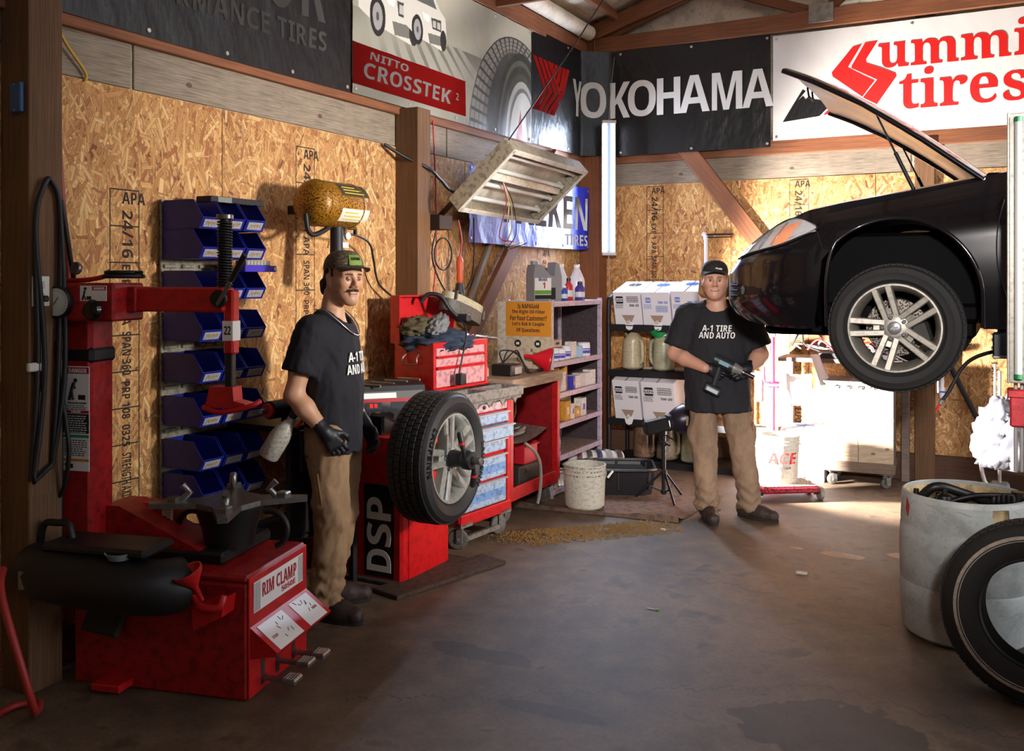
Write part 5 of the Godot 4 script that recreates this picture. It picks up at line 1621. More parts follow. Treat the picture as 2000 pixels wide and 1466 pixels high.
func build_tool_storage() -> void:
	var red := mat("cart_red", "b8181e", 0.34, 0.0, "grime", 1.5)
	var face := mat("drawer_worn", "9fb4cf", 0.4, 0.15, "dirty", 2.2)
	var grey := mat("tray_grey", "8c8782", 0.45, 0.4, "dirty", 2.0)
	var dark := mat("drawer_dark", "1a1416", 0.7)
	var t := thing("tool_cabinet", "red rolling tool cabinet with pale blue drawers and big casters", "tool cabinet", V(-3.13, 0, -5.08), deg_to_rad(-6))
	part(t, "carcass", MB.new().box(V(-0.01, 0.53, 0.0), V(0.46, 0.70, 0.54), 0.01), red)
	for s in [1.0, -1.0]:
		part(t, "corner_post", MB.new().box(V(0.225, 0.53, 0.255 * s), V(0.05, 0.72, 0.04), 0.006), red)
	part(t, "bottom_rail", MB.new().box(V(0.235, 0.185, 0), V(0.05, 0.07, 0.54), 0.006), red)
	var ys := [[0.77, 0.065, 0.02], [0.685, 0.08, 0.06], [0.59, 0.075, 0.0], [0.46, 0.14, 0.0], [0.30, 0.15, 0.0]]
	for y in ys:
		var dr := part(t, "drawer", MB.new().box(V(0.235 + y[2] / 2, y[0], 0), V(0.02 + y[2], y[1], 0.455), 0.004), face)
		part(dr, "drawer_pull", MB.new().prism(v2([0, 0, 0.018, 0.006, 0.018, 0.014, 0, 0.016]), -0.225, 0.225), mat("pull_alloy", "c9c4c6", 0.35, 0.6)).position = V(0.245 + y[2], y[0] + y[1] / 2 - 0.012, 0)
		if y[1] > 0.1:
			part(dr, "worn_patch", MB.new().box(V(0.2458, y[0] - 0.01, 0.0), V(0.001, 0.05, 0.44), 0.0), mat("drawer_blue", "6f95cc", 0.4, 0.1, "dirty", 2.0))
	part(t, "lock", MB.new().cyl(V(0.22, 0.845, 0.02), V(0.255, 0.845, 0.02), 0.012, 14), dark)
	part(t, "front_fascia", MB.new().box(V(0.235, 0.845, 0), V(0.02, 0.06, 0.5), 0.003), mat("fascia_pink", "c9a9ae", 0.4, 0.1, "dirty", 2.0))
	var tray := MB.new()
	tray.box(V(0.03, 0.895, 0), V(0.58, 0.03, 0.60), 0.008)
	for b in [[0.03, 0.31, 0.58, 0.025], [0.03, -0.31, 0.58, 0.025]]:
		tray.box(V(b[0], 0.93, b[1]), V(b[2], 0.06, b[3]), 0.006)
	tray.box(V(0.315, 0.93, 0), V(0.025, 0.06, 0.62), 0.006)
	tray.box(V(0.155, 0.93, 0), V(0.02, 0.06, 0.60), 0.006)
	tray.box(V(0.235, 0.935, 0.02), V(0.15, 0.055, 0.12), 0.006)
	part(t, "top_tray", tray, grey)
	for k in 4:
		var hook := part(t, "tray_hook", MB.new().prism(v2([-0.03, 0, 0.03, 0, 0, -0.035]), -0.004, 0.004), grey)
		hook.transform = at(V(0.331, 0.895, 0.22 - k * 0.14), V(0, 0, -1))
	for q in [[0.16, 0.21], [0.16, -0.21], [-0.17, 0.21], [-0.17, -0.21]]:
		caster(t, V(q[0] + 0.03, 0, q[1]), 0.062, 0.5 if q[1] > 0 else 1.3)
		part(t, "caster_block", MB.new().box(V(q[0] + 0.03, 0.157, q[1]), V(0.14, 0.03, 0.12), 0.004), grey)
	part(t, "axle_bar", MB.new().box(V(0.2, 0.05, 0), V(0.03, 0.03, 0.42), 0.003), grey)
	var c := thing("tool_chest", "red tool chest with an open lid standing on the tool cabinet", "tool chest", V(-3.20, 0.965, -5.03), deg_to_rad(-6))
	part(c, "chest_body", MB.new().box(V(-0.144, 0.15, 0), V(0.012, 0.28, 0.56), 0.004).box(V(0.144, 0.15, 0), V(0.012, 0.28, 0.56), 0.004).box(V(0, 0.15, 0.274), V(0.30, 0.28, 0.012), 0.004).box(V(0, 0.15, -0.274), V(0.30, 0.28, 0.012), 0.004).box(V(0, 0.2, 0), V(0.28, 0.012, 0.54), 0.002).box(V(0, 0.015, 0), V(0.28, 0.02, 0.54), 0.002), red)
	var pinkw := mat("chest_front", "c98f95", 0.38, 0.05, "dirty", 2.0)
	for k in 3:
		var dr := part(c, "drawer", MB.new().box(V(0.156, [0.235, 0.17, 0.075][k], 0.0), V(0.016, [0.05, 0.05, 0.11][k], 0.50), 0.003), pinkw)
		part(dr, "drawer_pull", MB.new().box(V(0.168, [0.208, 0.143, 0.132][k], 0), V(0.016, 0.01, 0.5), 0.003), red)
	part(c, "front_frame", MB.new().box(V(0.155, 0.278, 0), V(0.02, 0.035, 0.56), 0.003), red)
	part(c, "front_frame", MB.new().box(V(0.16, 0.008, 0), V(0.03, 0.016, 0.56), 0.003), red)
	for s in [1.0, -1.0]:
		part(c, "front_frame", MB.new().box(V(0.155, 0.14, 0.267 * s), V(0.02, 0.27, 0.024), 0.003), red)
	part(c, "side_handle", MB.new().tube(smooth([V(-0.05, 0.22, 0.282), V(-0.055, 0.2, 0.31), V(-0.05, 0.165, 0.312), V(0.05, 0.165, 0.312), V(0.055, 0.2, 0.31), V(0.05, 0.22, 0.282)], 4), 0.007, 8), mat("handle_steel", "8a5a58", 0.4, 0.6))
	var lid := part(c, "lid", MB.new().box(V(-0.175, 0.43, 0), V(0.02, 0.30, 0.56), 0.004).box(V(-0.14, 0.43, 0.275), V(0.07, 0.30, 0.012), 0.002).box(V(-0.14, 0.43, -0.275), V(0.07, 0.30, 0.012), 0.002).box(V(-0.14, 0.575, 0), V(0.07, 0.012, 0.56), 0.002), red)
	part(lid, "lid_stay", MB.new().cyl(V(-0.10, 0.42, 0.26), V(-0.02, 0.29, 0.272), 0.006, 8), mat("handle_steel", "8a5a58", 0.4, 0.6))
	var jm := mat("denim", "27364e", 0.85, 0.0, "weave", 12.0)
	var jeans := blob_cloth(V(0.30, 0.13, 0.42), 5, jm)
	var jn := solo("blue_rag", jeans, jm, "heap of dark blue denim in the open tool chest", "rag", "")
	jn.position = V(-3.20, 1.245, -4.99)
	jn.rotation.y = deg_to_rad(-6)
	var tw := solo("shop_rag", blob_cloth(V(0.16, 0.12, 0.2), 9, mat("rag_brown", "5d5236", 0.9, 0.0, "weave", 10.0)), M["rag_brown"], "brown crumpled rag leaning against the chest lid", "rag")
	tw.position = V(-3.27, 1.335, -4.87)
	var gw := solo("grey_cloth", blob_cloth(V(0.1, 0.07, 0.2), 12, mat("rag_grey", "8a8c8c", 0.9, 0.0, "weave", 10.0)), M["rag_grey"], "grey folded cloth on top of the blue denim", "rag")
	gw.position = V(-3.16, 1.36, -4.93)
	gw.rotation = V(0.4, 0.3, 0)
	var hl := thing("headlamp_unit", "old car headlamp unit with cloudy lens lying on the tool chest", "headlamp", V(-3.2, 1.40, -5.26))
	hl.basis = Basis(Vector3.UP, -0.1) * Basis(Vector3.RIGHT, -0.32)
	var oval := []
	for k in 25:
		var a := TAU * k / 24.0
		oval.append(Vector2(signf(cos(a)) * pow(absf(cos(a)), 0.7) * 0.2, signf(sin(a)) * pow(absf(sin(a)), 0.8) * 0.075))
	oval.pop_back()
	var hb := part(hl, "housing", MB.new().prism(oval, -0.02, 0.06), mat("housing_grey", "4e4a44", 0.6, 0.0, "dirty", 3.0))
	hb.transform = at(V(0, 0.05, 0), V(0, 0, -1), V(1, 0, 0))
	var hlens := part(hl, "lens", MB.new().prism(oval, -0.065, -0.02), mat("cloudy_lens", "a19d86", 0.2, 0.0, "grime", 3.0))
	hlens.transform = hb.transform
	part(hl, "socket", MB.new().cyl(V(0.02, 0.11, 0.06), V(0.02, 0.14, 0.06), 0.02, 14).box(V(0.0, 0.12, -0.11), V(0.04, 0.03, 0.03), 0.004), mat("balancer_black", "141416", 0.45))
	part(hl, "tab", MB.new().box(V(0.05, 0.10, 0.16), V(0.05, 0.06, 0.012), 0.003).box(V(0.04, 0.06, -0.19), V(0.03, 0.06, 0.02), 0.003), M["housing_grey"])
	var bar := thing("chrome_bar", "chrome strip lying across the chest and jutting past its end", "bar", V(-3.10, 1.265, -5.35))
	part(bar, "strip", MB.new().box(Vector3.ZERO, V(0.04, 0.02, 0.46), 0.008), mat("chrome_strip", "b8b6b8", 0.2, 0.9))
	for k in 3:
		part(bar, "groove", MB.new().box(V(0.0, 0.0105, -0.12 + k * 0.1), V(0.03, 0.002, 0.05), 0.0005), mat("strip_grey_dark", "5b5a5e", 0.4, 0.5))
	bar.basis = Basis(Vector3.UP, 0.03) * Basis(Vector3.RIGHT, -0.10)
	var wl := thing("work_light", "bent black hose work light draped over the chest front", "work light", V(-3.13, 1.28, -4.95))
	part(wl, "bent_tube", MB.new().tube(smooth([V(-0.17, 0.22, 0.0), V(-0.13, 0.27, -0.02), V(-0.06, 0.26, -0.06), V(-0.02, 0.18, -0.1), V(0.02, 0.13, -0.13)], 6), 0.014, 10), mat("cable_black", "141315", 0.55))
	part(wl, "lamp_head", MB.new().box(V(0.05, 0.12, -0.15), V(0.1, 0.05, 0.05), 0.008), mat("cable_black", "141315", 0.55))
	part(wl, "cord", MB.new().tube(smooth([V(0.02, 0.12, -0.12), V(0.09, 0.08, -0.10), V(0.13, 0.0, -0.06), V(0.125, -0.12, -0.02), V(0.125, -0.22, 0.02)], 6), 0.006, 7), mat("cable_black", "141315", 0.55))
	part(wl, "charger", MB.new().box(V(0.145, -0.25, 0.03), V(0.05, 0.07, 0.06), 0.006), mat("cable_black", "141315", 0.55))
	var wp := solo("white_plate", MB.new().lathe(v2([0, 0, 0.09, 0.0, 0.12, 0.012, 0.12, 0.016, 0.09, 0.006, 0, 0.006]), 36), mat("print_white", "e9e7e2", 0.4), "white round plate standing behind the headlamp unit", "plate")
	wp.transform = Transform3D(Basis(Vector3.BACK, -PI / 2 + 0.2), V(-3.42, 1.42, -5.2))
	for k in 3:
		var cl := solo("socket_piece", MB.new().box(Vector3.ZERO, V(0.035, 0.03, 0.05), 0.005).cyl(V(0, 0, 0.02), V(0, 0, 0.05), 0.012, 12), mat("brown_part", ["7a2f24", "b89a3a", "6b2a22"][k], 0.4, 0.3), ["dark red plastic connector on the tool chest rim", "yellow plastic connector on the tool chest rim", "brown square connector beside the chrome strip"][k], "connector")
		cl.transform = Transform3D(Basis(Vector3.UP, 0.5 + k), V(-3.09, 1.275, -5.08 - k * 0.055))
func blob_cloth(s: Vector3, sd: int, _m: Material) -> MB:
	var f := FastNoiseLite.new()
	f.seed = sd
	f.frequency = 1.0
	f.fractal_octaves = 3
	var b := MB.new()
	b.grid(func(u: float, v: float) -> Vector3:
		var th := u * TAU
		var ph := v * PI
		var d := V(sin(ph) * cos(th), -cos(ph), -sin(ph) * sin(th))
		var r := 0.5 * (1.0 + 0.34 * f.get_noise_3d(d.x * 2.2, d.y * 2.2, d.z * 2.2) + 0.16 * absf(f.get_noise_3d(d.x * 7, d.y * 5, d.z * 7)))
		var p := V(d.x * s.x, d.y * s.y, d.z * s.z) * r * 1.25
		p.y = maxf(p.y, -s.y * 0.38)
		return p, 48, 30)
	return b
func carton(called: String, label: String, p: Vector3, s: Vector3, m: Material, turn := 0.0, band: Material = null, group := "") -> Node3D:
	var t := thing(called, label, "box", p, turn, group)
	part(t, "carton", MB.new().box(V(0, s.y / 2, 0), s, 0.002), m)
	part(t, "flap_seam", MB.new().box(V(0, s.y + 0.0004, 0), V(s.x, 0.0008, 0.003), 0.0), mat("seam_tan", "6e5a3a", 0.8))
	if band:
		part(t, "printed_band", MB.new().box(V(0, s.y * 0.5, 0), V(s.x + 0.001, s.y * 0.35, s.z * 0.4), 0.0004), band)
	return t
func canister(label: String, p: Vector3, r: float, h: float, band: Material, group := "white filters on the shelf unit") -> Node3D:
	var t := thing("oil_filter", label, "filter", p, R(0, TAU), group)
	part(t, "can", MB.new().lathe(v2([0, 0, r - 0.004, 0, r, 0.005, r, h * 0.8, r - 0.003, h * 0.84, r * 0.96, h - 0.006, r * 0.85, h, 0, h]), 26), mat("filter_white", "e6e4e6", 0.35))
	part(t, "print_band", MB.new().lathe(v2([r + 0.0004, h * 0.22, r + 0.0006, h * 0.23, r + 0.0006, h * 0.44, r + 0.0004, h * 0.45]), 26), band)
	part(t, "print_band", MB.new().lathe(v2([r + 0.0004, h * 0.5, r + 0.0006, h * 0.51, r + 0.0006, h * 0.58, r + 0.0004, h * 0.59]), 26), band)
	return t
func build_bench_and_shelf() -> void:
	var red := mat("cart_red", "b8181e", 0.34, 0.0, "grime", 1.5)
	var maroon := mat("cart_maroon", "8c1018", 0.45, 0.0, "grime", 1.2)
	var t := thing("bench_cart", "red open bench cart with a pale wooden top", "bench cart", V(-3.22, 0, -5.84))
	part(t, "top", MB.new().box(V(0.03, 0.94, 0.0), V(0.58, 0.07, 0.78), 0.005), wood_mat("bench_wood", "c9ac92", "wood"))
	for q in [[0.27, 0.36], [0.27, -0.37], [-0.24, 0.36], [-0.24, -0.37]]:
		part(t, "upright", MB.new().box(V(q[0], 0.55, q[1]), V(0.05, 0.72, 0.045), 0.004), red)
	part(t, "back_panel", MB.new().box(V(-0.25, 0.55, 0), V(0.012, 0.72, 0.72), 0.002), maroon)
	part(t, "side_panel", MB.new().box(V(0.0, 0.55, -0.375), V(0.5, 0.72, 0.012), 0.002), maroon)
	part(t, "lower_shelf", MB.new().box(V(0.0, 0.19, 0), V(0.52, 0.02, 0.76), 0.003), maroon)
	part(t, "shelf_lip", MB.new().box(V(0.27, 0.195, 0), V(0.02, 0.09, 0.78), 0.004), red)
	for q in [[0.2, 0.31], [0.2, -0.31], [-0.2, 0.31], [-0.2, -0.31]]:
		caster(t, V(q[0], 0.0, q[1]), 0.06, 1.2)
	var rf := thing("funnel", "large bright red funnel lying on the bench cart", "funnel", V(-3.02, 1.06, -6.13))
	rf.basis = Basis(Vector3.UP, 0.4) * Basis(Vector3.BACK, -1.75)
	part(rf, "cone", MB.new().lathe(v2([0.012, -0.14, 0.018, -0.08, 0.09, 0.04, 0.095, 0.06, 0.09, 0.062, 0.083, 0.042, 0.014, -0.08, 0.01, -0.14]), 32), mat("funnel_red", "d81a2c", 0.35))
	part(rf, "rim", MB.new().lathe(v2([0.094, 0.056, 0.1, 0.058, 0.1, 0.066, 0.09, 0.067]), 32), mat("funnel_red", "d81a2c", 0.35))
	var ch := thing("charger_box", "black charger with a pale front and loose cables on the bench cart", "charger", V(-3.1, 0.975, -5.72))
	part(ch, "body", MB.new().box(V(0, 0.04, 0), V(0.16, 0.08, 0.15), 0.008), mat("balancer_black", "141416", 0.45))
	part(ch, "front_plate", MB.new().box(V(0.081, 0.035, -0.03), V(0.004, 0.05, 0.1), 0.002), mat("plate_pale", "b9b5ae", 0.4))
	for k in 3:
		part(ch, "cable", MB.new().tube(smooth([V(-0.02, 0.07, 0.02 * k), V(-0.02 + 0.03 * k, 0.17, 0.05 - 0.06 * k), V(0.05, 0.15 - 0.03 * k, -0.08 - 0.03 * k), V(0.09, 0.03, -0.12 - 0.02 * k), V(0.1, 0.008, -0.16)], 6), 0.005, 6), mat("cable_black", "141315", 0.55))
	var bt := solo("small_bottle", MB.new().lathe(v2([0, 0, 0.018, 0, 0.018, 0.05, 0.008, 0.065, 0.008, 0.085, 0, 0.085]), 16), mat("bottle_tan", "b79a76", 0.4), "small tan bottle behind the charger on the bench cart", "bottle")
	bt.position = V(-3.18, 0.976, -5.58)
	solo("screwdriver", MB.new().cyl(V(-2.98, 0.985, -5.86), V(-2.99, 0.985, -6.0), 0.006, 8).cyl(V(-2.99, 0.989, -6.0), V(-3.0, 0.989, -6.08), 0.013, 12), mat("balancer_black", "141416", 0.45), "black handled screwdriver at the edge of the bench cart", "screwdriver")
	var cb := carton("cardboard_box", "brown open cardboard box tilted inside the bench cart", V(-3.2, 0.60, -5.72), V(0.2, 0.13, 0.22), mat("cardboard", "8f7150", 0.85, 0.0, "grime", 3.0), 0.5)
	cb.basis = Basis(Vector3.UP, 0.5) * Basis(Vector3.RIGHT, 0.3)
	part(cb, "open_flap", MB.new().box(V(0.1, 0.16, 0), V(0.004, 0.09, 0.2), 0.001), M["cardboard"]).rotation.z = -0.3
	var tr := thing("parts_tray", "bent pale sheet metal tray of scrap in the bench cart", "tray", V(-3.08, 0.53, -5.76))
	part(tr, "sheet", MB.new().grid(func(u: float, v: float) -> Vector3: return V((u - 0.5) * 0.3, 0.03 * pow(absf(v - 0.35) * 2.0, 2.0) + 0.02 * (1.0 - u), (0.5 - v) * 0.52), 8, 16), mat("sheet_pale", "a99c98", 0.4, 0.5, "dirty", 3.0))
	for k in 7:
		part(tr, "scrap", MB.new().tube(smooth([V(R(-0.1, 0.1), 0.03, R(-0.05, 0.2)), V(R(-0.1, 0.1), R(0.05, 0.09), R(-0.05, 0.2)), V(R(-0.1, 0.1), 0.04, R(-0.05, 0.2))], 4), R(0.008, 0.02), 7), mat("scrap_metal", "8d8684", 0.45, 0.6, "dirty", 4.0))
	part(tr, "prop", MB.new().cyl(V(0, -0.33, -0.2), V(0, 0.0, -0.2), 0.008, 8).cyl(V(0, -0.33, 0.2), V(0, 0.0, 0.2), 0.008, 8), mat("dark_steel", "2c2a28", 0.6, 0.5))
	var rb := thing("red_bin", "bright red plastic bin on the bench cart's lower shelf", "bin", V(-3.1, 0.345, -5.9))
	var rbm := mat("bin_red", "cf2430", 0.4)
	part(rb, "tub", MB.new().box(V(0, 0.07, 0.1), V(0.2, 0.14, 0.006), 0.002).box(V(0, 0.07, -0.1), V(0.2, 0.14, 0.006), 0.002).box(V(0.1, 0.06, 0), V(0.006, 0.12, 0.2), 0.002).box(V(-0.1, 0.07, 0), V(0.006, 0.14, 0.2), 0.002).box(V(0, 0.004, 0), V(0.2, 0.006, 0.2), 0.002), rbm)
	part(rb, "front_lip", MB.new().box(V(0.108, 0.125, 0), V(0.02, 0.012, 0.205), 0.003), rbm)
	var ac := thing("battery_case", "dark battery case under the red bin in the bench cart", "case", V(-3.12, 0.20, -5.88))
	part(ac, "case", MB.new().box(V(0, 0.07, 0), V(0.26, 0.14, 0.34), 0.01), mat("case_dark", "35322e", 0.6, 0.0, "dirty", 2.0))
	part(ac, "latch", MB.new().box(V(0.132, 0.1, 0.05), V(0.008, 0.03, 0.05), 0.002), mat("balancer_black", "141416", 0.45))
	solo("rubber_hose", MB.new().tube(smooth([V(-2.93, 0.52, -5.68), V(-2.9, 0.44, -5.78), V(-2.9, 0.32, -5.86), V(-2.91, 0.16, -5.87), V(-2.92, 0.07, -5.85)], 6), 0.012, 8), mat("hose_cream", "9b8f84", 0.5), "pale stiff hose hanging from the bench cart", "hose")
	var steel := mat("shelf_tube_tint", "c9bcd6", 0.38, 0.25, "grime", 2.0)  # lilac cast of the tube light is put into the steel colour
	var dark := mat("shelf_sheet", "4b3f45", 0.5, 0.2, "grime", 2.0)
	var z0 := -6.29
	var z1 := -7.2
	var s := thing("shelf_unit", "grey steel shelf unit with lips tinted lilac for the tube light and a printed side board", "shelf unit", V(0, 0, 0))
	for z in [z0 + 0.012, z1 - 0.012]:
		for x in [-3.02, -3.39]:
			part(s, "upright", MB.new().box(V(x, 0.745, z), V(0.035, 1.49, 0.022), 0.002), steel)
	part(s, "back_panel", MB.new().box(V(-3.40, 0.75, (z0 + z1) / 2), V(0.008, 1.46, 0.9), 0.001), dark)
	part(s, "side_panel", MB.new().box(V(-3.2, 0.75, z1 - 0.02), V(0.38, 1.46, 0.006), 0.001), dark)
	var lv := [0.06, 0.30, 0.545, 0.775, 1.015, 1.47]
	for y in lv:
		var sh := part(s, "shelf", MB.new().box(V(-3.2, y, (z0 + z1) / 2), V(0.38, 0.01, 0.9), 0.002), mat("shelf_tan", "9c8a84", 0.6, 0.1, "dirty", 2.0))
		part(sh, "shelf_lip", MB.new().box(V(-3.0, y - 0.012, (z0 + z1) / 2), V(0.012, 0.04, 0.93), 0.003), steel)
	var bd := part(s, "side_board", MB.new().box(V(-3.205, 0.95, z0 + 0.03), V(0.41, 1.06, 0.01), 0.002), mat("board_cream", "cfc3ae", 0.5, 0.0, "grime", 2.0))
	bd.set_meta("label", "side board printed with an orange filter advert")
	part(bd, "orange_field", MB.new().box(V(-3.20, 1.345, z0 + 0.0355), V(0.385, 0.26, 0.001), 0.0), mat("board_orange", "d9902c", 0.45))
	part(bd, "white_strip", MB.new().box(V(-3.43, 1.0, z0 + 0.03), V(0.07, 0.95, 0.012), 0.002), mat("strip_white", "d8d2c8", 0.5, 0.0, "grime", 2.0))
	var inkb := mat("ink_black", "17171a", 0.6)
	var rows := ["Is NAPAGold", "The Right Oil Filter", "For Your Customer?", "Let's Ask A Couple", "Of Questions:"]
	var wd := [0.18, 0.28, 0.31, 0.27, 0.2]
	for i in 5:
		var w: float = wd[i]
		part(bd, "lettering", letters(rows[i], w, 0.036), inkb).transform = at(V(-3.2 - w / 2, 1.425 - i * 0.046, z0 + 0.0365))
	for q in [[-3.29, 1.16], [-3.12, 1.16], [-3.29, 0.92], [-3.12, 0.92]]:
		part(bd, "round_icon", MB.new().cyl(V(q[0], q[1], z0 + 0.0355), V(q[0], q[1], z0 + 0.0365), 0.028, 22), inkb)
		part(bd, "icon_mark", MB.new().box(V(q[0], q[1], z0 + 0.037), V(0.026, 0.018, 0.001), 0.0), mat("print_white", "e9e7e2", 0.4))
	for q in [[-3.3, 1.03, "1."], [-3.18, 1.1, "2."], [-3.3, 0.8, "3."], [-3.18, 0.865, "4."]]:
		part(bd, "lettering", letters(q[2], 0.022, 0.022), inkb).transform = at(V(q[0], q[1], z0 + 0.0365))
	var pr := Node3D.new()
	pr.name = "small_print"
	bd.add_child(pr)
	pr.position = V(-3.16, 1.0, z0 + 0.035)
	lines(pr, 5, 0.14, 0.10, inkb)
	var blue := mat("filter_blue", "3a3aa6", 0.4)
	var yel := mat("carton_yellow", "c8922e", 0.5, 0.0, "grime", 3.0)
	var wht := mat("carton_white", "e2dede", 0.5, 0.0, "grime", 3.0)
	var y := 1.021
	for q in [[-6.34, 0.034, 0.10, "small white filter touching the printed side board"], [-6.42, 0.036, 0.10, "white filter under the near end of the flat white box"], [-6.52, 0.042, 0.09, "squat white filter under the flat white box"], [-6.63, 0.038, 0.105, "white filter next to the tall white carton"], [-6.97, 0.055, 0.11, "widest white filter at the far end of its shelf"]]:
		canister(q[3], V(-3.06, y, q[0]), q[1], q[2], blue)
	carton("filter_carton", "tall white filter carton between the round filters", V(-3.07, y, -6.74), V(0.07, 0.13, 0.075), wht)
	carton("filter_carton", "small pale blue carton beside the tall white one", V(-3.04, y, -6.83), V(0.05, 0.09, 0.05), mat("carton_blue", "9fc0de", 0.5))
	carton("gasket_box", "flat white box with black print lying on the filters", V(-3.1, y + 0.105, -6.45), V(0.1, 0.055, 0.2), mat("carton_kraft", "b7ab98", 0.6), 0.1, inkb)
	canister("white oil filter standing at the back beside the side board", V(-3.2, y, -6.36), 0.04, 0.17, wht)
	y = 0.781
	canister("tall slim filter against the printed side board", V(-3.05, y, -6.34), 0.032, 0.12, blue)
	canister("tall filter between the slim one and the tall carton", V(-3.05, y, -6.42), 0.034, 0.12, blue)
	carton("filter_carton", "tall white carton beside two tall filters", V(-3.08, y, -6.53), V(0.09, 0.15, 0.09), wht)
	carton("filter_carton", "yellow and blue carton behind the tall white carton", V(-3.1, y, -6.62), V(0.09, 0.185, 0.05), yel, 0, blue)
	carton("filter_carton", "flat yellow carton lying over the tall white carton", V(-3.14, y + 0.15, -6.47), V(0.1, 0.025, 0.2), yel)
	carton("filter_carton", "narrow blue and yellow carton in the middle of its shelf", V(-3.05, y, -6.69), V(0.07, 0.1, 0.04), blue, 0, yel)
	for k in 4:
		carton("filter_carton", ["white carton after the narrow blue one", "dull white carton in the row of four", "grey white carton third in the row of four", "bright white carton at the shelf's far end"][k], V(-3.06, y, -6.77 - k * 0.105), V(0.08, [0.1, 0.11, 0.105, 0.12][k], 0.085), [wht, mat("carton_dull", "c9c0bc", 0.6), mat("carton_dull2", "d6cfcc", 0.6), wht][k])
	y = 0.551
	canister("short white filter at the near end of the yellow cartons", V(-3.04, y, -6.37), 0.036, 0.09, blue)
	carton("filter_carton", "tall yellow carton with dark print", V(-3.09, y, -6.47), V(0.08, 0.16, 0.06), yel, 0, inkb)
	carton("filter_carton", "broad yellow carton with a white side", V(-3.06, y, -6.57), V(0.09, 0.15, 0.1), yel, 0.05, wht)
	carton("filter_carton", "slim white carton beside the broad yellow one", V(-3.05, y, -6.66), V(0.08, 0.12, 0.05), wht, 0, blue)
	carton("filter_carton", "kraft carton at the back of the yellow cartons", V(-3.2, y, -6.78), V(0.12, 0.15, 0.24), mat("carton_kraft", "b7ab98", 0.6))
	carton("filter_carton", "low yellow carton in front of the kraft carton", V(-3.06, y, -6.76), V(0.09, 0.08, 0.1), yel, 0, wht)
	carton("filter_carton", "white carton with a blue emblem near the shelf end", V(-3.05, y, -6.88), V(0.07, 0.14, 0.09), wht, 0, blue)
	carton("filter_carton", "orange flat carton on top of the kraft carton", V(-3.2, y + 0.15, -6.8), V(0.12, 0.035, 0.26), mat("carton_orange", "cf8226", 0.5))
	y = 0.306
	canister("wide white filter alone on the lower shelf", V(-3.06, y, -6.40), 0.055, 0.145, blue)
	carton("filter_carton", "small yellow and white carton behind the wide filter", V(-3.12, y, -6.49), V(0.06, 0.1, 0.04), yel, 0, wht)
	y = 0.066
	for k in 4:
		var tn := solo("paint_tin", MB.new().lathe(v2([0, 0, 0.05, 0, 0.052, 0.004, 0.051, 0.008, 0.051, 0.085, 0.053, 0.09, 0.046, 0.092, 0.044, 0.086, 0, 0.086]), 28), mat("tin_%d" % k, ["bdb6b0", "d8d4d0", "8f8a84", "c9c0bc"][k], 0.35, 0.4, "grime", 4.0), ["dull tin can at the shelf foot beside the bucket", "bright tin can in the group under the shelf", "grey tin can stacked under the lowest shelf", "pale tin can next to the rolled banner"][k], "tin", "tins at the foot of the shelf unit")
		tn.position = [V(-3.06, y, -6.37), V(-3.05, y, -6.49), V(-3.06, y + 0.093, -6.38), V(-3.1, y, -6.61)][k]
	var roll := []
	for k in 90:
		var a := k * 0.42
		roll.append(Vector2(cos(a), sin(a)) * (0.012 + 0.0007 * k))
	var rl := thing("rolled_banner", "rolled printed banner lying at the foot of the shelf unit", "rolled banner", V(-2.98, 0.19, -6.98))
	var spiral := MB.new()
	for k in 89:
		var p: Vector2 = roll[k]
		var q: Vector2 = roll[k + 1]
		spiral.poly([V(p.x, p.y, 0.26), V(p.x, p.y, -0.26), V(q.x, q.y, -0.26), V(q.x, q.y, 0.26)])
	part(rl, "roll", spiral, mat("roll_white", "d0ccc8", 0.4))
	for k in 5:
		part(rl, "printed_band", MB.new().lathe(v2([0.0765, 0, 0.077, 0.001, 0.077, 0.05, 0.0765, 0.051]), 30), mat("roll_print_%d" % k, ["2b2628", "8d8a88", "23284a", "3a3636", "4a1c20"][k], 0.4)).transform = Transform3D(Basis(Vector3.RIGHT, PI / 2), V(0, 0, -0.24 + k * 0.095))
	rl.basis = Basis(Vector3.UP, -0.65) * Basis(Vector3.RIGHT, -0.1)
	var yt := 1.476
	var jug := thing("oil_jug", "grey motor oil jug with a white and green label on the shelf unit", "jug", V(-3.16, yt, -6.44))
	var gm := mat("jug_grey", "8b8c90", 0.35)
	var prof := v2([-0.12, 0, 0.12, 0, 0.125, 0.2, 0.09, 0.28, 0.06, 0.295, -0.03, 0.25, -0.075, 0.29, -0.11, 0.29, -0.125, 0.24])
	var jb := part(jug, "body", MB.new().prism(v2([-0.125, 0, 0.125, 0, 0.13, 0.19, 0.105, 0.29, 0.075, 0.3, 0.06, 0.19, 0.02, 0.2, -0.05, 0.275, -0.06, 0.28, -0.115, 0.28, -0.13, 0.2]), -0.055, 0.055), gm)
	jb.transform = at(Vector3.ZERO, V(0.5, 0, -0.86))
	part(jb, "handle", MB.new().tube(smooth([V(0.09, 0.27, 0), V(0.11, 0.2, 0), V(0.09, 0.1, 0), V(0.06, 0.06, 0)]), 0.018, 10), gm)
	part(jb, "cap", MB.new().cyl(V(-0.088, 0.28, 0), V(-0.088, 0.31, 0), 0.03, 20), gm)
	var jl := part(jb, "label", MB.new().box(V(-0.045, 0.1, 0.056), V(0.15, 0.16, 0.002), 0.0), mat("print_white", "e9e7e2", 0.4))
	part(jl, "green_band", MB.new().box(V(-0.045, 0.07, 0.0575), V(0.15, 0.03, 0.001), 0.0), mat("label_green", "6aa044", 0.4))
	part(jl, "dark_band", MB.new().box(V(-0.045, 0.035, 0.0575), V(0.15, 0.03, 0.001), 0.0), inkb)
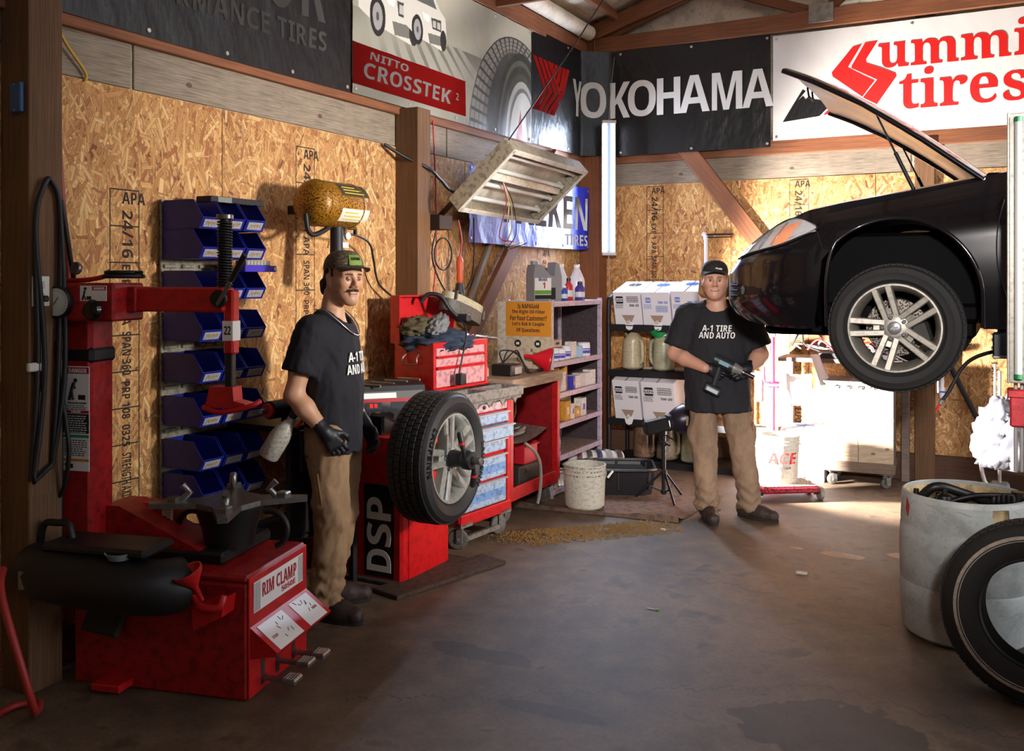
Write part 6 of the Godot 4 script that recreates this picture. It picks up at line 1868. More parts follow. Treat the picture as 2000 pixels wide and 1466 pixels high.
	part(jl, "lettering", letters("Mobil", 0.075, 0.028), mat("ink_navy", "1c2a6a", 0.5)).transform = at(V(-0.085, 0.155, 0.0578))
	part(jl, "lettering", letters("1", 0.024, 0.045), mat("ink_red", "a81c20", 0.5)).transform = at(V(-0.05, 0.1, 0.0578))
	part(jl, "badge", MB.new().box(V(0.05, 0.06, 0.0575), V(0.04, 0.09, 0.001), 0.0), inkb)
	for q in [["gallon_jug", "translucent gallon jug of washer fluid behind the small bottles", -3.2, -6.83, 0.06, 0.29, "cfd2dc"], ["gallon_jug", "cloudy gallon jug at the far end of the shelf unit top", -3.16, -7.06, 0.062, 0.29, "d6cdd2"]]:
		var g := thing(q[0], q[1], "jug", V(q[2], yt, q[3]))
		var r: float = q[4]
		part(g, "bottle", MB.new().lathe(v2([0, 0, r, 0, r + 0.004, 0.01, r + 0.004, 0.15, r, 0.17, r * 0.6, 0.225, 0.024, 0.255, 0.022, 0.27, 0, 0.27]), 28), mat("jug_clear_" + str(q[3]), q[6], 0.3))
		part(g, "cap", MB.new().cyl(V(0, 0.265, 0), V(0, 0.29, 0), 0.025, 18), mat("print_white", "e9e7e2", 0.4))
		part(g, "liquid_label", MB.new().lathe(v2([r + 0.0045, 0.04, r + 0.005, 0.041, r + 0.005, 0.11, r + 0.0045, 0.111]), 28, -0.9, 0.9), mat("label_lilac", "8c84b8", 0.4))
	for q in [["blue plastic bottle tucked behind the red bottle", -3.24, -6.66, 0.04, 0.26, "2a62b4"], ["short blue bottle in front of the oil jug", -3.05, -6.58, 0.026, 0.12, "2b4ea0"], ["red bottle with a dark cap next to the oil jug", -3.06, -6.68, 0.033, 0.18, "c02a30"], ["slim teal bottle between the two gallon jugs", -3.08, -6.95, 0.025, 0.18, "3b8fa8"], ["purple and white cleaner bottle in front of the first gallon jug", -3.03, -6.83, 0.04, 0.15, "4a3a86"]]:
		var b := thing("cleaner_bottle", q[0], "bottle", V(q[1], yt, q[2]))
		var r: float = q[3]
		var h: float = q[4]
		part(b, "bottle", MB.new().lathe(v2([0, 0, r - 0.003, 0, r, 0.004, r, h * 0.66, r * 0.5, h * 0.82, r * 0.45, h * 0.86, 0, h * 0.86]), 24), mat("bottle_" + q[5], q[5], 0.35))
		part(b, "cap", MB.new().cyl(V(0, h * 0.85, 0), V(0, h, 0), r * 0.55, 14), mat("cap_dark", "2a2a2e", 0.4) if r > 0.03 else mat("print_white", "e9e7e2", 0.4))
		part(b, "label", MB.new().lathe(v2([r + 0.0004, h * 0.18, r + 0.0007, h * 0.2, r + 0.0007, h * 0.45, r + 0.0004, h * 0.46]), 24), mat("label_pale", "cfd0d8", 0.4))
	var bk := thing("bucket", "stained white bucket with rusty bands beside the bench cart", "bucket", V(-2.70, 0.004, -6.17))
	var bm := mat("bucket_stained", "cfccc0", 0.45, 0.0, "rust", 2.5)
	part(bk, "pail", MB.new().lathe(v2([0, 0.004, 0.125, 0.004, 0.13, 0.01, 0.148, 0.31, 0.154, 0.31, 0.142, 0.02, 0, 0.012]), 44), mat("bucket_white", "d0cec2", 0.4, 0.0, "grime", 3.0))
	for y2 in [0.245, 0.275, 0.305]:
		part(bk, "band", MB.new().lathe(v2([0.142 + (y2 - 0.245) * 0.06, y2 - 0.006, 0.153 + (y2 - 0.245) * 0.06, y2 - 0.004, 0.153 + (y2 - 0.245) * 0.06, y2 + 0.004, 0.142, y2 + 0.006]), 44), bm)
	part(bk, "bail", MB.new().tube(arc_pts(V(0, 0.255, 0), V(0.83, 0, -0.56), V(0.2, -0.95, 0.3).normalized(), 0.158, 0, 180, 20), 0.0035, 6), mat("galvanised", "9c9a94", 0.45, 0.7, "grime"))
	part(bk, "grip", MB.new().cyl(V(0.13, 0.2, -0.12), V(0.165, 0.25, -0.135), 0.009, 10), mat("print_white", "e9e7e2", 0.4))
	var tb := thing("drain_tub", "black ribbed plastic tub on the rubber mat", "tub", V(-2.69, 0.008, -6.78), 0.42)
	var tbm := mat("tub_black", "1d1c22", 0.4, 0.0, "grime", 2.0)
	var oct := v2([-0.28, -0.16, -0.2, -0.22, 0.2, -0.22, 0.28, -0.16, 0.28, 0.16, 0.2, 0.22, -0.2, 0.22, -0.28, 0.16])
	var wall := MB.new()
	for i in 8:
		var p: Vector2 = oct[i]
		var q: Vector2 = oct[(i + 1) % 8]
		wall.poly([V(q.x * 0.9, 0, q.y * 0.9), V(p.x * 0.9, 0, p.y * 0.9), V(p.x, 0.19, p.y), V(q.x, 0.19, q.y)])
		wall.poly([V(p.x * 0.88, 0.01, p.y * 0.88), V(q.x * 0.88, 0.01, q.y * 0.88), V(q.x * 0.98, 0.19, q.y * 0.98), V(p.x * 0.98, 0.19, p.y * 0.98)])
		wall.box(V((p.x + q.x) / 2 * 0.97, 0.11, (p.y + q.y) / 2 * 0.97), V(0.02, 0.14, 0.02), 0.004)
	wall.prism(oct.map(func(p: Vector2) -> Vector2: return p * 0.9), 0.0, 0.004)
	part(tb, "shell", wall, tbm)
	var rimp := []
	for i in 9:
		rimp.append(V(oct[i % 8].x * 1.01, 0.19, oct[i % 8].y * 1.01))
	part(tb, "rim", MB.new().tube(rimp, 0.013, 8), tbm)
	part(tb, "base", MB.new().box(V(0, 0.006, 0), V(0.42, 0.012, 0.36), 0.002), tbm)
	var mm := mat("mat_brown", "71594b", 0.85, 0.0, "dirty", 1.4)
	var fm := FastNoiseLite.new()
	fm.seed = 31
	fm.frequency = 1.2
	var mt := MB.new()
	mt.grid(func(u: float, v: float) -> Vector3:
		var a := V(-3.3, 0, -5.92).lerp(V(-1.97, 0, -6.08), u)
		var b := V(-3.2, 0, -7.2).lerp(V(-1.9, 0, -6.98), u)
		var p := a.lerp(b, v)
		var e := clampf(1.0 - v * 12.0, 0.0, 1.0)
		p.y = 0.006 + e * (0.018 + 0.018 * maxf(0.0, sin(u * 9.0)) + 0.01 * fm.get_noise_1d(u * 6.0))
		return p, 60, 30)
	mt.grid(func(u: float, v: float) -> Vector3:
		var a := V(-3.3, 0, -5.92).lerp(V(-1.97, 0, -6.08), u)
		var h := 0.006 + 0.018 + 0.018 * maxf(0.0, sin(u * 9.0)) + 0.01 * fm.get_noise_1d(u * 6.0)
		return a + V(0, 0.001 + (h - 0.001) * v, 0.004 * (1.0 - v)), 60, 1)
	solo("rubber_mat", mt, mm, "brown rubber mat with a curled front edge before the shelves", "mat")
	var gr := MB.new()
	for k in 2600:
		var u := R(0, 1)
		var c := V(-2.75, 0, -5.2).lerp(V(-2.05, 0, -5.92), u)
		var rr := sqrt(R(0, 1)) * 0.17
		var aa := R(0, TAU)
		var p := c + V(cos(aa) * rr * 1.25, 0, sin(aa) * rr * 0.9)
		var h := 0.018 * maxf(0.0, 1.0 - rr / 0.2) * R(0.2, 1.0)
		var s2 := R(0.003, 0.007)
		gr.poly([p + V(-s2, h, s2), p + V(s2, h, s2 * 0.6), p + V(0, h + s2 * 1.3, 0)])
		gr.poly([p + V(s2, h, s2 * 0.6), p + V(0, h, -s2), p + V(0, h + s2 * 1.3, 0)])
		gr.poly([p + V(0, h, -s2), p + V(-s2, h, s2), p + V(0, h + s2 * 1.3, 0)])
	var so := solo("floor_absorbent", gr, mat("absorbent_grain", "8c6a34", 0.95), "spilled brown granular absorbent on the floor by the mat", "absorbent")
	so.set_meta("kind", "stuff")
	for k in 4:
		var ch2 := solo("debris_chip", MB.new().box(Vector3.ZERO, [V(0.06, 0.012, 0.03), V(0.04, 0.01, 0.025), V(0.05, 0.006, 0.01), V(0.03, 0.02, 0.02)][k], 0.003), mat("chip_%d" % k, ["cfc8bc", "b9ad9c", "d2d0c4", "4a4038"][k], 0.7), ["pale chip on the concrete near the worn spots", "small tan chip by the mat corner", "thin white sliver with a green end on the open floor", "dark crumb on the floor beside the tool cabinet"][k], "debris")
		ch2.position = [V(-1.02, 0.006, -5.35), V(-2.0, 0.005, -5.85), V(-1.57, 0.003, -4.42), V(-2.62, 0.01, -5.35)][k]
		if k == 2:
			part(ch2, "green_end", MB.new().box(V(0.03, 0.0, 0), V(0.014, 0.01, 0.014), 0.002), mat("label_green", "6aa044", 0.4))
func oil_box(label: String, p: Vector3, s: Vector3, ink: Material, grade: String, turn: float, big_logo: bool) -> Node3D:
	var wht := mat("box_white", "dedbe0", 0.55)
	var tip := 0.0 if p.y < 0.1 else 0.26
	var t := thing("oil_carton", label, "box", p + V(0, sin(tip) * s.z / 2, 0), turn, "boxed oil on the rack")
	t.rotation.x = tip
	part(t, "carton", MB.new().box(V(0, s.y / 2, 0), s, 0.003), wht)
	var f := s.z / 2 + 0.0008
	part(t, "tape", MB.new().box(V(0, s.y + 0.0005, 0), V(0.012, 0.001, s.z), 0.0), mat("tape_brown", "7d746c", 0.5))
	var w := s.x * (0.36 if big_logo else 0.24)
	var hex := v2([-0.5, 0, -0.32, 0.36, 0.32, 0.36, 0.5, 0, 0.32, -0.36, -0.32, -0.36])
	var hx := part(t, "emblem", MB.new().prism(hex.map(func(q: Vector2) -> Vector2: return q * w), 0.0, 0.001), ink)
	hx.position = V(-s.x * 0.27, s.y * 0.76, f)
	part(hx, "emblem_bar", MB.new().box(V(0, 0, 0.0014), V(w * 0.94, w * 0.34, 0.0006), 0.0), wht)
	part(hx, "lettering", letters("NAPA", w * 0.8, w * 0.24), ink).transform = at(V(-w * 0.4, -w * 0.12, 0.0022))
	var gr := MB.new()
	var gw := s.x * 0.4
	var gh := gw * 0.5
	for k in 9:
		gr.box(V(-gw / 2 + gw * k / 8, 0, 0), V(0.0035, gh, 0.0008), 0.0)
	for k in 4:
		gr.box(V(0, -gh / 2 + gh * k / 3, 0), V(gw, 0.0035, 0.0008), 0.0)
	part(t, "printed_table", gr, ink).position = V(s.x * 0.2, s.y * (0.78 if big_logo else 0.5), f)
	part(t, "lettering", letters(grade, s.x * 0.34, 0.022), ink).transform = at(V(s.x * 0.08, s.y * 0.56 if big_logo else s.y * 0.66, f))
	var hold := Node3D.new()
	hold.name = "small_print"
	t.add_child(hold)
	hold.position = V(-s.x * 0.44, s.y * 0.5, f - 0.001)
	lines(hold, 4, s.x * 0.3, s.y * 0.14, ink)
	var op := part(t, "spout_opening", MB.new().prism(v2([-0.06, 0.07, 0.06, 0.07, 0.025, 0.0, -0.02, 0.0]), 0.0, 0.0015), mat("card_inner", "9a8472", 0.8))
	op.position = V(0.0, 0.02, f)
	part(t, "torn_flap", MB.new().prism(v2([-0.045, 0.03, 0.05, 0.03, 0.03, -0.035, 0.0, -0.045, -0.025, -0.03]), 0.0, 0.003), wht).transform = Transform3D(Basis(Vector3.RIGHT, -0.35), V(0.005, 0.0, f + 0.012))
	part(t, "spout", MB.new().cyl(V(0, 0.035, f), V(0, 0.03, f + 0.03), 0.016, 14), mat("spout_cream", "cdbfae", 0.4))
	part(t, "top_emblem", MB.new().prism(hex.map(func(q: Vector2) -> Vector2: return q * s.x * 0.5), 0.0, 0.0008), ink).transform = Transform3D(Basis(Vector3.RIGHT, -PI / 2), V(0, s.y + 0.0002, -0.06))
	return t
func pitcher(label: String, p: Vector3, turn: float, m: Material) -> Node3D:
	var t := thing("oil_pitcher", label, "pitcher", p, turn, "oil pitchers on the rack")
	var b := MB.new()
	b.grid(func(u: float, v: float) -> Vector3:
		var a := u * TAU
		var r := 0.098 - 0.012 * v
		if v < 0.05:
			r *= 0.5 + 0.5 * v / 0.05
		var top := 0.31 + 0.035 * cos(a)
		var k := clampf((v - 0.8) / 0.2, 0.0, 1.0)
		r *= 1.0 - 0.45 * k * k
		return V(cos(a) * r - 0.02 * k, lerpf(0.0, top, v), -sin(a) * r), 30, 22)
	part(t, "body", b, m)
	part(t, "base", MB.new().cyl(V(0, 0, 0), V(0, 0.004, 0), 0.05, 24), m)
	part(t, "mouth", MB.new().lathe(v2([0.052, 0, 0.058, 0.0, 0.06, 0.012, 0.05, 0.014]), 24), m).transform = Transform3D(Basis(Vector3.BACK, -0.5), V(-0.02, 0.3, 0))
	part(t, "handle", MB.new().tube(smooth([V(0.075, 0.27, 0), V(0.12, 0.25, 0), V(0.13, 0.17, 0), V(0.125, 0.09, 0), V(0.092, 0.055, 0)], 5), 0.017, 10), m)
	part(t, "spout", MB.new().cyl(V(-0.06, 0.29, 0), V(-0.15, 0.36, 0), 0.014, 12, 0.008), mat("spout_amber", "a8843a", 0.4))
	return t
func build_rack() -> void:
	var blk := mat("rack_black", "1a191d", 0.45, 0.3, "grime", 2.0)
	var x0 := -3.16
	var x1 := -2.02
	var t := thing("oil_rack", "black tubular rack at the back wall holding boxed oil", "rack", Vector3.ZERO)
	for x in [x0, x1]:
		part(t, "side_frame", MB.new().tube(smooth([V(x, 0.0, -7.76), V(x, 0.7, -7.76), V(x, 1.40, -7.76), V(x, 1.47, -7.80), V(x, 1.50, -7.88), V(x, 1.50, -8.1), V(x, 1.46, -8.2), V(x, 1.38, -8.22), V(x, 0.7, -8.22), V(x, 0.0, -8.22)], 5), 0.02, 10), blk)
	for y in [0.045, 0.40, 0.83, 1.235]:
		var sh := part(t, "shelf", MB.new().box(V((x0 + x1) / 2, y, -7.98), V(x1 - x0, 0.012, 0.48), 0.002), blk)
		part(sh, "shelf_lip", MB.new().box(V((x0 + x1) / 2, y - 0.02, -7.745), V(x1 - x0, 0.06, 0.008), 0.002), blk)
		part(sh, "diagonal_stay", MB.new().cyl(V(x0, y - 0.02, -7.76), V(x0 + 0.12, y - 0.02, -7.86), 0.008, 8), blk)
	part(t, "back_post", MB.new().box(V(-2.72, 0.75, -8.2), V(0.03, 1.48, 0.03), 0.003), blk)
	for y in [0.408, 1.243]:
		part(t, "rear_prop", MB.new().box(V(-2.7, y + 0.035, -8.06), V(0.8, 0.07, 0.05), 0.004), wood_mat("rail_brown", "7d6a5c", "weathered"))
	var inkb := mat("ink_black", "17171a", 0.6)
	var bl := mat("carton_inkblue", "3f6fc0", 0.5)
	oil_box("white oil carton with a black emblem at the end of the top shelf", V(-2.965, 1.242, -7.93), V(0.255, 0.30, 0.36), inkb, "0W-20", 0.0, true)
	oil_box("white oil carton with blue print in the middle of the top shelf", V(-2.70, 1.242, -7.93), V(0.255, 0.30, 0.36), bl, "5W-30", 0.0, false)
	oil_box("white oil carton with blue print partly behind the man in front", V(-2.435, 1.242, -7.93), V(0.25, 0.31, 0.36), bl, "5W-20", 0.0, false)
	oil_box("white oil carton with a black emblem at the end of the third shelf", V(-2.965, 0.407, -7.93), V(0.25, 0.36, 0.38), inkb, "5W-30", 0.0, true)
	oil_box("white oil carton beside the end one on the third shelf", V(-2.67, 0.407, -7.93), V(0.3, 0.36, 0.40), inkb, "5W-20", 0.0, true)
	var cream := mat("pitcher_cream", "b9b095", 0.3, 0.0, "grime", 3.5)
	var green := mat("pitcher_green", "a9ab90", 0.3, 0.0, "grime", 3.5)
	var brown := mat("pitcher_brown", "7d6450", 0.3, 0.1, "dirty", 3.0)
	pitcher("cream oil pitcher at the end of the second shelf", V(-2.97, 0.837, -7.86), -0.5, cream)
	pitcher("greenish oil pitcher holding the green funnel", V(-2.68, 0.837, -7.86), 3.0, green)
	pitcher("greenish oil pitcher half hidden behind the man's arm", V(-2.36, 0.837, -7.86), 0.3, green)
	pitcher("brown stained oil pitcher on the bottom shelf", V(-2.87, 0.052, -7.88), -0.6, brown)
	pitcher("grey brown oil pitcher in the middle of the bottom shelf", V(-2.66, 0.052, -7.9), -0.4, mat("pitcher_grey", "8f8672", 0.3, 0.1, "dirty", 3.0))
	pitcher("pale green oil pitcher behind the lamp stand on the bottom shelf", V(-2.43, 0.052, -7.88), -0.5, green)
	var fu := thing("funnel", "green plastic funnel stuck in an oil pitcher on the rack", "funnel", V(-2.69, 1.135, -7.84))
	fu.basis = Basis(Vector3.BACK, 0.35) * Basis(Vector3.RIGHT, 0.3)
	var gm := mat("funnel_green", "128a4c", 0.3)
	part(fu, "cone", MB.new().lathe(v2([0.012, -0.05, 0.04, 0.0, 0.07, 0.05, 0.078, 0.09, 0.07, 0.092, 0.06, 0.05, 0.01, -0.03]), 30), gm)
	part(fu, "rim", MB.new().lathe(v2([0.076, 0.085, 0.084, 0.088, 0.084, 0.1, 0.074, 0.102]), 30), gm)
	part(fu, "ring", MB.new().lathe(v2([0.07, 0.055, 0.076, 0.058, 0.076, 0.064, 0.071, 0.066]), 30), gm)
	oil_box("white oil carton on the floor behind the second man's legs", V(-1.86, 0.0, -7.86), V(0.27, 0.40, 0.36), inkb, "5W-20", 0.0, true)
	oil_box("white oil carton with blue print behind the paint bucket", V(-1.50, 0.0, -7.98), V(0.34, 0.42, 0.36), bl, "5W-30", 0.1, false)
func strobe(label: String, base: Vector3, h: float, dir: Vector3, k: float, energy: float, angle: float, soft: float, blend: float) -> void:
	var blk := mat("strobe_black", "17171b", 0.4, 0.2)
	var t := thing("studio_strobe", label, "strobe light", base)
	var top := h - 0.065
	part(t, "pole", MB.new().cyl(V(0, 0.04, 0), V(0, top, 0), 0.016, 14), blk)
	for i in 3:
		var a := deg_to_rad(40 + 120 * i)
		var d := V(sin(a), 0, cos(a)) * k
		var lg := part(t, "leg", MB.new().cyl(V(0, 0.20 * k, 0) + d * 0.02, d * 0.21 + V(0, 0.008, 0), 0.009, 10), blk)
		part(lg, "strut", MB.new().cyl(V(0, 0.06 * k, 0) + d * 0.015, d * 0.12 + V(0, 0.10 * k, 0), 0.006, 8), blk)
	for y in [0.205 * k, 0.06 * k, top - 0.08]:
		part(t, "collar", MB.new().cyl(V(0, y - 0.014, 0), V(0, y + 0.014, 0), 0.024, 16), blk)
	part(t, "knob", MB.new().cyl(V(0.015, top - 0.08, 0), V(0.06, top - 0.09, 0.02), 0.008, 10), blk)
	part(t, "swivel", MB.new().box(V(0, h - 0.05, 0), V(0.035, 0.07, 0.05), 0.006), blk)
	part(t, "tilt_lever", MB.new().cyl(V(0, h - 0.075, 0), V(0.09, h - 0.11, 0.03), 0.005, 8), blk)
	dir = dir.normalized()
	var side := dir.cross(Vector3.UP).normalized()
	var hb := Transform3D(Basis(side, dir, side.cross(dir)), V(0, h, 0))
	var body := MB.new()
	body.xf = hb
	body.box(V(0, -0.06, 0), V(0.09, 0.2, 0.1), 0.015)
	part(t, "flash_body", body, blk)
	var ring := MB.new()
	ring.xf = hb
	ring.lathe(v2([0.05, 0.03, 0.062, 0.03, 0.062, 0.06, 0.05, 0.06]), 28)
	part(t, "mount_ring", ring, blk)
	var refl := MB.new()
	refl.xf = hb
	refl.lathe(v2([0.05, 0.055, 0.075 * k, 0.07, 0.10 * k, 0.12, 0.112 * k, 0.175, 0.116 * k, 0.178, 0.116 * k, 0.182, 0.109 * k, 0.18, 0.096 * k, 0.122, 0.07 * k, 0.073, 0.05, 0.06]), 40)
	part(t, "reflector", refl, mat("reflector_out", "2b2733", 0.35, 0.5))
	var tube := MB.new()
	tube.xf = hb
	tube.lathe(v2([0, 0.075, 0.03, 0.075, 0.03, 0.10, 0, 0.11]), 20)
	part(t, "flash_tube", tube, glow("flash_glow", "fff6ec", 30.0))
	var l := SpotLight3D.new()
	l.name = "strobe_beam"
	l.light_color = Color(1.0, 0.97, 0.95)
	l.light_energy = energy
	l.spot_range = 30.0
	l.spot_attenuation = 2.0
	l.spot_angle = angle
	l.spot_angle_attenuation = blend
	l.light_size = soft
	l.shadow_enabled = true
	t.add_child(l)
	l.transform = Transform3D(Basis.looking_at(dir, Vector3.UP), hb * V(0, 0.19, 0))
func build_strobe() -> void:
	strobe("black studio strobe with a round reflector on a short tripod by the rack", V(-2.27, 0, -6.66), 0.565, V(0.70, 0.18, -0.62), 1.0, STROBE, 58.0, 0.05, 0.35)
	strobe("tall studio strobe with a wide dish standing beyond the lift", KEY_AT, 2.2, KEY_TO - KEY_AT - V(0, 2.2, 0), 2.4, KEY, 27.0, 0.28, 1.0)
	strobe("tall studio strobe with a wide dish standing by the front wall", V(0.7, 0, 1.7), 2.7, V(-1.75, 1.35, -7.0) - V(0.7, 2.7, 1.7), 2.4, FILL, 17.0, 0.2, 1.0)
func build_back_right() -> void:
	var ply := mat("plywood_pale", "c9b8a0", 0.6)
	ply.albedo_texture = tex["weathered"]
	ply.uv1_scale = V(1.2, 1.2, 1.2)
	var rough := wood_mat("plywood_grey", "8d7f78", "weathered")
	var wp := mat("lit_white_front", "dcd7d2", 0.55, 0.0, "grime", 1.5)
	var c := thing("wooden_cart", "wooden cart with its strobe lit upper front coloured white, on small casters", "cart", V(-1.06, 0, -7.98), 0.06)
	part(c, "body", MB.new().box(V(0, 0.47, 0), V(0.52, 0.70, 0.40), 0.004), rough)
	for s in [-0.5, 0.5]:
		part(c, "front_panel", MB.new().box(V(s * 0.26, 0.61, 0.205), V(0.256, 0.43, 0.012), 0.002), wp)  # white stands for strobe light blowing out the wooden upper front
		part(c, "shaded_lower_board", MB.new().box(V(s * 0.26, 0.295, 0.205), V(0.256, 0.19, 0.012), 0.002), ply)  # browner board stands for the part of the front left in shadow
	part(c, "base_rail", MB.new().box(V(0, 0.16, 0.02), V(0.54, 0.08, 0.42), 0.006), wood_mat("rail_brown", "7d6a5c", "weathered"))
	part(c, "top", MB.new().box(V(0, 0.828, 0), V(0.55, 0.018, 0.44), 0.003), rough)
	for k in 4:
		part(c, "hook", MB.new().tube(smooth([V(-0.18 + k * 0.09, 0.79, 0.212), V(-0.17 + k * 0.09, 0.80, 0.222), V(-0.15 + k * 0.09, 0.795, 0.222), V(-0.145 + k * 0.09, 0.775, 0.216)], 4), 0.004, 6), mat("black_steel", "1b1a1c", 0.5, 0.6))
	part(c, "torn_patch", MB.new().prism(v2([-0.02, 0, 0.01, 0.01, 0.02, 0.07, 0.05, 0.09, 0.04, 0.14, 0.01, 0.13, 0.015, 0.08, -0.015, 0.05]), 0.0, 0.002), rough).position = V(0.2, 0.43, 0.2115)
	for q in [[0.2, 0.16], [-0.2, 0.16], [0.2, -0.16], [-0.2, -0.16]]:
		caster(c, V(q[0], 0.0, q[1]), 0.042, 0.6)
	var b := thing("back_bench", "cluttered wooden bench against the back wall beside the red pipe", "bench", V(-1.2, 0, -8.08))
	part(b, "top", MB.new().box(V(0, 0.98, 0), V(1.0, 0.035, 0.36), 0.004), rough)
	for x in [-0.46, 0.46]:
		part(b, "leg", MB.new().box(V(x, 0.48, -0.12), V(0.06, 0.96, 0.06), 0.004), rough)
	part(b, "shelf_tray", MB.new().box(V(0.1, 1.02, 0.06), V(0.55, 0.05, 0.22), 0.006), mat("tray_dark", "22242a", 0.5))
	for k in 5:
		var pp := solo("paper_sheet", MB.new().grid(func(u: float, v: float) -> Vector3: return V((u - 0.5) * 0.2, 0.03 * sin(u * 3.0 + k) + 0.02 * v, (0.5 - v) * 0.26), 8, 8), mat("paper_white", "e8e4de", 0.7), ["creased white paper on the wire heap", "white paper slipping off the bench front", "white paper under the orange cloth", "torn white paper hanging by the red pipe", "white sheet leaning below the bench top"][k], "paper")
		pp.transform = Transform3D(Basis(Vector3.UP, k * 1.1) * Basis(Vector3.RIGHT, [0.3, 1.1, 0.1, 1.35, 1.4][k]), [V(-1.1, 1.12, -8.02), V(-1.35, 0.90, -7.84), V(-0.9, 1.12, -8.05), V(-1.52, 0.74, -7.86), V(-1.33, 0.62, -7.86)][k])
	var names := ["black", "white", "red", "pale blue", "grey", "yellow", "dark blue", "pink"]
	var cols := ["1a1a1c", "e6e6ea", "b02a30", "9fc2dc", "77787c", "c8b45a", "2a3a5c", "d09aa4"]
	for k in 14:
		var p := V(-1.6 + 0.07 * k, 1.06 + R(0, 0.05), -7.95 + R(-0.06, 0.06))
		var pts := [p, p + V(R(-0.05, 0.15), R(0.03, 0.14), R(-0.03, 0.07)), p + V(R(0.05, 0.3), R(-0.05, 0.1), R(0.0, 0.1)), p + V(R(0.1, 0.45), R(-0.08, 0.04), R(0, 0.12))]
		if k % 4 == 3:
			pts.append(pts[3] + V(R(-0.1, 0.1), -0.32, 0.08))
		solo("loose_wire", MB.new().tube(smooth(pts, 7), R(0.005, 0.009), 6), mat("wire_" + names[k % 8], cols[k % 8], 0.45), "%s loose wire %s on the cluttered back bench" % [names[k % 8], "looping" if k < 8 else "trailing"], "wire", "wires on the back bench")
	var oc := solo("orange_cloth", blob_cloth(V(0.34, 0.12, 0.2), 21, null), mat("cloth_rust", "a8492c", 0.85), "rust orange cloth heaped on the back bench", "cloth")
	oc.position = V(-0.92, 1.13, -8.04)
	var pt := solo("packing_tube", MB.new().cyl(V(-1.2, 1.2, -8.08), V(-0.85, 1.22, -8.1), 0.045, 20), mat("tube_white", "dedad6", 0.5), "white cardboard tube on top of the orange cloth", "tube")
	var red := mat("pipe_red", "b8203c", 0.4)
	var p := thing("air_pipe", "red vertical air pipe with a ball valve and clear filter bowl", "pipe", V(-1.69, 0, -7.66))
	part(p, "pipe", MB.new().cyl(V(0, 0.0, 0), V(0, 1.2, 0), 0.019, 14), red)
	part(p, "coupling", MB.new().cyl(V(0, 1.18, 0), V(0, 1.25, 0), 0.025, 14), mat("coupling_pale", "c8b8b8", 0.4, 0.4))
	part(p, "base_plate", MB.new().box(V(0, 0.01, 0), V(0.16, 0.02, 0.16), 0.003), red)
	part(p, "valve_handle", MB.new().tube(smooth([V(-0.02, 0.80, 0.02), V(-0.06, 0.82, 0.03), V(-0.065, 0.94, 0.03)], 4), 0.011, 8), red)
	part(p, "ball_valve", MB.new().cyl(V(-0.03, 0.79, 0), V(0.05, 0.79, 0), 0.028, 16), mat("valve_maroon", "6a1830", 0.4))
	part(p, "filter_head", MB.new().cyl(V(-0.1, 0.83, 0.02), V(-0.1, 0.9, 0.02), 0.036, 18).cyl(V(-0.1, 0.86, 0.02), V(0, 0.83, 0), 0.012, 10).cyl(V(-0.1, 0.87, 0.02), V(-0.2, 0.87, 0.03), 0.014, 10), mat("filter_grey", "a9acb4", 0.3, 0.5))
	part(p, "filter_bowl", MB.new().lathe(v2([0, 0, 0.028, 0, 0.032, 0.01, 0.033, 0.18, 0, 0.18]), 20), clear("smoked_bowl", "3a3e48", 0.8)).position = V(-0.1, 0.65, 0.02)
	part(p, "grey_hose", MB.new().tube(smooth([V(0.03, 0.79, 0.0), V(0.10, 0.78, 0.03), V(0.15, 0.68, 0.05), V(0.14, 0.55, 0.05), V(0.1, 0.48, 0.04)], 6), 0.014, 8), mat("hose_grey", "9aa0aa", 0.4))
	var d := thing("floor_dolly", "red spattered dolly on four wheels by the wooden cart", "dolly", V(-1.50, 0, -7.16), deg_to_rad(34))
	part(d, "tray", MB.new().box(V(0, 0.085, 0), V(0.44, 0.05, 0.3), 0.012), mat("dolly_red", "a81c34", 0.45, 0.0, "rust", 2.0))
	part(d, "spatter", MB.new().box(V(0, 0.112, 0), V(0.42, 0.006, 0.28), 0.002), mat("dolly_spatter", "c9bca6", 0.8, 0.0, "rust", 2.6))
	for q in [[0.245, 0.1], [-0.245, 0.1], [0.245, -0.1], [-0.245, -0.1]]:
		part(d, "wheel", MB.new().cyl(V(q[0] - 0.014, 0.05, q[1]), V(q[0] + 0.014, 0.05, q[1]), 0.05, 24), mat("dolly_wheel", "8d8884", 0.5, 0.3, "grime", 3.0))
		part(d, "axle", MB.new().cyl(V(q[0] * 0.8, 0.05, q[1]), V(q[0] * 1.08, 0.05, q[1]), 0.01, 10), mat("black_steel", "1b1a1c", 0.5, 0.6))
	var bk := thing("paint_bucket", "white plastic bucket with red letters standing on the red dolly", "bucket", V(-1.53, 0.116, -7.19))
	part(bk, "pail", MB.new().lathe(v2([0, 0, 0.122, 0, 0.126, 0.006, 0.142, 0.34, 0.147, 0.34, 0.147, 0.355, 0.138, 0.355, 0.122, 0.01, 0, 0.006]), 40), mat("bucket_bright", "e2dfd8", 0.4, 0.0, "grime", 3.0))
	for y in [0.29, 0.315]:
		part(bk, "band", MB.new().lathe(v2([0.14, y - 0.005, 0.148, y - 0.003, 0.148, y + 0.003, 0.14, y + 0.005]), 40), mat("bucket_bright", "e2dfd8", 0.4, 0.0, "grime", 3.0))
	var toCam := V(1.53, 0, 7.19).normalized()
	var rt := Vector3.UP.cross(toCam)
	var wrapx := func(q: Vector3) -> Vector3:
		var r := 0.136 + q.z + 0.0015
		var a := q.x / 0.136
		return rt * sin(a) * r + toCam * cos(a) * r + Vector3.UP * q.y
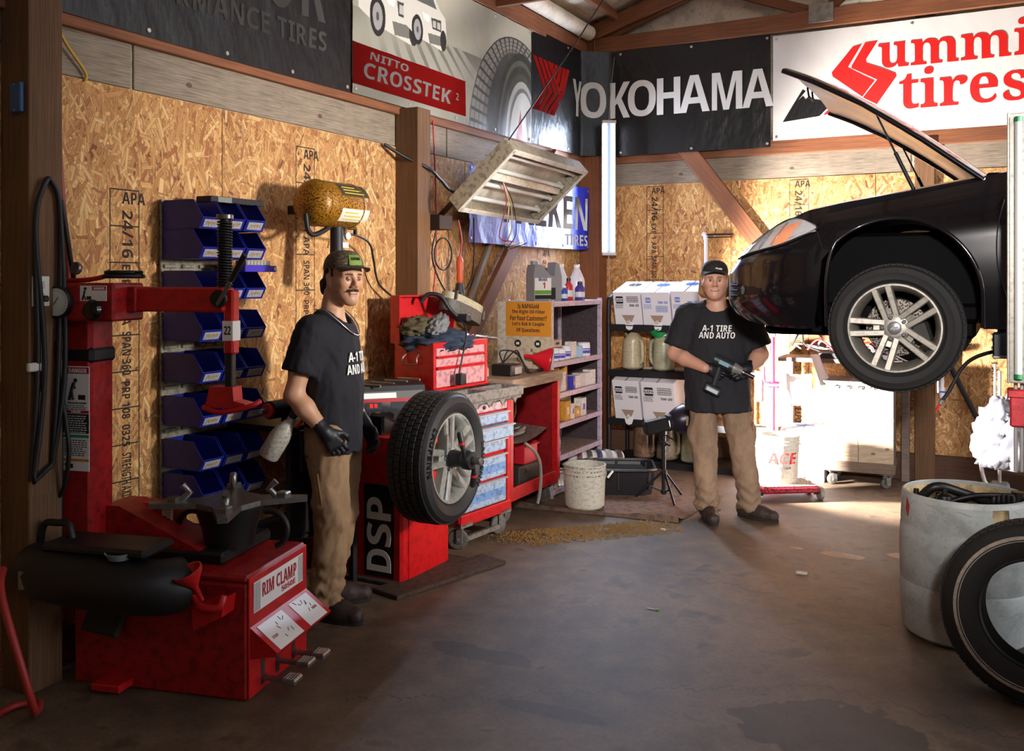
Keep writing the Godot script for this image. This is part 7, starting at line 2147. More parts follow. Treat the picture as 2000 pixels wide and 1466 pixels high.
	part(bk, "lettering", warp(letters("ACE", 0.22, 0.085, null, 0.2), func(q: Vector3) -> Vector3: return wrapx.call(q + V(-0.10, 0.15, 0))), mat("print_red", "d81f1c", 0.4))
	part(bk, "lettering", warp(letters("Hardware", 0.11, 0.02), func(q: Vector3) -> Vector3: return wrapx.call(q + V(-0.03, 0.115, 0))), mat("ink_black", "17171a", 0.6))
	part(bk, "bail", MB.new().tube(arc_pts(V(0, 0.30, 0), rt, (toCam * 0.5 + Vector3.DOWN).normalized(), 0.15, 0, 180, 16), 0.003, 6), mat("galvanised", "9c9a94", 0.45, 0.7, "grime"))
	var vp := thing("drain_pipe", "white pipe with a blue valve handle beside the wall post", "pipe", V(-0.47, 0, -8.2))
	part(vp, "pipe", MB.new().cyl(V(0, 0.66, 0), V(0, 1.6, 0), 0.016, 12), mat("pvc_pipe", "e4dfe6", 0.35))
	part(vp, "valve", MB.new().cyl(V(0, 0.7, 0), V(0, 0.78, 0), 0.022, 12), mat("pvc_pipe", "e4dfe6", 0.35))
	part(vp, "handle", MB.new().box(V(0, 0.745, 0.025), V(0.07, 0.012, 0.012), 0.003), mat("valve_blue", "2a62b4", 0.4))
	solo("wall_strap", MB.new().tube([V(-0.44, 1.0, WZ + 0.03), V(-0.26, 0.62, WZ + 0.03), V(-0.07, 0.24, WZ + 0.03)], 0.022, 6), mat("strap_black", "26232a", 0.7), "black strap slanting across the strand board below the car", "strap")
	var bg := thing("bagged_pump", "small white pump stand under a crumpled clear plastic bag", "pump", V(-0.06, 0, -8.0))
	part(bg, "stand", MB.new().cyl(V(0, 0.02, 0), V(0, 0.95, 0), 0.014, 10).cyl(V(-0.035, 0.4, 0), V(-0.03, 1.0, 0), 0.009, 8), mat("stand_pale", "c9c4c4", 0.35, 0.4))
	part(bg, "base", MB.new().box(V(0.0, 0.05, 0), V(0.14, 0.1, 0.14), 0.02), mat("base_pale", "bdbcc4", 0.4, 0.2))
	part(bg, "foot_ring", MB.new().tube(arc_pts(V(0, 0.015, 0), Vector3.RIGHT, Vector3.BACK, 0.13, 0, 360, 24), 0.009, 8), mat("stand_pale", "c9c4c4", 0.35, 0.4))
	var bagm := mat("bag_white", "9698a2", 0.15)
	var bag := part(bg, "plastic_bag", blob_cloth(V(0.36, 0.5, 0.3), 44, null), bagm)
	bag.position = V(0.06, 0.42, 0.05)
	part(bg, "hose", MB.new().tube(smooth([V(-0.05, 0.5, 0.08), V(-0.12, 0.3, 0.1), V(-0.1, 0.12, 0.1), V(-0.03, 0.05, 0.08)], 6), 0.016, 8), mat("stand_pale", "c9c4c4", 0.35, 0.4))
func build_foreground() -> void:
	var bm := mat("drum_white", "a4abac", 0.45, 0.0, "grime", 0.7)
	var t := thing("plastic_drum", "cut white plastic drum filled with scrap suspension parts", "drum", V(-0.18, 0, -4.82))
	var rO := 0.28
	part(t, "shell", MB.new().lathe(v2([0, 0.004, 0.25, 0.004, 0.268, 0.02, 0.278, 0.15, rO, 0.24, rO - 0.004, 0.25, rO, 0.26, rO + 0.003, 0.4, rO - 0.002, 0.50, rO - 0.006, 0.51, rO - 0.003, 0.52, rO - 0.006, 0.585]), 64), bm)
	var a0 := deg_to_rad(-62)
	part(t, "upper_band", MB.new().lathe(v2([rO - 0.006, 0.585, rO - 0.008, 0.635]), 60, a0 + deg_to_rad(14), a0 + TAU - deg_to_rad(2)), bm)
	part(t, "rim", MB.new().lathe(v2([rO - 0.008, 0.635, rO - 0.012, 0.655, rO - 0.02, 0.66, rO - 0.024, 0.655, rO - 0.02, 0.635]), 64), bm)
	part(t, "liner", MB.new().lathe(v2([rO - 0.022, 0.64, rO - 0.02, 0.3, 0, 0.3]), 48), mat("drum_inside", "b9a27c", 0.6, 0.0, "dirty", 1.5))
	part(t, "red_run", MB.new().grid(func(u: float, v: float) -> Vector3:
		var a := deg_to_rad(-152 + 5.0 * u + 3.0 * v)
		return V(cos(a) * 0.2755, 0.58 + 0.06 * v - 0.04 * u, -sin(a) * 0.2755), 5, 8), mat("rust_red", "9c2e22", 0.6))
	var blk := mat("scrap_black", "171517", 0.45, 0.4, "dirty", 3.0)
	var parts := [["control arm", [V(-0.2, 0.60, 0.1), V(-0.12, 0.69, 0.12), V(0.0, 0.66, 0.06), V(0.15, 0.60, 0.0)], 0.022], ["tie rod", [V(-0.08, 0.62, 0.12), V(0.05, 0.665, 0.1), V(0.22, 0.66, 0.0)], 0.012], ["axle shaft", [V(-0.12, 0.55, -0.12), V(0.05, 0.63, -0.05), V(0.2, 0.645, 0.06)], 0.017], ["stabilizer link", [V(-0.1, 0.5, 0.0), V(0.02, 0.58, 0.15), V(0.12, 0.57, 0.18)], 0.014]]
	for k in parts.size():
		var q: Array = parts[k]
		var o := thing("scrap_part", ["greasy black control arm jutting over the drum rim", "thin black tie rod lying across the drum", "black axle shaft with a boot in the drum", "black stabilizer link deep in the drum"][k], "scrap part", V(-0.18, 0, -4.82))
		part(o, "rod", MB.new().tube(smooth(q[1], 6), q[2], 10), blk)
		part(o, "joint", MB.new().lathe(v2([0, -0.03, 0.03, -0.025, 0.036, 0, 0.03, 0.025, 0.012, 0.035, 0.012, 0.06, 0, 0.06]), 16), blk).position = q[1][0] + V(0, 0.01, 0)
		var e: Vector3 = q[1][-1]
		if k == 2:
			for j in 5:
				part(o, "boot_ring", MB.new().lathe(v2([0.02, -0.008, 0.036 - j * 0.003, 0, 0.02, 0.008]), 16), mat("boot_rubber", "1b1b1d", 0.6)).transform = Transform3D(Basis(Vector3.BACK, PI / 2), e + V(-0.02 * j, 0, 0))
		else:
			part(o, "bushing", MB.new().cyl(e + V(0, -0.02, 0), e + V(0, 0.02, 0), 0.03, 16), blk)
	var w := thing("whitewall_tire", "worn black tire with a thin white stripe leaning on the drum", "tire", V(0.11, 0.352, -4.17))
	var out := V(-0.10, 0.10, 1.0).normalized()
	var sx := Vector3.RIGHT - out * out.x
	w.basis = Basis(sx.normalized(), out, sx.normalized().cross(out))
	var rub := mat("tire_old", "1e1c1b", 0.7, 0.0, "grime", 2.0)
	var ty := tire_parts(w, 0.352, 0.2, 0.2, rub)
	part(ty, "white_stripe", MB.new().lathe(v2([0.276, 0.0995, 0.278, 0.1015, 0.296, 0.1005, 0.298, 0.0975]), 72), mat("whitewall", "b0a49a", 0.6, 0.0, "grime", 3.0))
	var red := mat("lift_red", "c02a34", 0.4, 0.0, "grime", 1.2)
	var lf := thing("car_lift", "red two post lift column with a black arm under the car", "car lift", V(0.06, 0, -4.96))
	part(lf, "column", MB.new().box(V(0.22, 1.6, 0.0), V(0.24, 3.2, 0.16), 0.01), mat("lift_grey", "4a4a4e", 0.5, 0.2))
	part(lf, "base_plate", MB.new().box(V(0.29, 0.01, 0), V(0.4, 0.02, 0.3), 0.003), M["lift_grey"])
	part(lf, "carriage", MB.new().box(V(0.08, 1.045, 0.0), V(0.27, 0.17, 0.1), 0.008).box(V(0.08, 1.115, 0.0), V(0.29, 0.04, 0.11), 0.006), red)
	part(lf, "arm", MB.new().box(V(0.1, 1.32, -0.30), V(0.46, 0.12, 0.12), 0.008), mat("arm_black", "1c1d24", 0.35, 0.4, "grime", 2.0))
	part(lf, "arm_edge", MB.new().box(V(0.1, 1.262, -0.24), V(0.46, 0.016, 0.02), 0.004), mat("worn_steel", "8a8a8c", 0.35, 0.85, "grime", 3.0))
	part(lf, "arm_link", MB.new().box(V(0.3, 1.32, -0.18), V(0.1, 0.11, 0.3), 0.008), M["arm_black"])
	part(lf, "lift_pad", MB.new().cyl(V(-0.06, 1.375, -0.32), V(-0.06, 1.395, -0.32), 0.05, 20), mat("pad_rubber_slot_shade", "2c2a27", 0.8))
	for x in [-0.03, -0.005]:
		part(lf, "guide_rod", MB.new().cyl(V(x, 0.75, 0.02), V(x, 1.2, 0.02), 0.009, 10), mat("stand_pale", "c9c4c4", 0.35, 0.4))
	var fx := thing("tube_lamp", "unlit white tube lamp fixed upright on the lift column", "lamp", V(0.045, 1.17, -4.86))
	part(fx, "housing", MB.new().box(V(0.03, 0.62, -0.01), V(0.16, 1.24, 0.03), 0.004).box(V(-0.045, 0.62, 0.012), V(0.012, 1.24, 0.03), 0.003), mat("fixture_grey", "a9a8a2", 0.4, 0.2, "grime", 2.0))
	for x in [-0.005, 0.06]:
		var tb := part(fx, "tube", MB.new().cyl(V(x, 0.03, 0.026), V(x, 1.21, 0.026), 0.016, 16), mat("tube_off", "d4d6d2", 0.25))
		part(tb, "end_cap", MB.new().cyl(V(x, 0.02, 0.026), V(x, 0.045, 0.026), 0.0175, 14), mat("cap_green", "1f7a48", 0.4))
		part(tb, "end_cap", MB.new().cyl(V(x, 1.195, 0.026), V(x, 1.22, 0.026), 0.0175, 14), mat("cap_green", "1f7a48", 0.4))
	for y in [0.3, 0.95]:
		part(fx, "rivet", MB.new().cyl(V(-0.03, y, 0.005), V(-0.03, y, 0.008), 0.005, 8), mat("galvanised", "9c9a94", 0.45, 0.7, "grime"))
	var ah := solo("air_hose", MB.new().tube(smooth([V(0.05, 1.28, -5.32), V(-0.08, 1.27, -5.4), V(-0.2, 1.2, -5.45), V(-0.28, 1.05, -5.45), V(-0.32, 0.99, -5.45)], 6), 0.01, 8), mat("cable_black", "141315", 0.55), "black air hose with a red tip drooping from the lift arm", "hose")
	part(ah, "red_tip", MB.new().cyl(V(-0.32, 0.99, -5.45), V(-0.345, 0.94, -5.45), 0.008, 8, 0.004), mat("tip_red", "c8202a", 0.35))
	part(ah, "fitting", MB.new().cyl(V(-0.31, 1.005, -5.45), V(-0.323, 0.982, -5.45), 0.014, 10), mat("galvanised", "9c9a94", 0.45, 0.7, "grime"))
func build_lamps() -> void:
	var wht := mat("enamel_white", "dcd8ce", 0.4, 0.0, "grime", 1.5)
	var side := mat("enamel_grimy", "a39c8c", 0.5, 0.0, "dirty", 2.0)
	var U := V(0, -0.02, -1).normalized()
	var nrm := V(0.67, -0.74, 0.0).normalized()
	var V := nrm.cross(U).normalized()
	var ce := (V(-2.797, 2.48, -5.308) + V(-3.195, 2.136, -6.228)) / 2
	var t := thing("troffer_lamp", "white four tube ceiling lamp hanging tilted with loose wires", "lamp", ce)
	t.basis = Basis(U, V, U.cross(V))
	var L := 1.16
	var Wd := 0.55
	part(t, "back_pan", MB.new().box(V(0, 0, -0.05), V(L, Wd, 0.006), 0.001), wht)
	part(t, "ballast_cover", MB.new().prism(v2([-0.07, 0, 0.07, 0, 0.045, 0.04, -0.045, 0.04]), -L / 2 + 0.02, L / 2 - 0.02), wht).transform = Transform3D(Basis(Vector3.UP, PI / 2) * Basis(Vector3.BACK, 0.0), V(0, 0, -0.047)) * Transform3D(Basis(Vector3.RIGHT, 0.0), Vector3.ZERO)
	for s in [-1.0, 1.0]:
		part(t, "side_wall", MB.new().box(V(0, s * Wd / 2, 0), V(L, 0.012, 0.11), 0.002), side)
		part(t, "end_wall", MB.new().box(V(s * L / 2, 0, 0), V(0.012, Wd, 0.11), 0.002), side)
		part(t, "frame_rail", MB.new().box(V(0, s * (Wd / 2 - 0.012), 0.056), V(L, 0.035, 0.006), 0.001), wht)
		part(t, "frame_rail", MB.new().box(V(s * (L / 2 - 0.012), 0, 0.056), V(0.035, Wd, 0.006), 0.001), wht)
	for k in 4:
		var y := -0.19 + k * 0.127
		part(t, "tube", MB.new().cyl(V(-L / 2 + 0.04, y, 0.0), V(L / 2 - 0.06, y, 0.0), 0.016, 14), mat("tube_off", "d4d6d2", 0.25))
		part(t, "tube_socket", MB.new().box(V(L / 2 - 0.045, y, -0.01), V(0.02, 0.03, 0.06), 0.003), wht)
	var wc := [["red", "b8303a"], ["white", "d8d0d0"], ["yellow", "c8a850"], ["black", "1a1a1c"]]
	for k in 4:
		part(t, "loose_wire", MB.new().tube(smooth([V(-0.3, 0.0, 0.0), V(-0.22 + 0.03 * k, -0.1, 0.1), V(-0.1 + 0.05 * k, -0.28, 0.14 + 0.02 * k), V(0.0 + 0.08 * k, -0.38 - 0.03 * k, 0.16), V(0.12 + 0.07 * k, -0.36, 0.2)], 6), 0.0035, 5), mat("thin_wire_" + wc[k][0], wc[k][1], 0.5))
	var top: Vector3 = t.transform * V(-L / 2 + 0.02, Wd / 2, -0.03)
	solo("hanging_cable", MB.new().tube([top, top.lerp(V(-2.55, 4.2, -6.8), 0.5) + V(0, -0.03, 0), V(-2.55, 4.2, -6.8)], 0.005, 6), mat("cable_black", "141315", 0.55), "thin cable from the roof truss to the tilted ceiling lamp", "cable")
	var low: Vector3 = t.transform * V(-L / 2 + 0.05, -Wd / 2, -0.04)
	var br := thing("wall_bracket", "rusty brown steel bracket between the post and the hanging lamp", "bracket", Vector3.ZERO)
	part(br, "arm", MB.new().tube([low, V(WX + 0.1, low.y - 0.12, -5.42)], 0.02, 6), mat("rusty_steel", "3c2a20", 0.7, 0.3))
	part(br, "plate", MB.new().box(V(WX + 0.12, low.y - 0.13, -5.38), V(0.2, 0.1, 0.16), 0.005), mat("rusty_steel", "3c2a20", 0.7, 0.3))
	var f := thing("shop_light", "lit double tube shop light hung upright in the corner", "lamp", V(-3.27, 1.88, -8.03), deg_to_rad(32))
	part(f, "housing", MB.new().box(V(0, 0.61, -0.02), V(0.13, 1.22, 0.035), 0.006), wht)
	part(f, "centre_strip", MB.new().box(V(0, 0.61, 0.004), V(0.036, 1.18, 0.02), 0.004), mat("strip_blue", "a9bde0", 0.3))
	for s in [-1.0, 1.0]:
		part(f, "tube", MB.new().cyl(V(0.04 * s, 0.025, 0.016), V(0.04 * s, 1.195, 0.016), 0.0155, 16), glow("tube_lit", "dfe8ff", 9.0))
		part(f, "end_cap", MB.new().box(V(0, 0.61 + s * 0.61, 0.0), V(0.13, 0.03, 0.06), 0.004), mat("endcap_grey", "b9b5ac", 0.4))
	part(f, "pull_cord", MB.new().tube([V(0, 0.0, 0.0), V(0.005, -0.5, 0.0), V(0.0, -0.95, 0.01)], 0.003, 6), mat("cord_pale", "b9a88c", 0.6))
	part(f, "hang_wire", MB.new().tube([V(0, 1.22, 0.0), V(0.02, 1.5, -0.02), V(0.09, 1.96, -0.144)], 0.003, 6), mat("galvanised", "9c9a94", 0.45, 0.7, "grime"))
	var al := AreaLight3D.new()
	al.name = "tube_glow"
	al.area_size = Vector2(0.12, 1.18)
	al.light_color = Color(0.84, 0.9, 1.0)
	al.light_energy = TUBES
	al.area_range = 20.0
	al.shadow_enabled = true
	f.add_child(al)
	al.position = V(0, 0.61, 0.045)
	al.rotation.y = PI
	var blk := mat("cable_black", "141315", 0.55)
	solo("black_cable", MB.new().tube(smooth([V(WX + 0.03, 2.52, -4.93), V(WX + 0.1, 2.45, -5.06), V(WX + 0.2, 2.38, -5.2), V(WX + 0.16, 2.33, -5.4), V(WX + 0.14, 2.26, -5.62), V(-3.2, 2.2, -5.7)], 8), 0.012, 8), blk, "black cable stapled across the second post to the lamp", "cable")
	solo("cord_loop", MB.new().tube(smooth([V(WX + 0.19, 1.98, -5.3), V(WX + 0.17, 1.8, -5.28), V(WX + 0.15, 1.62, -5.42), V(WX + 0.13, 1.52, -5.62), V(WX + 0.12, 1.62, -5.86), V(WX + 0.12, 1.8, -5.92), V(WX + 0.12, 2.1, -5.92)], 8), 0.006, 7), blk, "long thin black cord loop hanging beside the second post", "cord")
	solo("cord_loop", MB.new().tube(arc_pts(V(WX + 0.17, 1.82, -5.42), V(0, 0, -1), Vector3.UP, 0.11, 90, 440, 28), 0.006, 7), blk, "small round black cord loop on the nail of the second post", "cord")
	solo("extension_cord", MB.new().tube(smooth([V(WX + 0.035, 2.76, -5.5), V(WX + 0.06, 2.2, -5.5), V(WX + 0.06, 1.8, -5.5), V(WX + 0.07, 1.55, -5.45), V(WX + 0.06, 1.45, -5.47)], 6), 0.006, 7), mat("cord_red", "b8342c", 0.5), "thin red extension cord hanging behind the cord loops", "cord")
	var tl := thing("trouble_lamp", "orange handled trouble lamp hanging under the blue banner", "work lamp", V(WX + 0.12, 1.52, -5.72))
	part(tl, "handle", MB.new().lathe(v2([0, 0.10, 0.02, 0.10, 0.026, 0.13, 0.022, 0.18, 0.027, 0.22, 0.024, 0.27, 0.014, 0.29, 0, 0.29]), 18), mat("handle_orange", "d0572a", 0.4))
	part(tl, "guard", MB.new().lathe(v2([0, -0.08, 0.02, -0.075, 0.038, -0.03, 0.036, 0.04, 0.024, 0.1, 0, 0.1]), 18), mat("guard_dark", "262120", 0.5))
	part(tl, "hook", MB.new().tube(arc_pts(V(0, -0.1, 0), V(0, 0, 1), Vector3.UP, 0.02, 90, -170, 14), 0.003, 6), mat("black_steel", "1b1a1c", 0.5, 0.6))
	part(tl, "cord", MB.new().tube(smooth([V(0, 0.29, 0), V(0.01, 0.4, -0.01), V(0.0, 0.55, 0.02)], 6), 0.006, 7), mat("cord_red", "b8342c", 0.5))
class Field:
	var P := []
	func cap(a: Vector3, b: Vector3, ra: float, rb: float, k := 0.02, sz := 1.0, flat := false, op := 0) -> Field:
		P.append([0, op, k, a, b, ra, rb, sz, flat])
		return self
	func ball(c: Vector3, r: Vector3, k := 0.02, op := 0) -> Field:
		P.append([1, op, k, c, r])
		return self
	func plane(pt: Vector3, nn: Vector3) -> Field:
		P.append([2, 2, 0.0, pt, nn.normalized()])
		return self
	func one(q: Array, p: Vector3) -> float:
		if q[0] == 0:
			var a: Vector3 = q[3]
			var b: Vector3 = q[4]
			var sz: float = q[7]
			var pa := p - a
			var ba := b - a
			if sz != 1.0:
				pa.z *= sz
				ba.z *= sz
			var h := clampf(pa.dot(ba) / ba.dot(ba), 0.0, 1.0)
			var ra: float = q[5]
			var d := (pa - ba * h).length() - lerpf(ra, q[6], h)
			if sz > 1.0:
				d /= lerpf(1.0, sz, 0.6)
			if q[8]:
				d = maxf(d, (p - b).dot((b - a).normalized()))
			return d
		if q[0] == 1:
			var c: Vector3 = q[3]
			var r: Vector3 = q[4]
			var w := (p - c) / r
			var k0 := w.length()
			var k1 := (w / r).length()
			return k0 * (k0 - 1.0) / maxf(k1, 1e-5)
		var n2: Vector3 = q[4]
		return (p - q[3]).dot(n2)
	func at(p: Vector3, list: Array) -> float:
		var d := 1e3
		for q in list:
			var e: float = one(q, p)
			var k: float = q[2]
			if q[1] == 0:
				var h := maxf(k - absf(d - e), 0.0) / maxf(k, 1e-6)
				d = minf(d, e) - h * h * k * 0.25
			elif q[1] == 1:
				var h := maxf(k - absf(-e - d), 0.0) / maxf(k, 1e-6)
				d = maxf(d, -e) + h * h * k * 0.25
			else:
				d = maxf(d, e)
		return d
	func value(p: Vector3) -> float:
		return at(p, P)
	func net(b: MB, lo: Vector3, hi: Vector3, cell: float, tint: Callable, bump = null) -> void:
		var nx := int(ceil((hi.x - lo.x) / cell)) + 1
		var ny := int(ceil((hi.y - lo.y) / cell)) + 1
		var nz := int(ceil((hi.z - lo.z) / cell)) + 1
		var vals := PackedFloat32Array()
		vals.resize(nx * ny * nz)
		vals.fill(1.0)
		var B := 6
		var half := cell * B * 0.87
		var live := []
		for bz in range(0, nz, B):
			for by in range(0, ny, B):
				for bx in range(0, nx, B):
					var c := lo + Vector3(bx + B * 0.5, by + B * 0.5, bz + B * 0.5) * cell
					var near := []
					var solid := 0
					var dd := 1e3
					for q in P:
						var e: float = one(q, c)
						if q[1] == 0:
							dd = minf(dd, e)
							if e < half * 1.7 + float(q[2]) + 0.01:
								near.append(q)
								solid += 1
						elif e < half * 1.7 + float(q[2]) + 0.01 or q[1] == 2:
							near.append(q)
					if solid == 0:
						continue
					if dd < -(half * 1.8 + 0.03) and at(c, near) < -(half * 1.8 + 0.03):
						for z in range(bz, mini(bz + B, nz)):
							for y in range(by, mini(by + B, ny)):
								for x in range(bx, mini(bx + B, nx)):
									vals[(z * ny + y) * nx + x] = -1.0
						continue
					for z in range(bz, mini(bz + B, nz)):
						for y in range(by, mini(by + B, ny)):
							for x in range(bx, mini(bx + B, nx)):
								vals[(z * ny + y) * nx + x] = at(lo + Vector3(x, y, z) * cell, near)
					live.append([bx, by, bz])
		var ids := PackedInt32Array()
		ids.resize(nx * ny * nz)
		ids.fill(-1)
		var sx := 1
		var sy := nx
		var sz := nx * ny
		var corner := [0, sx, sy, sx + sy, sz, sz + sx, sz + sy, sz + sx + sy]
		var edges := [[0, 1], [2, 3], [4, 5], [6, 7], [0, 2], [1, 3], [4, 6], [5, 7], [0, 4], [1, 5], [2, 6], [3, 7]]
		var seen := {}
		var todo := []
		for l in live:
			for z in range(maxi(l[2] - 1, 0), mini(l[2] + B, nz - 1)):
				for y in range(maxi(l[1] - 1, 0), mini(l[1] + B, ny - 1)):
					for x in range(maxi(l[0] - 1, 0), mini(l[0] + B, nx - 1)):
						var i: int = (z * ny + y) * nx + x
						var neg := vals[i] < 0.0
						var mixed := false
						for q in corner:
							if (vals[i + q] < 0.0) != neg:
								mixed = true
								break
						if not mixed or seen.has(i):
							continue
						seen[i] = true
						todo.append(Vector3i(x, y, z))
						var p := Vector3.ZERO
						var cnt := 0
						for e in edges:
							var va := vals[i + corner[e[0]]]
							var vb := vals[i + corner[e[1]]]
							if (va < 0.0) != (vb < 0.0):
								var f := va / (va - vb)
								var ca := Vector3(e[0] & 1, e[0] >> 1 & 1, e[0] >> 2 & 1)
								var cb := Vector3(e[1] & 1, e[1] >> 1 & 1, e[1] >> 2 & 1)
								p += ca.lerp(cb, f)
								cnt += 1
						p = p / cnt
						var fx := p.x
						var fy := p.y
						var fz := p.z
						var g := Vector3.ZERO
						for cc in 8:
							var vv := vals[i + corner[cc]]
							var wx := fx if cc & 1 else 1.0 - fx
							var wy := fy if cc & 2 else 1.0 - fy
							var wz := fz if cc & 4 else 1.0 - fz
							g += Vector3((1.0 if cc & 1 else -1.0) * wy * wz, (1.0 if cc & 2 else -1.0) * wx * wz, (1.0 if cc & 4 else -1.0) * wx * wy) * vv
						var w := lo + (Vector3(x, y, z) + p) * cell
						g = g.normalized()
						if bump != null:
							w += g * float(bump.call(w, g))
						b.col = tint.call(w, g)
						ids[i] = b.vert(w, g, Vector2(w.x + w.z, w.y))
		var first := b.v.size()
		for q in todo:
			var i: int = (q.z * ny + q.y) * nx + q.x
			for ax in 3:
				var st: int = [sx, sy, sz][ax]
				var u: int = [sy, sz, sx][ax]
				var v: int = [sz, sx, sy][ax]
				var cu: int = [q.y, q.z, q.x][ax]
				var cv: int = [q.z, q.x, q.y][ax]
				if cu == 0 or cv == 0:
					continue
				if (vals[i] < 0.0) == (vals[i + st] < 0.0):
					continue
				var a := ids[i]
				var bb := ids[i - u]
				var c := ids[i - u - v]
				var d := ids[i - v]
				if a < 0 or bb < 0 or c < 0 or d < 0:
					continue
				if vals[i] < 0.0:
					b.tri(a, bb, c)
					b.tri(a, c, d)
				else:
					b.tri(a, c, bb)
					b.tri(a, d, c)
		if bump != null:   # shade the folds: rebuild the normals of this piece from its faces
			var acc := {}
			for k in range(0, b.ix.size(), 3):
				if b.ix[k] < first - todo.size():
					continue
				var p0 := b.v[b.ix[k]]
				var fn := (b.v[b.ix[k + 2]] - p0).cross(b.v[b.ix[k + 1]] - p0)
				for j in 3:
					acc[b.ix[k + j]] = acc.get(b.ix[k + j], Vector3.ZERO) + fn
			for k in acc:
				if acc[k].length() > 1e-12:
					b.n[k] = acc[k].normalized()
func skin_mat(key: String) -> StandardMaterial3D:
	var m := mat(key, "ffffff", 0.5)
	m.vertex_color_use_as_albedo = true
	m.subsurf_scatter_enabled = true
	m.subsurf_scatter_strength = 0.08
	return m
func head_field(f: Field, H: Transform3D, slim: float) -> void:
	var q := func(x: float, y: float, z: float) -> Vector3: return H * V(x, y, z)
	var c := func(x: float, y: float, z: float, x2: float, y2: float, z2: float, ra: float, rb: float, k: float, op := 0) -> void:
		f.cap(q.call(x, y, z), q.call(x2, y2, z2), ra, rb, k, 1.0, false, op)
	c.call(0, 0.045, -0.035, 0, 0.04, 0.015, 0.083, 0.077, 0.03)
	c.call(-0.012, -0.03, 0.02, -0.01, -0.065, 0.035, 0.06 * slim, 0.043 * slim, 0.04)
	c.call(0.012, -0.03, 0.02, 0.01, -0.065, 0.035, 0.06 * slim, 0.043 * slim, 0.04)
	c.call(-0.05 * slim, -0.05, -0.005, -0.018, -0.098, 0.055, 0.02, 0.02, 0.035)
	c.call(0.05 * slim, -0.05, -0.005, 0.018, -0.098, 0.055, 0.02, 0.02, 0.035)
	c.call(0, -0.1, 0.062, 0, -0.1, 0.066, 0.019, 0.019, 0.025)
	for s in [-1.0, 1.0]:
		c.call(0.042 * s * slim, -0.016, 0.055, 0.05 * s * slim, -0.018, 0.03, 0.022, 0.022, 0.03)
		c.call(0.013 * s, 0.03, 0.083, 0.046 * s, 0.03, 0.068, 0.012, 0.011, 0.02)
		c.call(0.031 * s, 0.008, 0.097, 0.031 * s, 0.008, 0.105, 0.0145, 0.018, 0.014, 1)
		c.call(0.079 * s, 0.016, -0.016, 0.081 * s, -0.03, -0.006, 0.016, 0.011, 0.006)
		c.call(0.011 * s, -0.032, 0.094, 0.012 * s, -0.03, 0.09, 0.0085, 0.0085, 0.008)
	c.call(0, 0.018, 0.087, 0, -0.022, 0.106, 0.0085, 0.011, 0.014)
	c.call(-0.018, -0.061, 0.084, 0.018, -0.061, 0.084, 0.0062, 0.0062, 0.008)
	c.call(-0.014, -0.0725, 0.083, 0.014, -0.0725, 0.083, 0.0066, 0.0066, 0.008)
	c.call(-0.022, -0.0668, 0.096, 0.022, -0.0668, 0.096, 0.0022, 0.0022, 0.004, 1)
func glove(b: MB, wrist: Vector3, fwd: Vector3, nrm: Vector3, curl: Array, thumb_side: float, spread: float, tint: Color, cuff: Vector3, thumb_curl := 0.5) -> void:
	var f := Field.new()
	var side := fwd.cross(nrm).normalized() * thumb_side
	nrm = side.cross(fwd).normalized() * thumb_side
	var lens := [0.042, 0.047, 0.044, 0.034]
	for i in 4:
		var o := side * (0.030 - 0.020 * i)
		var base := wrist + fwd * (0.086 - 0.004 * absf(i - 1)) + o
		f.cap(wrist + fwd * 0.012 + o * 0.62, base, 0.0165, 0.0135, 0.014)
		var d := (fwd + side * spread * (1.5 - i)).normalized()
		var p := base
		var ang := 0.0
		for s in 3:
			ang += float(curl[i]) * [0.7, 1.0, 0.75][s]
			var dir := (d * cos(ang) - nrm * sin(ang)).normalized()
			var l: float = lens[i] * [1.0, 0.66, 0.55][s]
			f.cap(p, p + dir * l, 0.0105 - 0.0008 * s, 0.0098 - 0.001 * s, 0.004)
			p += dir * l
	var tb := wrist + fwd * 0.025 + side * 0.03 - nrm * 0.006
	var td := (fwd * 0.75 + side * 0.62 - nrm * 0.25).normalized()
	var t1 := tb + td * 0.042
	var t2 := t1 + (td * cos(thumb_curl) + (fwd * 0.6 - nrm * 0.7 - side * 0.35).normalized() * sin(thumb_curl)).normalized() * 0.034
	var t3 := t2 + (fwd * 0.75 - nrm * 0.5 - side * 0.3 * thumb_curl).normalized() * 0.026
	f.cap(tb - td * 0.01, t1, 0.017, 0.0125, 0.014)
	f.cap(t1, t2, 0.0122, 0.011, 0.004)
	f.cap(t2, t3, 0.011, 0.0095, 0.004)
	f.cap(wrist + cuff * 0.05, wrist, 0.036, 0.033, 0.012)
	f.cap(wrist, wrist + fwd * 0.02, 0.033, 0.028, 0.014)
	var lo := wrist - Vector3.ONE * 0.22
	var hi := wrist + Vector3.ONE * 0.22
	f.net(b, lo, hi, 0.0042, func(_p: Vector3, _n: Vector3) -> Color: return tint)
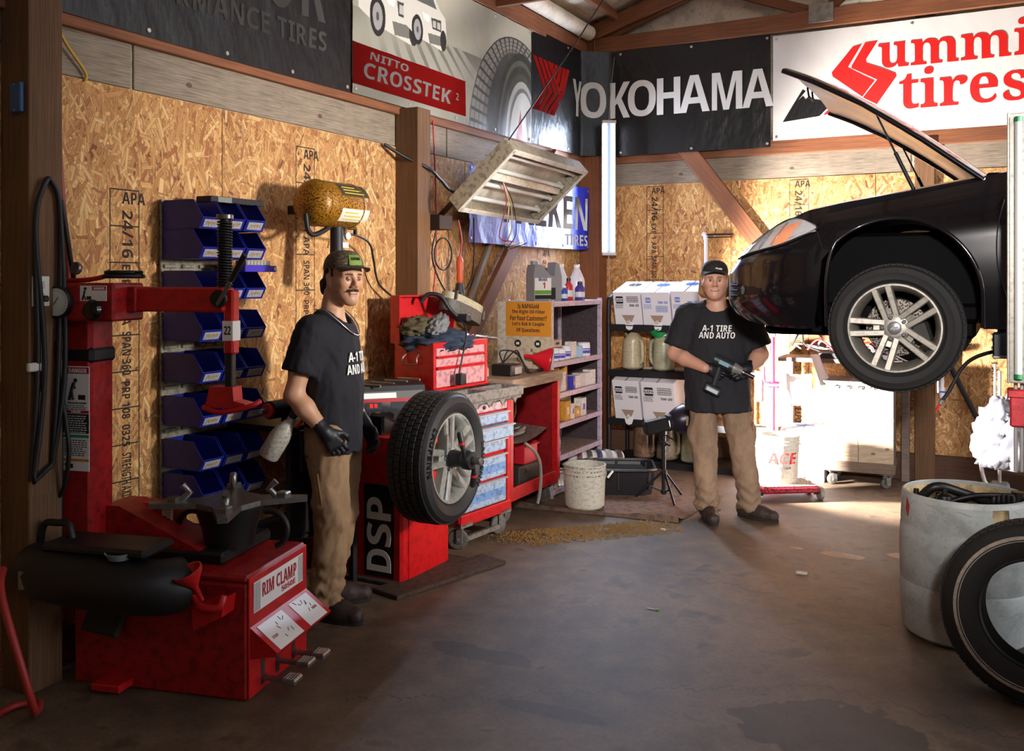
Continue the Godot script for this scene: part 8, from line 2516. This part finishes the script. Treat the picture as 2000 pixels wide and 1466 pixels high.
func cap_mesh(H: Transform3D, m: Material, t: Node, peak_len: float) -> MeshInstance3D:
	var b := MB.new()
	b.xf = H
	b.grid(func(u: float, v: float) -> Vector3:
		var a := u * TAU
		var ph := v * PI * 0.5
		var r := pow(cos(ph), 0.72)
		var h := pow(sin(ph), 0.9)
		return V(sin(a) * 0.093 * r, 0.054 + 0.092 * h + 0.01 * cos(a) * (1.0 - v), -0.008 + cos(a) * 0.112 * r), 40, 18)
	var o := part(t, "cap", b, m)
	var br := MB.new()
	br.xf = H
	for s in [0.0, -0.005]:
		br.grid(func(u: float, v: float) -> Vector3:
			var a := lerpf(-1.12, 1.12, u if s == 0.0 else 1.0 - u)
			var inner := V(sin(a) * 0.094, 0.0, -0.008 + cos(a) * 0.113)
			var outer := V(sin(a) * 0.088, 0.0, -0.008 + cos(a) * 0.113 + peak_len * pow(maxf(cos(a * 1.15), 0.0), 0.55))
			var p := inner.lerp(outer, v)
			p.y = 0.062 + 0.012 * cos(a) - 0.018 * pow(absf(p.x) / 0.09, 2.0) * v - 0.010 * v + s
			return p, 28, 8)
	part(o, "peak", br, m)
	var bt := MB.new()
	bt.xf = H
	bt.cyl(V(0, 0.142, -0.008), V(0, 0.147, -0.008), 0.009, 12)
	part(o, "button", bt, m)
	return o
func eyes(t: Node, H: Transform3D, iris: Color) -> void:
	for s in [-1.0, 1.0]:
		var e := MB.new()
		e.xf = H * Transform3D(Basis(Vector3.RIGHT, PI / 2), V(0.031 * s, 0.008, 0.0795))
		e.col = Color(0.62, 0.58, 0.54)
		e.lathe(v2([0, -0.0118, 0.006, -0.0102, 0.0102, -0.006, 0.0118, 0, 0.0102, 0.006, 0.0072, 0.0094]), 18)
		e.col = iris
		e.lathe(v2([0.0062, 0.0104, 0.0026, 0.0121]), 18)
		e.col = Color(0.004, 0.004, 0.004)
		e.lathe(v2([0.0028, 0.0121, 0, 0.0124]), 18)
		var em := mat("eye", "ffffff", 0.12)
		em.vertex_color_use_as_albedo = true
		part(t, "eye", e, em)
		var lid := MB.new()
		lid.xf = H
		lid.grid(func(u: float, v: float) -> Vector3:
			var a := lerpf(-1.25, 1.25, u)
			var g := lerpf(0.22, 1.5, v)
			return V(0.031 * s, 0.008, 0.0795) + V(sin(a) * cos(g), sin(g), cos(a) * cos(g)) * 0.0134, 12, 6)
		lid.grid(func(u: float, v: float) -> Vector3:
			var a := lerpf(-1.25, 1.25, u)
			var g := lerpf(-1.4, -0.38, v)
			return V(0.031 * s, 0.008, 0.0795) + V(sin(a) * cos(g), sin(g), cos(a) * cos(g)) * 0.0132, 12, 5)
		part(t, "eyelid", lid, mat("lid_skin", Color(0.62, 0.44, 0.35), 0.5))
func build_people() -> void:
	var black := Color(0.007, 0.007, 0.008)
	var cloth := mat("cloth", "ffffff", 0.85, 0.0)
	cloth.vertex_color_use_as_albedo = true
	var gl := mat("glove_black", "ffffff", 0.5)
	gl.vertex_color_use_as_albedo = true
	var white := mat("shirt_print", "e4e2de", 0.7)
	var fold := FastNoiseLite.new()
	fold.seed = 17
	fold.frequency = 1.0
	fold.fractal_octaves = 3
	var boot_m := mat("boot_leather", "3a2c26", 0.6, 0.0, "dirty", 5.0)
	var t := thing("person", "man in a camouflage cap, black T-shirt and tan work pants by the balancer", "person", V(-2.96, 0, -3.66), deg_to_rad(107))
	var H := Transform3D(Basis(Vector3.UP, deg_to_rad(-35)) * Basis(Vector3.RIGHT, 0.03), V(0.0, 1.645, 0.055))
	var f := Field.new()
	head_field(f, H, 0.9)
	f.cap(V(0, 1.43, -0.02), V(0.0, 1.60, 0.01), 0.058, 0.052, 0.025)
	var skin := Color(0.54, 0.29, 0.165)
	var hi := H.affine_inverse()
	var skin_tint := func(p: Vector3, _n: Vector3) -> Color:
		var q: Vector3 = hi * p
		var c := skin
		if q.y < -0.15 or q.y > 0.2:
			return c
		if q.z > 0.05:
			if absf(q.y - (0.027 + absf(q.x) * 0.12 - 2.2 * q.x * q.x)) < 0.004 and absf(q.x) > 0.013 and absf(q.x) < 0.05:
				return Color(0.09, 0.045, 0.025)
			if q.y < -0.036 and q.y > -0.056 - absf(q.x) * 0.12 and absf(q.x) < 0.034 and q.z > 0.07 and absf(q.y + 0.048 + absf(q.x) * 0.18) < 0.009:
				return Color(0.14, 0.06, 0.03)
			if absf(q.y + 0.068) < 0.008 - absf(q.x) * 0.25 and q.z > 0.078:
				return Color(0.46, 0.2, 0.13)
			var nose := Vector2(q.x, q.y + 0.02).length()
			c = c.lerp(Color(0.55, 0.22, 0.14), clampf(1.0 - nose / 0.03, 0.0, 1.0) * 0.6)
			c = c.lerp(Color(0.56, 0.24, 0.16), clampf(1.0 - Vector2(absf(q.x) - 0.04, q.y + 0.015).length() / 0.03, 0.0, 1.0) * 0.4)
		if q.y < -0.05 and q.z > -0.01 and q.y > -0.125:
			c = c.lerp(Color(0.30, 0.17, 0.11), 0.3)
		return c
	var body := MB.new()
	f.net(body, V(-0.14, 1.44, -0.16), V(0.16, 1.82, 0.2), 0.0042, skin_tint)
	var rs := V(-0.18, 1.395, -0.045)
	var re := V(-0.235, 1.10, -0.105)
	var rw := V(-0.22, 0.925, 0.045)
	var ls := V(0.18, 1.395, -0.045)
	var le := V(0.235, 1.11, -0.06)
	var lw := V(0.20, 0.90, 0.09)
	var g := Field.new()
	g.cap(V(0, 1.36, -0.02), V(0, 1.5, 0.0), 0.075, 0.056, 0.03)
	g.cap(V(0, 0.95, 0), V(0, 1.33, -0.01), 0.12, 0.14, 0.03, 1.4)
	for s in [[rs, re, rw, V(-0.09, 0.9, 0)], [ls, le, lw, V(0.09, 0.9, 0)]]:
		g.cap(s[0], s[1], 0.056, 0.045, 0.03)
		g.cap(s[1], s[1].lerp(s[2], 0.35), 0.045, 0.047, 0.02)
		g.cap(s[1].lerp(s[2], 0.35), s[2], 0.047, 0.031, 0.02)
		g.cap(s[3], s[3] + V(0, -0.3, 0), 0.07, 0.05, 0.03)
	g.net(body, V(-0.34, 0.5, -0.2), V(0.34, 1.5, 0.2), 0.012, func(_p: Vector3, _n: Vector3) -> Color: return skin)
	part(t, "body", body, skin_mat("skin_one"))
	part(t, "mouth", MB.new().tube(smooth([H * V(-0.022, -0.0655, 0.0865), H * V(-0.01, -0.0675, 0.0915), H * V(0.01, -0.0675, 0.0915), H * V(0.022, -0.0655, 0.0865)], 5), 0.0017, 6), mat("mouth_line", "5a2a22", 0.6))
	eyes(t, H, Color(0.10, 0.09, 0.05))
	var hf := Field.new()
	for s in [-1.0, 1.0]:
		hf.cap(H * V(0.076 * s, 0.04, -0.03), H * V(0.074 * s, -0.03, -0.055), 0.018, 0.016, 0.02)
		hf.cap(H * V(0.075 * s, 0.05, 0.01), H * V(0.078 * s, 0.02, 0.012), 0.010, 0.007, 0.012)
	hf.cap(H * V(-0.05, -0.02, -0.085), H * V(0.05, -0.02, -0.085), 0.03, 0.03, 0.03)
	hf.cap(H * V(-0.045, -0.06, -0.09), H * V(0.045, -0.06, -0.09), 0.024, 0.024, 0.03)
	var hb := MB.new()
	hf.net(hb, V(-0.16, 1.5, -0.16), V(0.16, 1.76, 0.12), 0.006, func(_p: Vector3, _n: Vector3) -> Color: return Color(0.035, 0.02, 0.012), func(p: Vector3, _n: Vector3) -> float: return 0.004 * fold.get_noise_3d(p.x * 90, p.y * 25, p.z * 90))
	part(t, "hair", hb, cloth)
	var mu := MB.new()
	for s in [-1.0, 1.0]:
		mu.tube(smooth([H * V(0.002 * s, -0.046, 0.097), H * V(0.014 * s, -0.049, 0.095), H * V(0.027 * s, -0.053, 0.087), H * V(0.034 * s, -0.058, 0.078)], 4), [0.0035, 0.004, 0.0045, 0.005, 0.005, 0.005, 0.0045, 0.004, 0.0035, 0.003, 0.003, 0.0025, 0.002], 8)
	part(t, "moustache", mu, mat("moustache_brown", "4a2d1c", 0.9))
	var camo := mat("camo_cloth", "ffffff", 0.85)
	camo.albedo_texture = tex["camo"]
	camo.uv1_scale = V(2, 2, 2)
	var cp := cap_mesh(H, camo, t, 0.075)
	var patch := MB.new()
	patch.xf = H
	var dome := func(x: float, y: float, out: float) -> Vector3:
		var a := x / 0.108
		var k := clampf((y - 0.055) / 0.09, 0.0, 0.98)
		var ph := asin(pow(k, 1.0 / 0.9))
		var r := pow(cos(ph), 0.72)
		return V(sin(a) * (0.093 * r + out), y + 0.002, -0.008 + cos(a) * (0.112 * r + out))
	patch.grid(func(u: float, v: float) -> Vector3: return dome.call((u - 0.5) * 0.084, 0.072 + 0.05 * v, 0.006), 14, 8)
	var pm := part(cp, "patch", patch, mat("patch_green", "6f8a32", 0.7))
	pm.set_meta("label", "green patch with dark lettering")
	part(pm, "lettering", warp(letters("GATEWAY", 0.062, 0.014), func(p: Vector3) -> Vector3: return H * (dome.call(p.x - 0.031, 0.096 + p.y, 0.0085 + p.z))), mat("ink_black", "17171a", 0.6))
	part(pm, "patch_border", MB.new().tube([H * dome.call(-0.042, 0.072, 0.006), H * dome.call(0.0, 0.072, 0.006), H * dome.call(0.042, 0.072, 0.006), H * dome.call(0.042, 0.122, 0.006), H * dome.call(0, 0.122, 0.006), H * dome.call(-0.042, 0.122, 0.006), H * dome.call(-0.042, 0.072, 0.006)], 0.0016, 6), mat("ink_black", "17171a", 0.6))
	var sf := Field.new()
	sf.cap(V(0, 0.74, 0.0), V(0, 1.12, 0.0), 0.192, 0.18, 0.05, 1.40)
	sf.cap(V(0, 1.12, 0.0), V(0, 1.31, -0.01), 0.182, 0.185, 0.05, 1.40)
	sf.cap(V(-0.14, 1.385, -0.035), V(0.14, 1.385, -0.035), 0.078, 0.078, 0.05)
	sf.cap(V(-0.05, 1.44, -0.02), V(0.05, 1.44, -0.02), 0.055, 0.055, 0.05)
	for s in [[rs, re], [ls, le]]:
		sf.cap(s[0], s[0].lerp(s[1], 0.66), 0.078, 0.086, 0.04, 1.0, true)
	sf.cap(V(0, 1.46, 0.02), V(0, 1.6, 0.05), 0.07, 0.09, 0.01, 1.0, false, 1)
	sf.plane(V(0, 0.79, 0), V(0, -1, 0.05))
	var sb := MB.new()
	var shirt_bump := func(p: Vector3, _n: Vector3) -> float:
		var low := clampf((1.25 - p.y) / 0.4, 0.15, 1.0)
		return 0.016 * low * fold.get_noise_3d(p.x * 9.0, p.y * 2.6, p.z * 9.0) + 0.006 * fold.get_noise_3d(p.x * 18.0 + p.y * 8.0, p.y * 9.0, p.z * 18.0)
	sf.net(sb, V(-0.38, 0.76, -0.24), V(0.38, 1.52, 0.26), 0.0095, func(_p: Vector3, _n: Vector3) -> Color: return black, shirt_bump)
	var sh := part(t, "t_shirt", sb, cloth)
	var on_chest := func(p: Vector3) -> Vector3:
		var z := 0.30
		var q := V(p.x, p.y, z)
		for i in 40:
			var d := sf.value(q)
			if d < 0.0015:
				break
			q.z -= maxf(d * 0.8, 0.001)
		return q + V(0, 0, 0.011 + p.z)
	for r in [["A-1 TIRE", 0.20, 1.245], ["AND AUTO", 0.235, 1.185]]:
		var w: float = r[1]
		part(sh, "lettering", warp(letters(r[0], w, 0.046, null, 0.08), func(p: Vector3) -> Vector3: return on_chest.call(V(p.x - w / 2, r[2] + p.y, p.z))), white)
	var ch := []
	for i in 25:
		var a := lerpf(-2.3, 2.3, i / 24.0)
		var y := 1.50 - 0.13 * pow(maxf(cos(a), 0.0), 1.6)
		var q := V(sin(a) * 0.22, y, -0.01 + cos(a) * 0.22)
		var dir := V(-sin(a), 0, -cos(a))
		for k in 60:
			var d := minf(sf.value(q) - 0.012, f.value(q) - 0.003)
			if d < 0.001:
				break
			q += dir * maxf(d * 0.7, 0.001)
		ch.append(q)
	part(t, "neck_chain", MB.new().tube(ch, 0.0035, 6), mat("chain_silver", "d6d0c2", 0.25, 0.9))
	var pants := func(hipL: Vector3, kL: Vector3, aL: Vector3, hipR: Vector3, kR: Vector3, aR: Vector3) -> Field:
		var pf := Field.new()
		pf.cap(V(-0.07, 0.90, 0), V(0.07, 0.90, 0), 0.112, 0.112, 0.05, 1.15)
		for s in [[hipL, kL, aL], [hipR, kR, aR]]:
			pf.cap(s[0], s[1], 0.108, 0.083, 0.035)
			pf.cap(s[1], s[2] + V(0, 0.06, 0), 0.083, 0.078, 0.03)
			pf.cap(s[2] + V(0, 0.07, 0), s[2] + V(0, 0.0, 0.005), 0.076, 0.083, 0.02, 1.0, true)
			var side: float = signf(s[0].x)
			var m3: Vector3 = s[0].lerp(s[1], 0.72)
			pf.ball(m3 + V(side * 0.075, 0, -0.005), V(0.035, 0.09, 0.07), 0.015)
		pf.plane(V(0, 0.045, 0), V(0, -1, 0))
		return pf
	var pant_bump := func(p: Vector3, _n: Vector3) -> float:
		var low := clampf((0.32 - p.y) / 0.25, 0.0, 1.0)
		return 0.012 * fold.get_noise_3d(p.x * 8.0, p.y * 5.0, p.z * 8.0) + 0.015 * low * sin(p.y * 95.0 + 6.0 * fold.get_noise_2d(p.x * 7.0, p.z * 7.0)) * 0.7 + 0.005 * fold.get_noise_3d(p.x * 22.0, p.y * 14.0, p.z * 22.0)
	var tan_c := Color(0.30, 0.185, 0.095)
	var pf: Field = pants.call(V(0.095, 0.88, 0), V(0.105, 0.48, 0.0), V(0.11, 0.07, -0.07), V(-0.095, 0.88, 0), V(-0.10, 0.48, 0.035), V(-0.105, 0.07, 0.0))
	var pb := MB.new()
	pf.net(pb, V(-0.3, 0.02, -0.22), V(0.3, 1.06, 0.22), 0.0105, func(p: Vector3, _n: Vector3) -> Color: return tan_c * (0.88 + 0.3 * fold.get_noise_3d(p.x * 6, p.y * 4, p.z * 6) + 0.12 * fold.get_noise_3d(p.x * 40, p.y * 30, p.z * 40)), pant_bump)
	part(t, "work_pants", pb, cloth)
	part(t, "pocket_zip", MB.new().tube(smooth([V(-0.205, 0.72, 0.0), V(-0.212, 0.66, 0.012), V(-0.208, 0.60, 0.02), V(-0.2, 0.56, 0.02)], 5), 0.006, 6), mat("seam_brown", "6b4a2a", 0.8))
	var boots := func(who: Node, spots: Array) -> void:
		for s in spots:
			var bf := Field.new()
			var o: Vector3 = s[0]
			var d: Vector3 = s[1]
			bf.cap(o + V(0, 0.055, 0) - d * 0.045, o + d * 0.10 + V(0, 0.05, 0), 0.052, 0.05, 0.03)
			bf.cap(o + d * 0.08 + V(0, 0.042, 0), o + d * 0.175 + V(0, 0.04, 0), 0.05, 0.042, 0.03)
			bf.cap(o + V(0, 0.06, 0) - d * 0.02, o + V(0, 0.19, 0) - d * 0.02, 0.055, 0.052, 0.03)
			bf.plane(V(0, 0.008, 0), Vector3.DOWN)
			var bb := MB.new()
			bf.net(bb, o + V(-0.26, -0.01, -0.26), o + V(0.26, 0.25, 0.26), 0.008, func(_p: Vector3, _n: Vector3) -> Color: return Color.WHITE, func(p: Vector3, _n: Vector3) -> float: return 0.003 * fold.get_noise_3d(p.x * 25, p.y * 25, p.z * 25))
			var bt := part(who, "boot", bb, boot_m)
			var sole := MB.new()
			var ol := []
			var sd := d.cross(Vector3.UP)
			for k in 28:
				var a := TAU * k / 28.0
				var l := cos(a) * 0.155 + 0.063
				var w := sin(a) * (0.052 if l > 0.02 else 0.046) * (1.0 - 0.15 * clampf(l, 0.0, 1.0))
				var p: Vector3 = o + d * l + sd * w
				ol.append(Vector2(p.x, -p.z))
			sole.prism(ol, 0.0, 0.022)
			var so := part(bt, "sole", sole, mat("sole_dark", "1c1714", 0.8))
			so.transform = Transform3D(Basis(Vector3.RIGHT, -PI / 2), Vector3.ZERO)
	boots.call(t, [[V(-0.105, 0, 0.0), V(-0.25, 0, 0.97).normalized()], [V(0.11, 0, -0.07), V(0.3, 0, 0.95).normalized()]])
	var gb := MB.new()
	glove(gb, rw, (V(-0.195, 0.83, 0.115) - rw).normalized(), V(-0.85, 0.3, 0.25), [0.55, 0.62, 0.68, 0.72], -1.0, 0.03, black, (re - rw).normalized())
	part(t, "glove", gb, gl)
	gb = MB.new()
	glove(gb, lw, V(-0.1, -0.8, 0.5).normalized(), V(0.85, 0.2, 0.25), [0.5, 0.55, 0.6, 0.65], 1.0, 0.03, black, (le - lw).normalized())
	part(t, "glove", gb, gl)
	var t2 := thing("person", "man in a black cap and black T-shirt holding an impact wrench before the car", "person", V(-1.785, 0, -6.36), deg_to_rad(15))
	var H2 := Transform3D(Basis(Vector3.UP, deg_to_rad(3)) * Basis(Vector3.BACK, -0.02), V(-0.015, 1.632, 0.03))
	H2.basis = H2.basis.scaled(Vector3.ONE * 1.0)
	var f2 := Field.new()
	head_field(f2, H2, 1.04)
	f2.cap(V(0, 1.43, -0.02), V(-0.01, 1.58, 0.01), 0.070, 0.064, 0.03)
	var hi2 := H2.affine_inverse()
	var skin2 := Color(0.54, 0.29, 0.20)
	var body2 := MB.new()
	f2.net(body2, V(-0.15, 1.43, -0.16), V(0.15, 1.80, 0.17), 0.0045, func(p: Vector3, _n: Vector3) -> Color:
		var q: Vector3 = hi2 * p
		if q.z > 0.05 and absf(q.y - (0.027 + absf(q.x) * 0.12 - 2.2 * q.x * q.x)) < 0.004 and absf(q.x) > 0.014 and absf(q.x) < 0.048:
			return Color(0.22, 0.12, 0.06)
		if absf(q.y + 0.067 - q.x * q.x * 6.0) < 0.007 - absf(q.x) * 0.2 and q.z > 0.074:
			return Color(0.47, 0.18, 0.15)
		var c := skin2
		if q.z > 0.03:
			c = c.lerp(Color(0.60, 0.26, 0.19), clampf(1.0 - Vector2(absf(q.x) - 0.042, q.y + 0.02).length() / 0.035, 0.0, 1.0) * 0.5)
		return c)
	var rs2 := V(-0.205, 1.39, -0.02)
	var re2 := V(-0.285, 1.125, 0.0)
	var rw2 := V(-0.075, 1.045, 0.185)
	var ls2 := V(0.205, 1.39, -0.02)
	var le2 := V(0.295, 1.13, -0.01)
	var lw2 := V(0.215, 1.05, 0.175)
	var g2 := Field.new()
	g2.cap(V(0, 1.36, -0.02), V(0, 1.5, 0.0), 0.08, 0.064, 0.03)
	g2.cap(V(0, 0.95, 0), V(0, 1.33, -0.01), 0.13, 0.15, 0.03, 1.4)
	for s in [[rs2, re2, rw2, V(-0.09, 0.9, 0)], [ls2, le2, lw2, V(0.09, 0.9, 0)]]:
		g2.cap(s[0], s[1], 0.064, 0.052, 0.03)
		g2.cap(s[1], s[1].lerp(s[2], 0.35), 0.051, 0.053, 0.02)
		g2.cap(s[1].lerp(s[2], 0.35), s[2], 0.053, 0.034, 0.02)
		g2.cap(s[3], s[3] + V(0, -0.2, 0), 0.07, 0.05, 0.03)
	g2.net(body2, V(-0.4, 0.6, -0.2), V(0.4, 1.5, 0.28), 0.012, func(_p: Vector3, _n: Vector3) -> Color: return skin2)
	part(t2, "body", body2, skin_mat("skin_two"))
	part(t2, "mouth", MB.new().tube(smooth([H2 * V(-0.029, -0.0595, 0.084), H2 * V(-0.014, -0.0665, 0.0918), H2 * V(0.014, -0.0665, 0.0918), H2 * V(0.029, -0.0595, 0.084)], 5), 0.0019, 6), mat("mouth_line", "5a2a22", 0.6))
	eyes(t2, H2, Color(0.06, 0.09, 0.12))
	var hf2 := Field.new()
	for s in [-1.0, 1.0]:
		hf2.cap(H2 * V(0.08 * s, 0.04, -0.03), H2 * V(0.086 * s, -0.075, -0.05), 0.016, 0.022, 0.02)
		hf2.cap(H2 * V(0.077 * s, 0.05, 0.005), H2 * V(0.079 * s, 0.01, 0.0), 0.011, 0.008, 0.012)
	hf2.cap(H2 * V(-0.06, -0.03, -0.08), H2 * V(0.06, -0.03, -0.08), 0.035, 0.035, 0.03)
	hf2.cap(H2 * V(-0.065, -0.09, -0.075), H2 * V(0.065, -0.09, -0.075), 0.03, 0.03, 0.03)
	var hb2 := MB.new()
	hf2.net(hb2, V(-0.18, 1.46, -0.16), V(0.16, 1.76, 0.1), 0.0065, func(p: Vector3, _n: Vector3) -> Color: return Color(0.26, 0.13, 0.055) * (1.0 + 0.5 * fold.get_noise_3d(p.x * 120, p.y * 14, p.z * 120)), func(p: Vector3, _n: Vector3) -> float: return 0.005 * fold.get_noise_3d(p.x * 90, p.y * 20, p.z * 90))
	part(t2, "hair", hb2, cloth)
	var capm := mat("cap_black", "1a1714", 0.8)
	var cp2 := cap_mesh(H2, capm, t2, 0.062)
	part(cp2, "lettering", warp(letters("POLARIS", 0.05, 0.011, null, 0.25), func(p: Vector3) -> Vector3: return H2 * (dome.call(p.x + 0.002, 0.082 + p.y - p.x * 0.12, 0.004 + p.z))), mat("print_white", "e9e7e2", 0.4))
	var sf2 := Field.new()
	sf2.cap(V(0.01, 0.68, 0.0), V(0, 1.10, 0.005), 0.232, 0.21, 0.05, 1.42)
	sf2.cap(V(0, 1.10, 0.005), V(0, 1.30, -0.01), 0.208, 0.205, 0.05, 1.42)
	sf2.cap(V(-0.165, 1.385, -0.02), V(0.165, 1.385, -0.02), 0.083, 0.083, 0.05)
	sf2.cap(V(-0.055, 1.435, -0.02), V(0.055, 1.435, -0.02), 0.058, 0.058, 0.05)
	for s in [[rs2, re2], [ls2, le2]]:
		sf2.cap(s[0], s[0].lerp(s[1], 0.82), 0.086, 0.098, 0.04, 1.0, true)
	sf2.cap(V(0, 1.465, 0.03), V(0, 1.6, 0.06), 0.078, 0.1, 0.01, 1.0, false, 1)
	sf2.plane(V(0, 0.735, 0), V(0, -1, 0))
	var sb2 := MB.new()
	sf2.net(sb2, V(-0.45, 0.7, -0.26), V(0.45, 1.52, 0.28), 0.0105, func(_p: Vector3, _n: Vector3) -> Color: return Color(0.011, 0.011, 0.013), shirt_bump)
	var sh2 := part(t2, "t_shirt", sb2, cloth)
	var on_chest2 := func(p: Vector3) -> Vector3:
		var q := V(p.x, p.y, 0.32)
		for i in 40:
			var d := sf2.value(q)
			if d < 0.0015:
				break
			q.z -= maxf(d * 0.8, 0.001)
		return q + V(0, 0, 0.012 + p.z)
	for r in [["A-1 TIRE", 0.195, 1.292], ["AND AUTO", 0.24, 1.245]]:
		var w: float = r[1]
		part(sh2, "lettering", warp(letters(r[0], w, 0.042, null, 0.1), func(p: Vector3) -> Vector3: return on_chest2.call(V(p.x - w / 2 + 0.0, r[2] + p.y, p.z))), white)
	var pf2: Field = pants.call(V(0.10, 0.88, 0), V(0.175, 0.46, 0.02), V(0.215, 0.06, -0.03), V(-0.09, 0.88, 0), V(-0.085, 0.46, 0.05), V(-0.065, 0.06, 0.06))
	var tan2 := Color(0.27, 0.175, 0.11)
	var pb2 := MB.new()
	pf2.net(pb2, V(-0.32, 0.02, -0.24), V(0.38, 1.06, 0.24), 0.0115, func(p: Vector3, _n: Vector3) -> Color: return tan2 * (0.88 + 0.3 * fold.get_noise_3d(p.x * 6, p.y * 4, p.z * 6) + 0.12 * fold.get_noise_3d(p.x * 40, p.y * 30, p.z * 40)), pant_bump)
	part(t2, "cargo_pants", pb2, cloth)
	for s in [-1.0, 1.0]:
		var flap := MB.new().box(Vector3.ZERO, V(0.012, 0.05, 0.12), 0.004)
		var fo := part(t2, "pocket_flap", flap, mat("flap_tan", "8d7354", 0.85))
		fo.position = V(-0.2, 0.66, 0.03) if s < 0 else V(0.245, 0.64, 0.01)
		fo.rotation.z = 0.04 * s
	boots.call(t2, [[V(-0.06, 0, 0.06), V(0.22, 0, 0.97).normalized()], [V(0.22, 0, -0.03), V(0.86, 0, 0.5).normalized()]])
	var wr := thing("impact_wrench", "cordless impact wrench with a pale nose held by the man at the car", "impact wrench", t2.position, t2.rotation.y)
	var ax := V(0.24, -0.11, 0.03).normalized()
	var a0 := V(0.005, 1.105, 0.215)
	var tool := mat("tool_dark", "1c2226", 0.45)
	var tb := MB.new()
	tb.cyl(a0 - ax * 0.02, a0 + ax * 0.115, 0.042, 24, 0.04)
	part(wr, "motor_housing", tb, tool)
	part(wr, "nose", MB.new().cyl(a0 + ax * 0.115, a0 + ax * 0.18, 0.039, 24, 0.026), mat("tool_nose", "9a9a94", 0.35, 0.6))
	part(wr, "anvil", MB.new().cyl(a0 + ax * 0.18, a0 + ax * 0.205, 0.012, 10), mat("worn_steel", "8a8a8c", 0.35, 0.85, "grime", 3.0))
	part(wr, "socket", MB.new().cyl(a0 + ax * 0.195, a0 + ax * 0.265, 0.0155, 16), mat("socket_dark", "3a3034", 0.3, 0.7))
	var gp := a0 + ax * 0.03
	var dn := V(-0.30, -0.95, -0.05).normalized()
	part(wr, "grip", MB.new().cyl(gp, gp + dn * 0.17, 0.021, 14), tool)
	var bat := part(wr, "battery", MB.new().box(Vector3.ZERO, V(0.12, 0.06, 0.075), 0.012), tool)
	bat.transform = Transform3D(Basis(Vector3.BACK, -0.45), gp + dn * 0.195)
	part(bat, "battery_label", MB.new().box(V(0.0, -0.004, 0.038), V(0.08, 0.024, 0.001), 0.0), mat("label_pale2", "a9b4b4", 0.4))
	var tlm := part(wr, "side_label", MB.new().box(Vector3.ZERO, V(0.07, 0.026, 0.002), 0.0), mat("label_teal", "5a8a98", 0.4))
	tlm.transform = at(a0 + ax * 0.05 + V(0, 0, 0.0425), ax, V(0.11, 0.24, 0).normalized())
	var gb2 := MB.new()
	var gmid := gp + dn * 0.075
	var fw := V(0.62, -0.25, 0.5).normalized()
	glove(gb2, gmid - fw * 0.075 + V(-0.02, 0.0, -0.01), V(0.80, -0.30, 0.42).normalized(), V(-0.55, 0.1, 0.83), [0.85, 0.9, 0.95, 0.95], -1.0, 0.02, black, (re2 - rw2).normalized(), 0.7)
	part(t2, "glove", gb2, gl)
	gb2 = MB.new()
	var nmid := a0 + ax * 0.15
	glove(gb2, lw2 + V(-0.01, 0, 0.01), (nmid - lw2 + V(-0.02, -0.035, 0.03)).normalized(), V(0.35, 0.15, 0.9), [0.8, 0.85, 0.9, 0.95], 1.0, 0.02, black, (le2 - lw2).normalized(), 0.6)
	part(t2, "glove", gb2, gl)
func _ready() -> void:
	rng.seed = 20240611
	noise.seed = 4
	noise.frequency = 1.0
	font_bold = SystemFont.new()
	font_bold.font_names = PackedStringArray(["Droid Sans"])
	font_bold.font_weight = 700
	font_sans = SystemFont.new()
	font_sans.font_names = PackedStringArray(["Droid Sans"])
	font_serif = SystemFont.new()
	font_serif.font_names = PackedStringArray(["Droid Serif"])
	font_serif.font_weight = 700
	set_camera_and_light()
	make_textures()
	build_shell()
	build_banners()
	build_car()
	build_tire_changer()
	build_bins()
	build_left_clutter()
	build_balancer()
	build_tool_storage()
	build_bench_and_shelf()
	build_rack()
	build_strobe()
	build_back_right()
	build_foreground()
	build_lamps()
	build_people()
func V(x: float, y: float, z: float) -> Vector3:
	return Vector3(x, y, z)
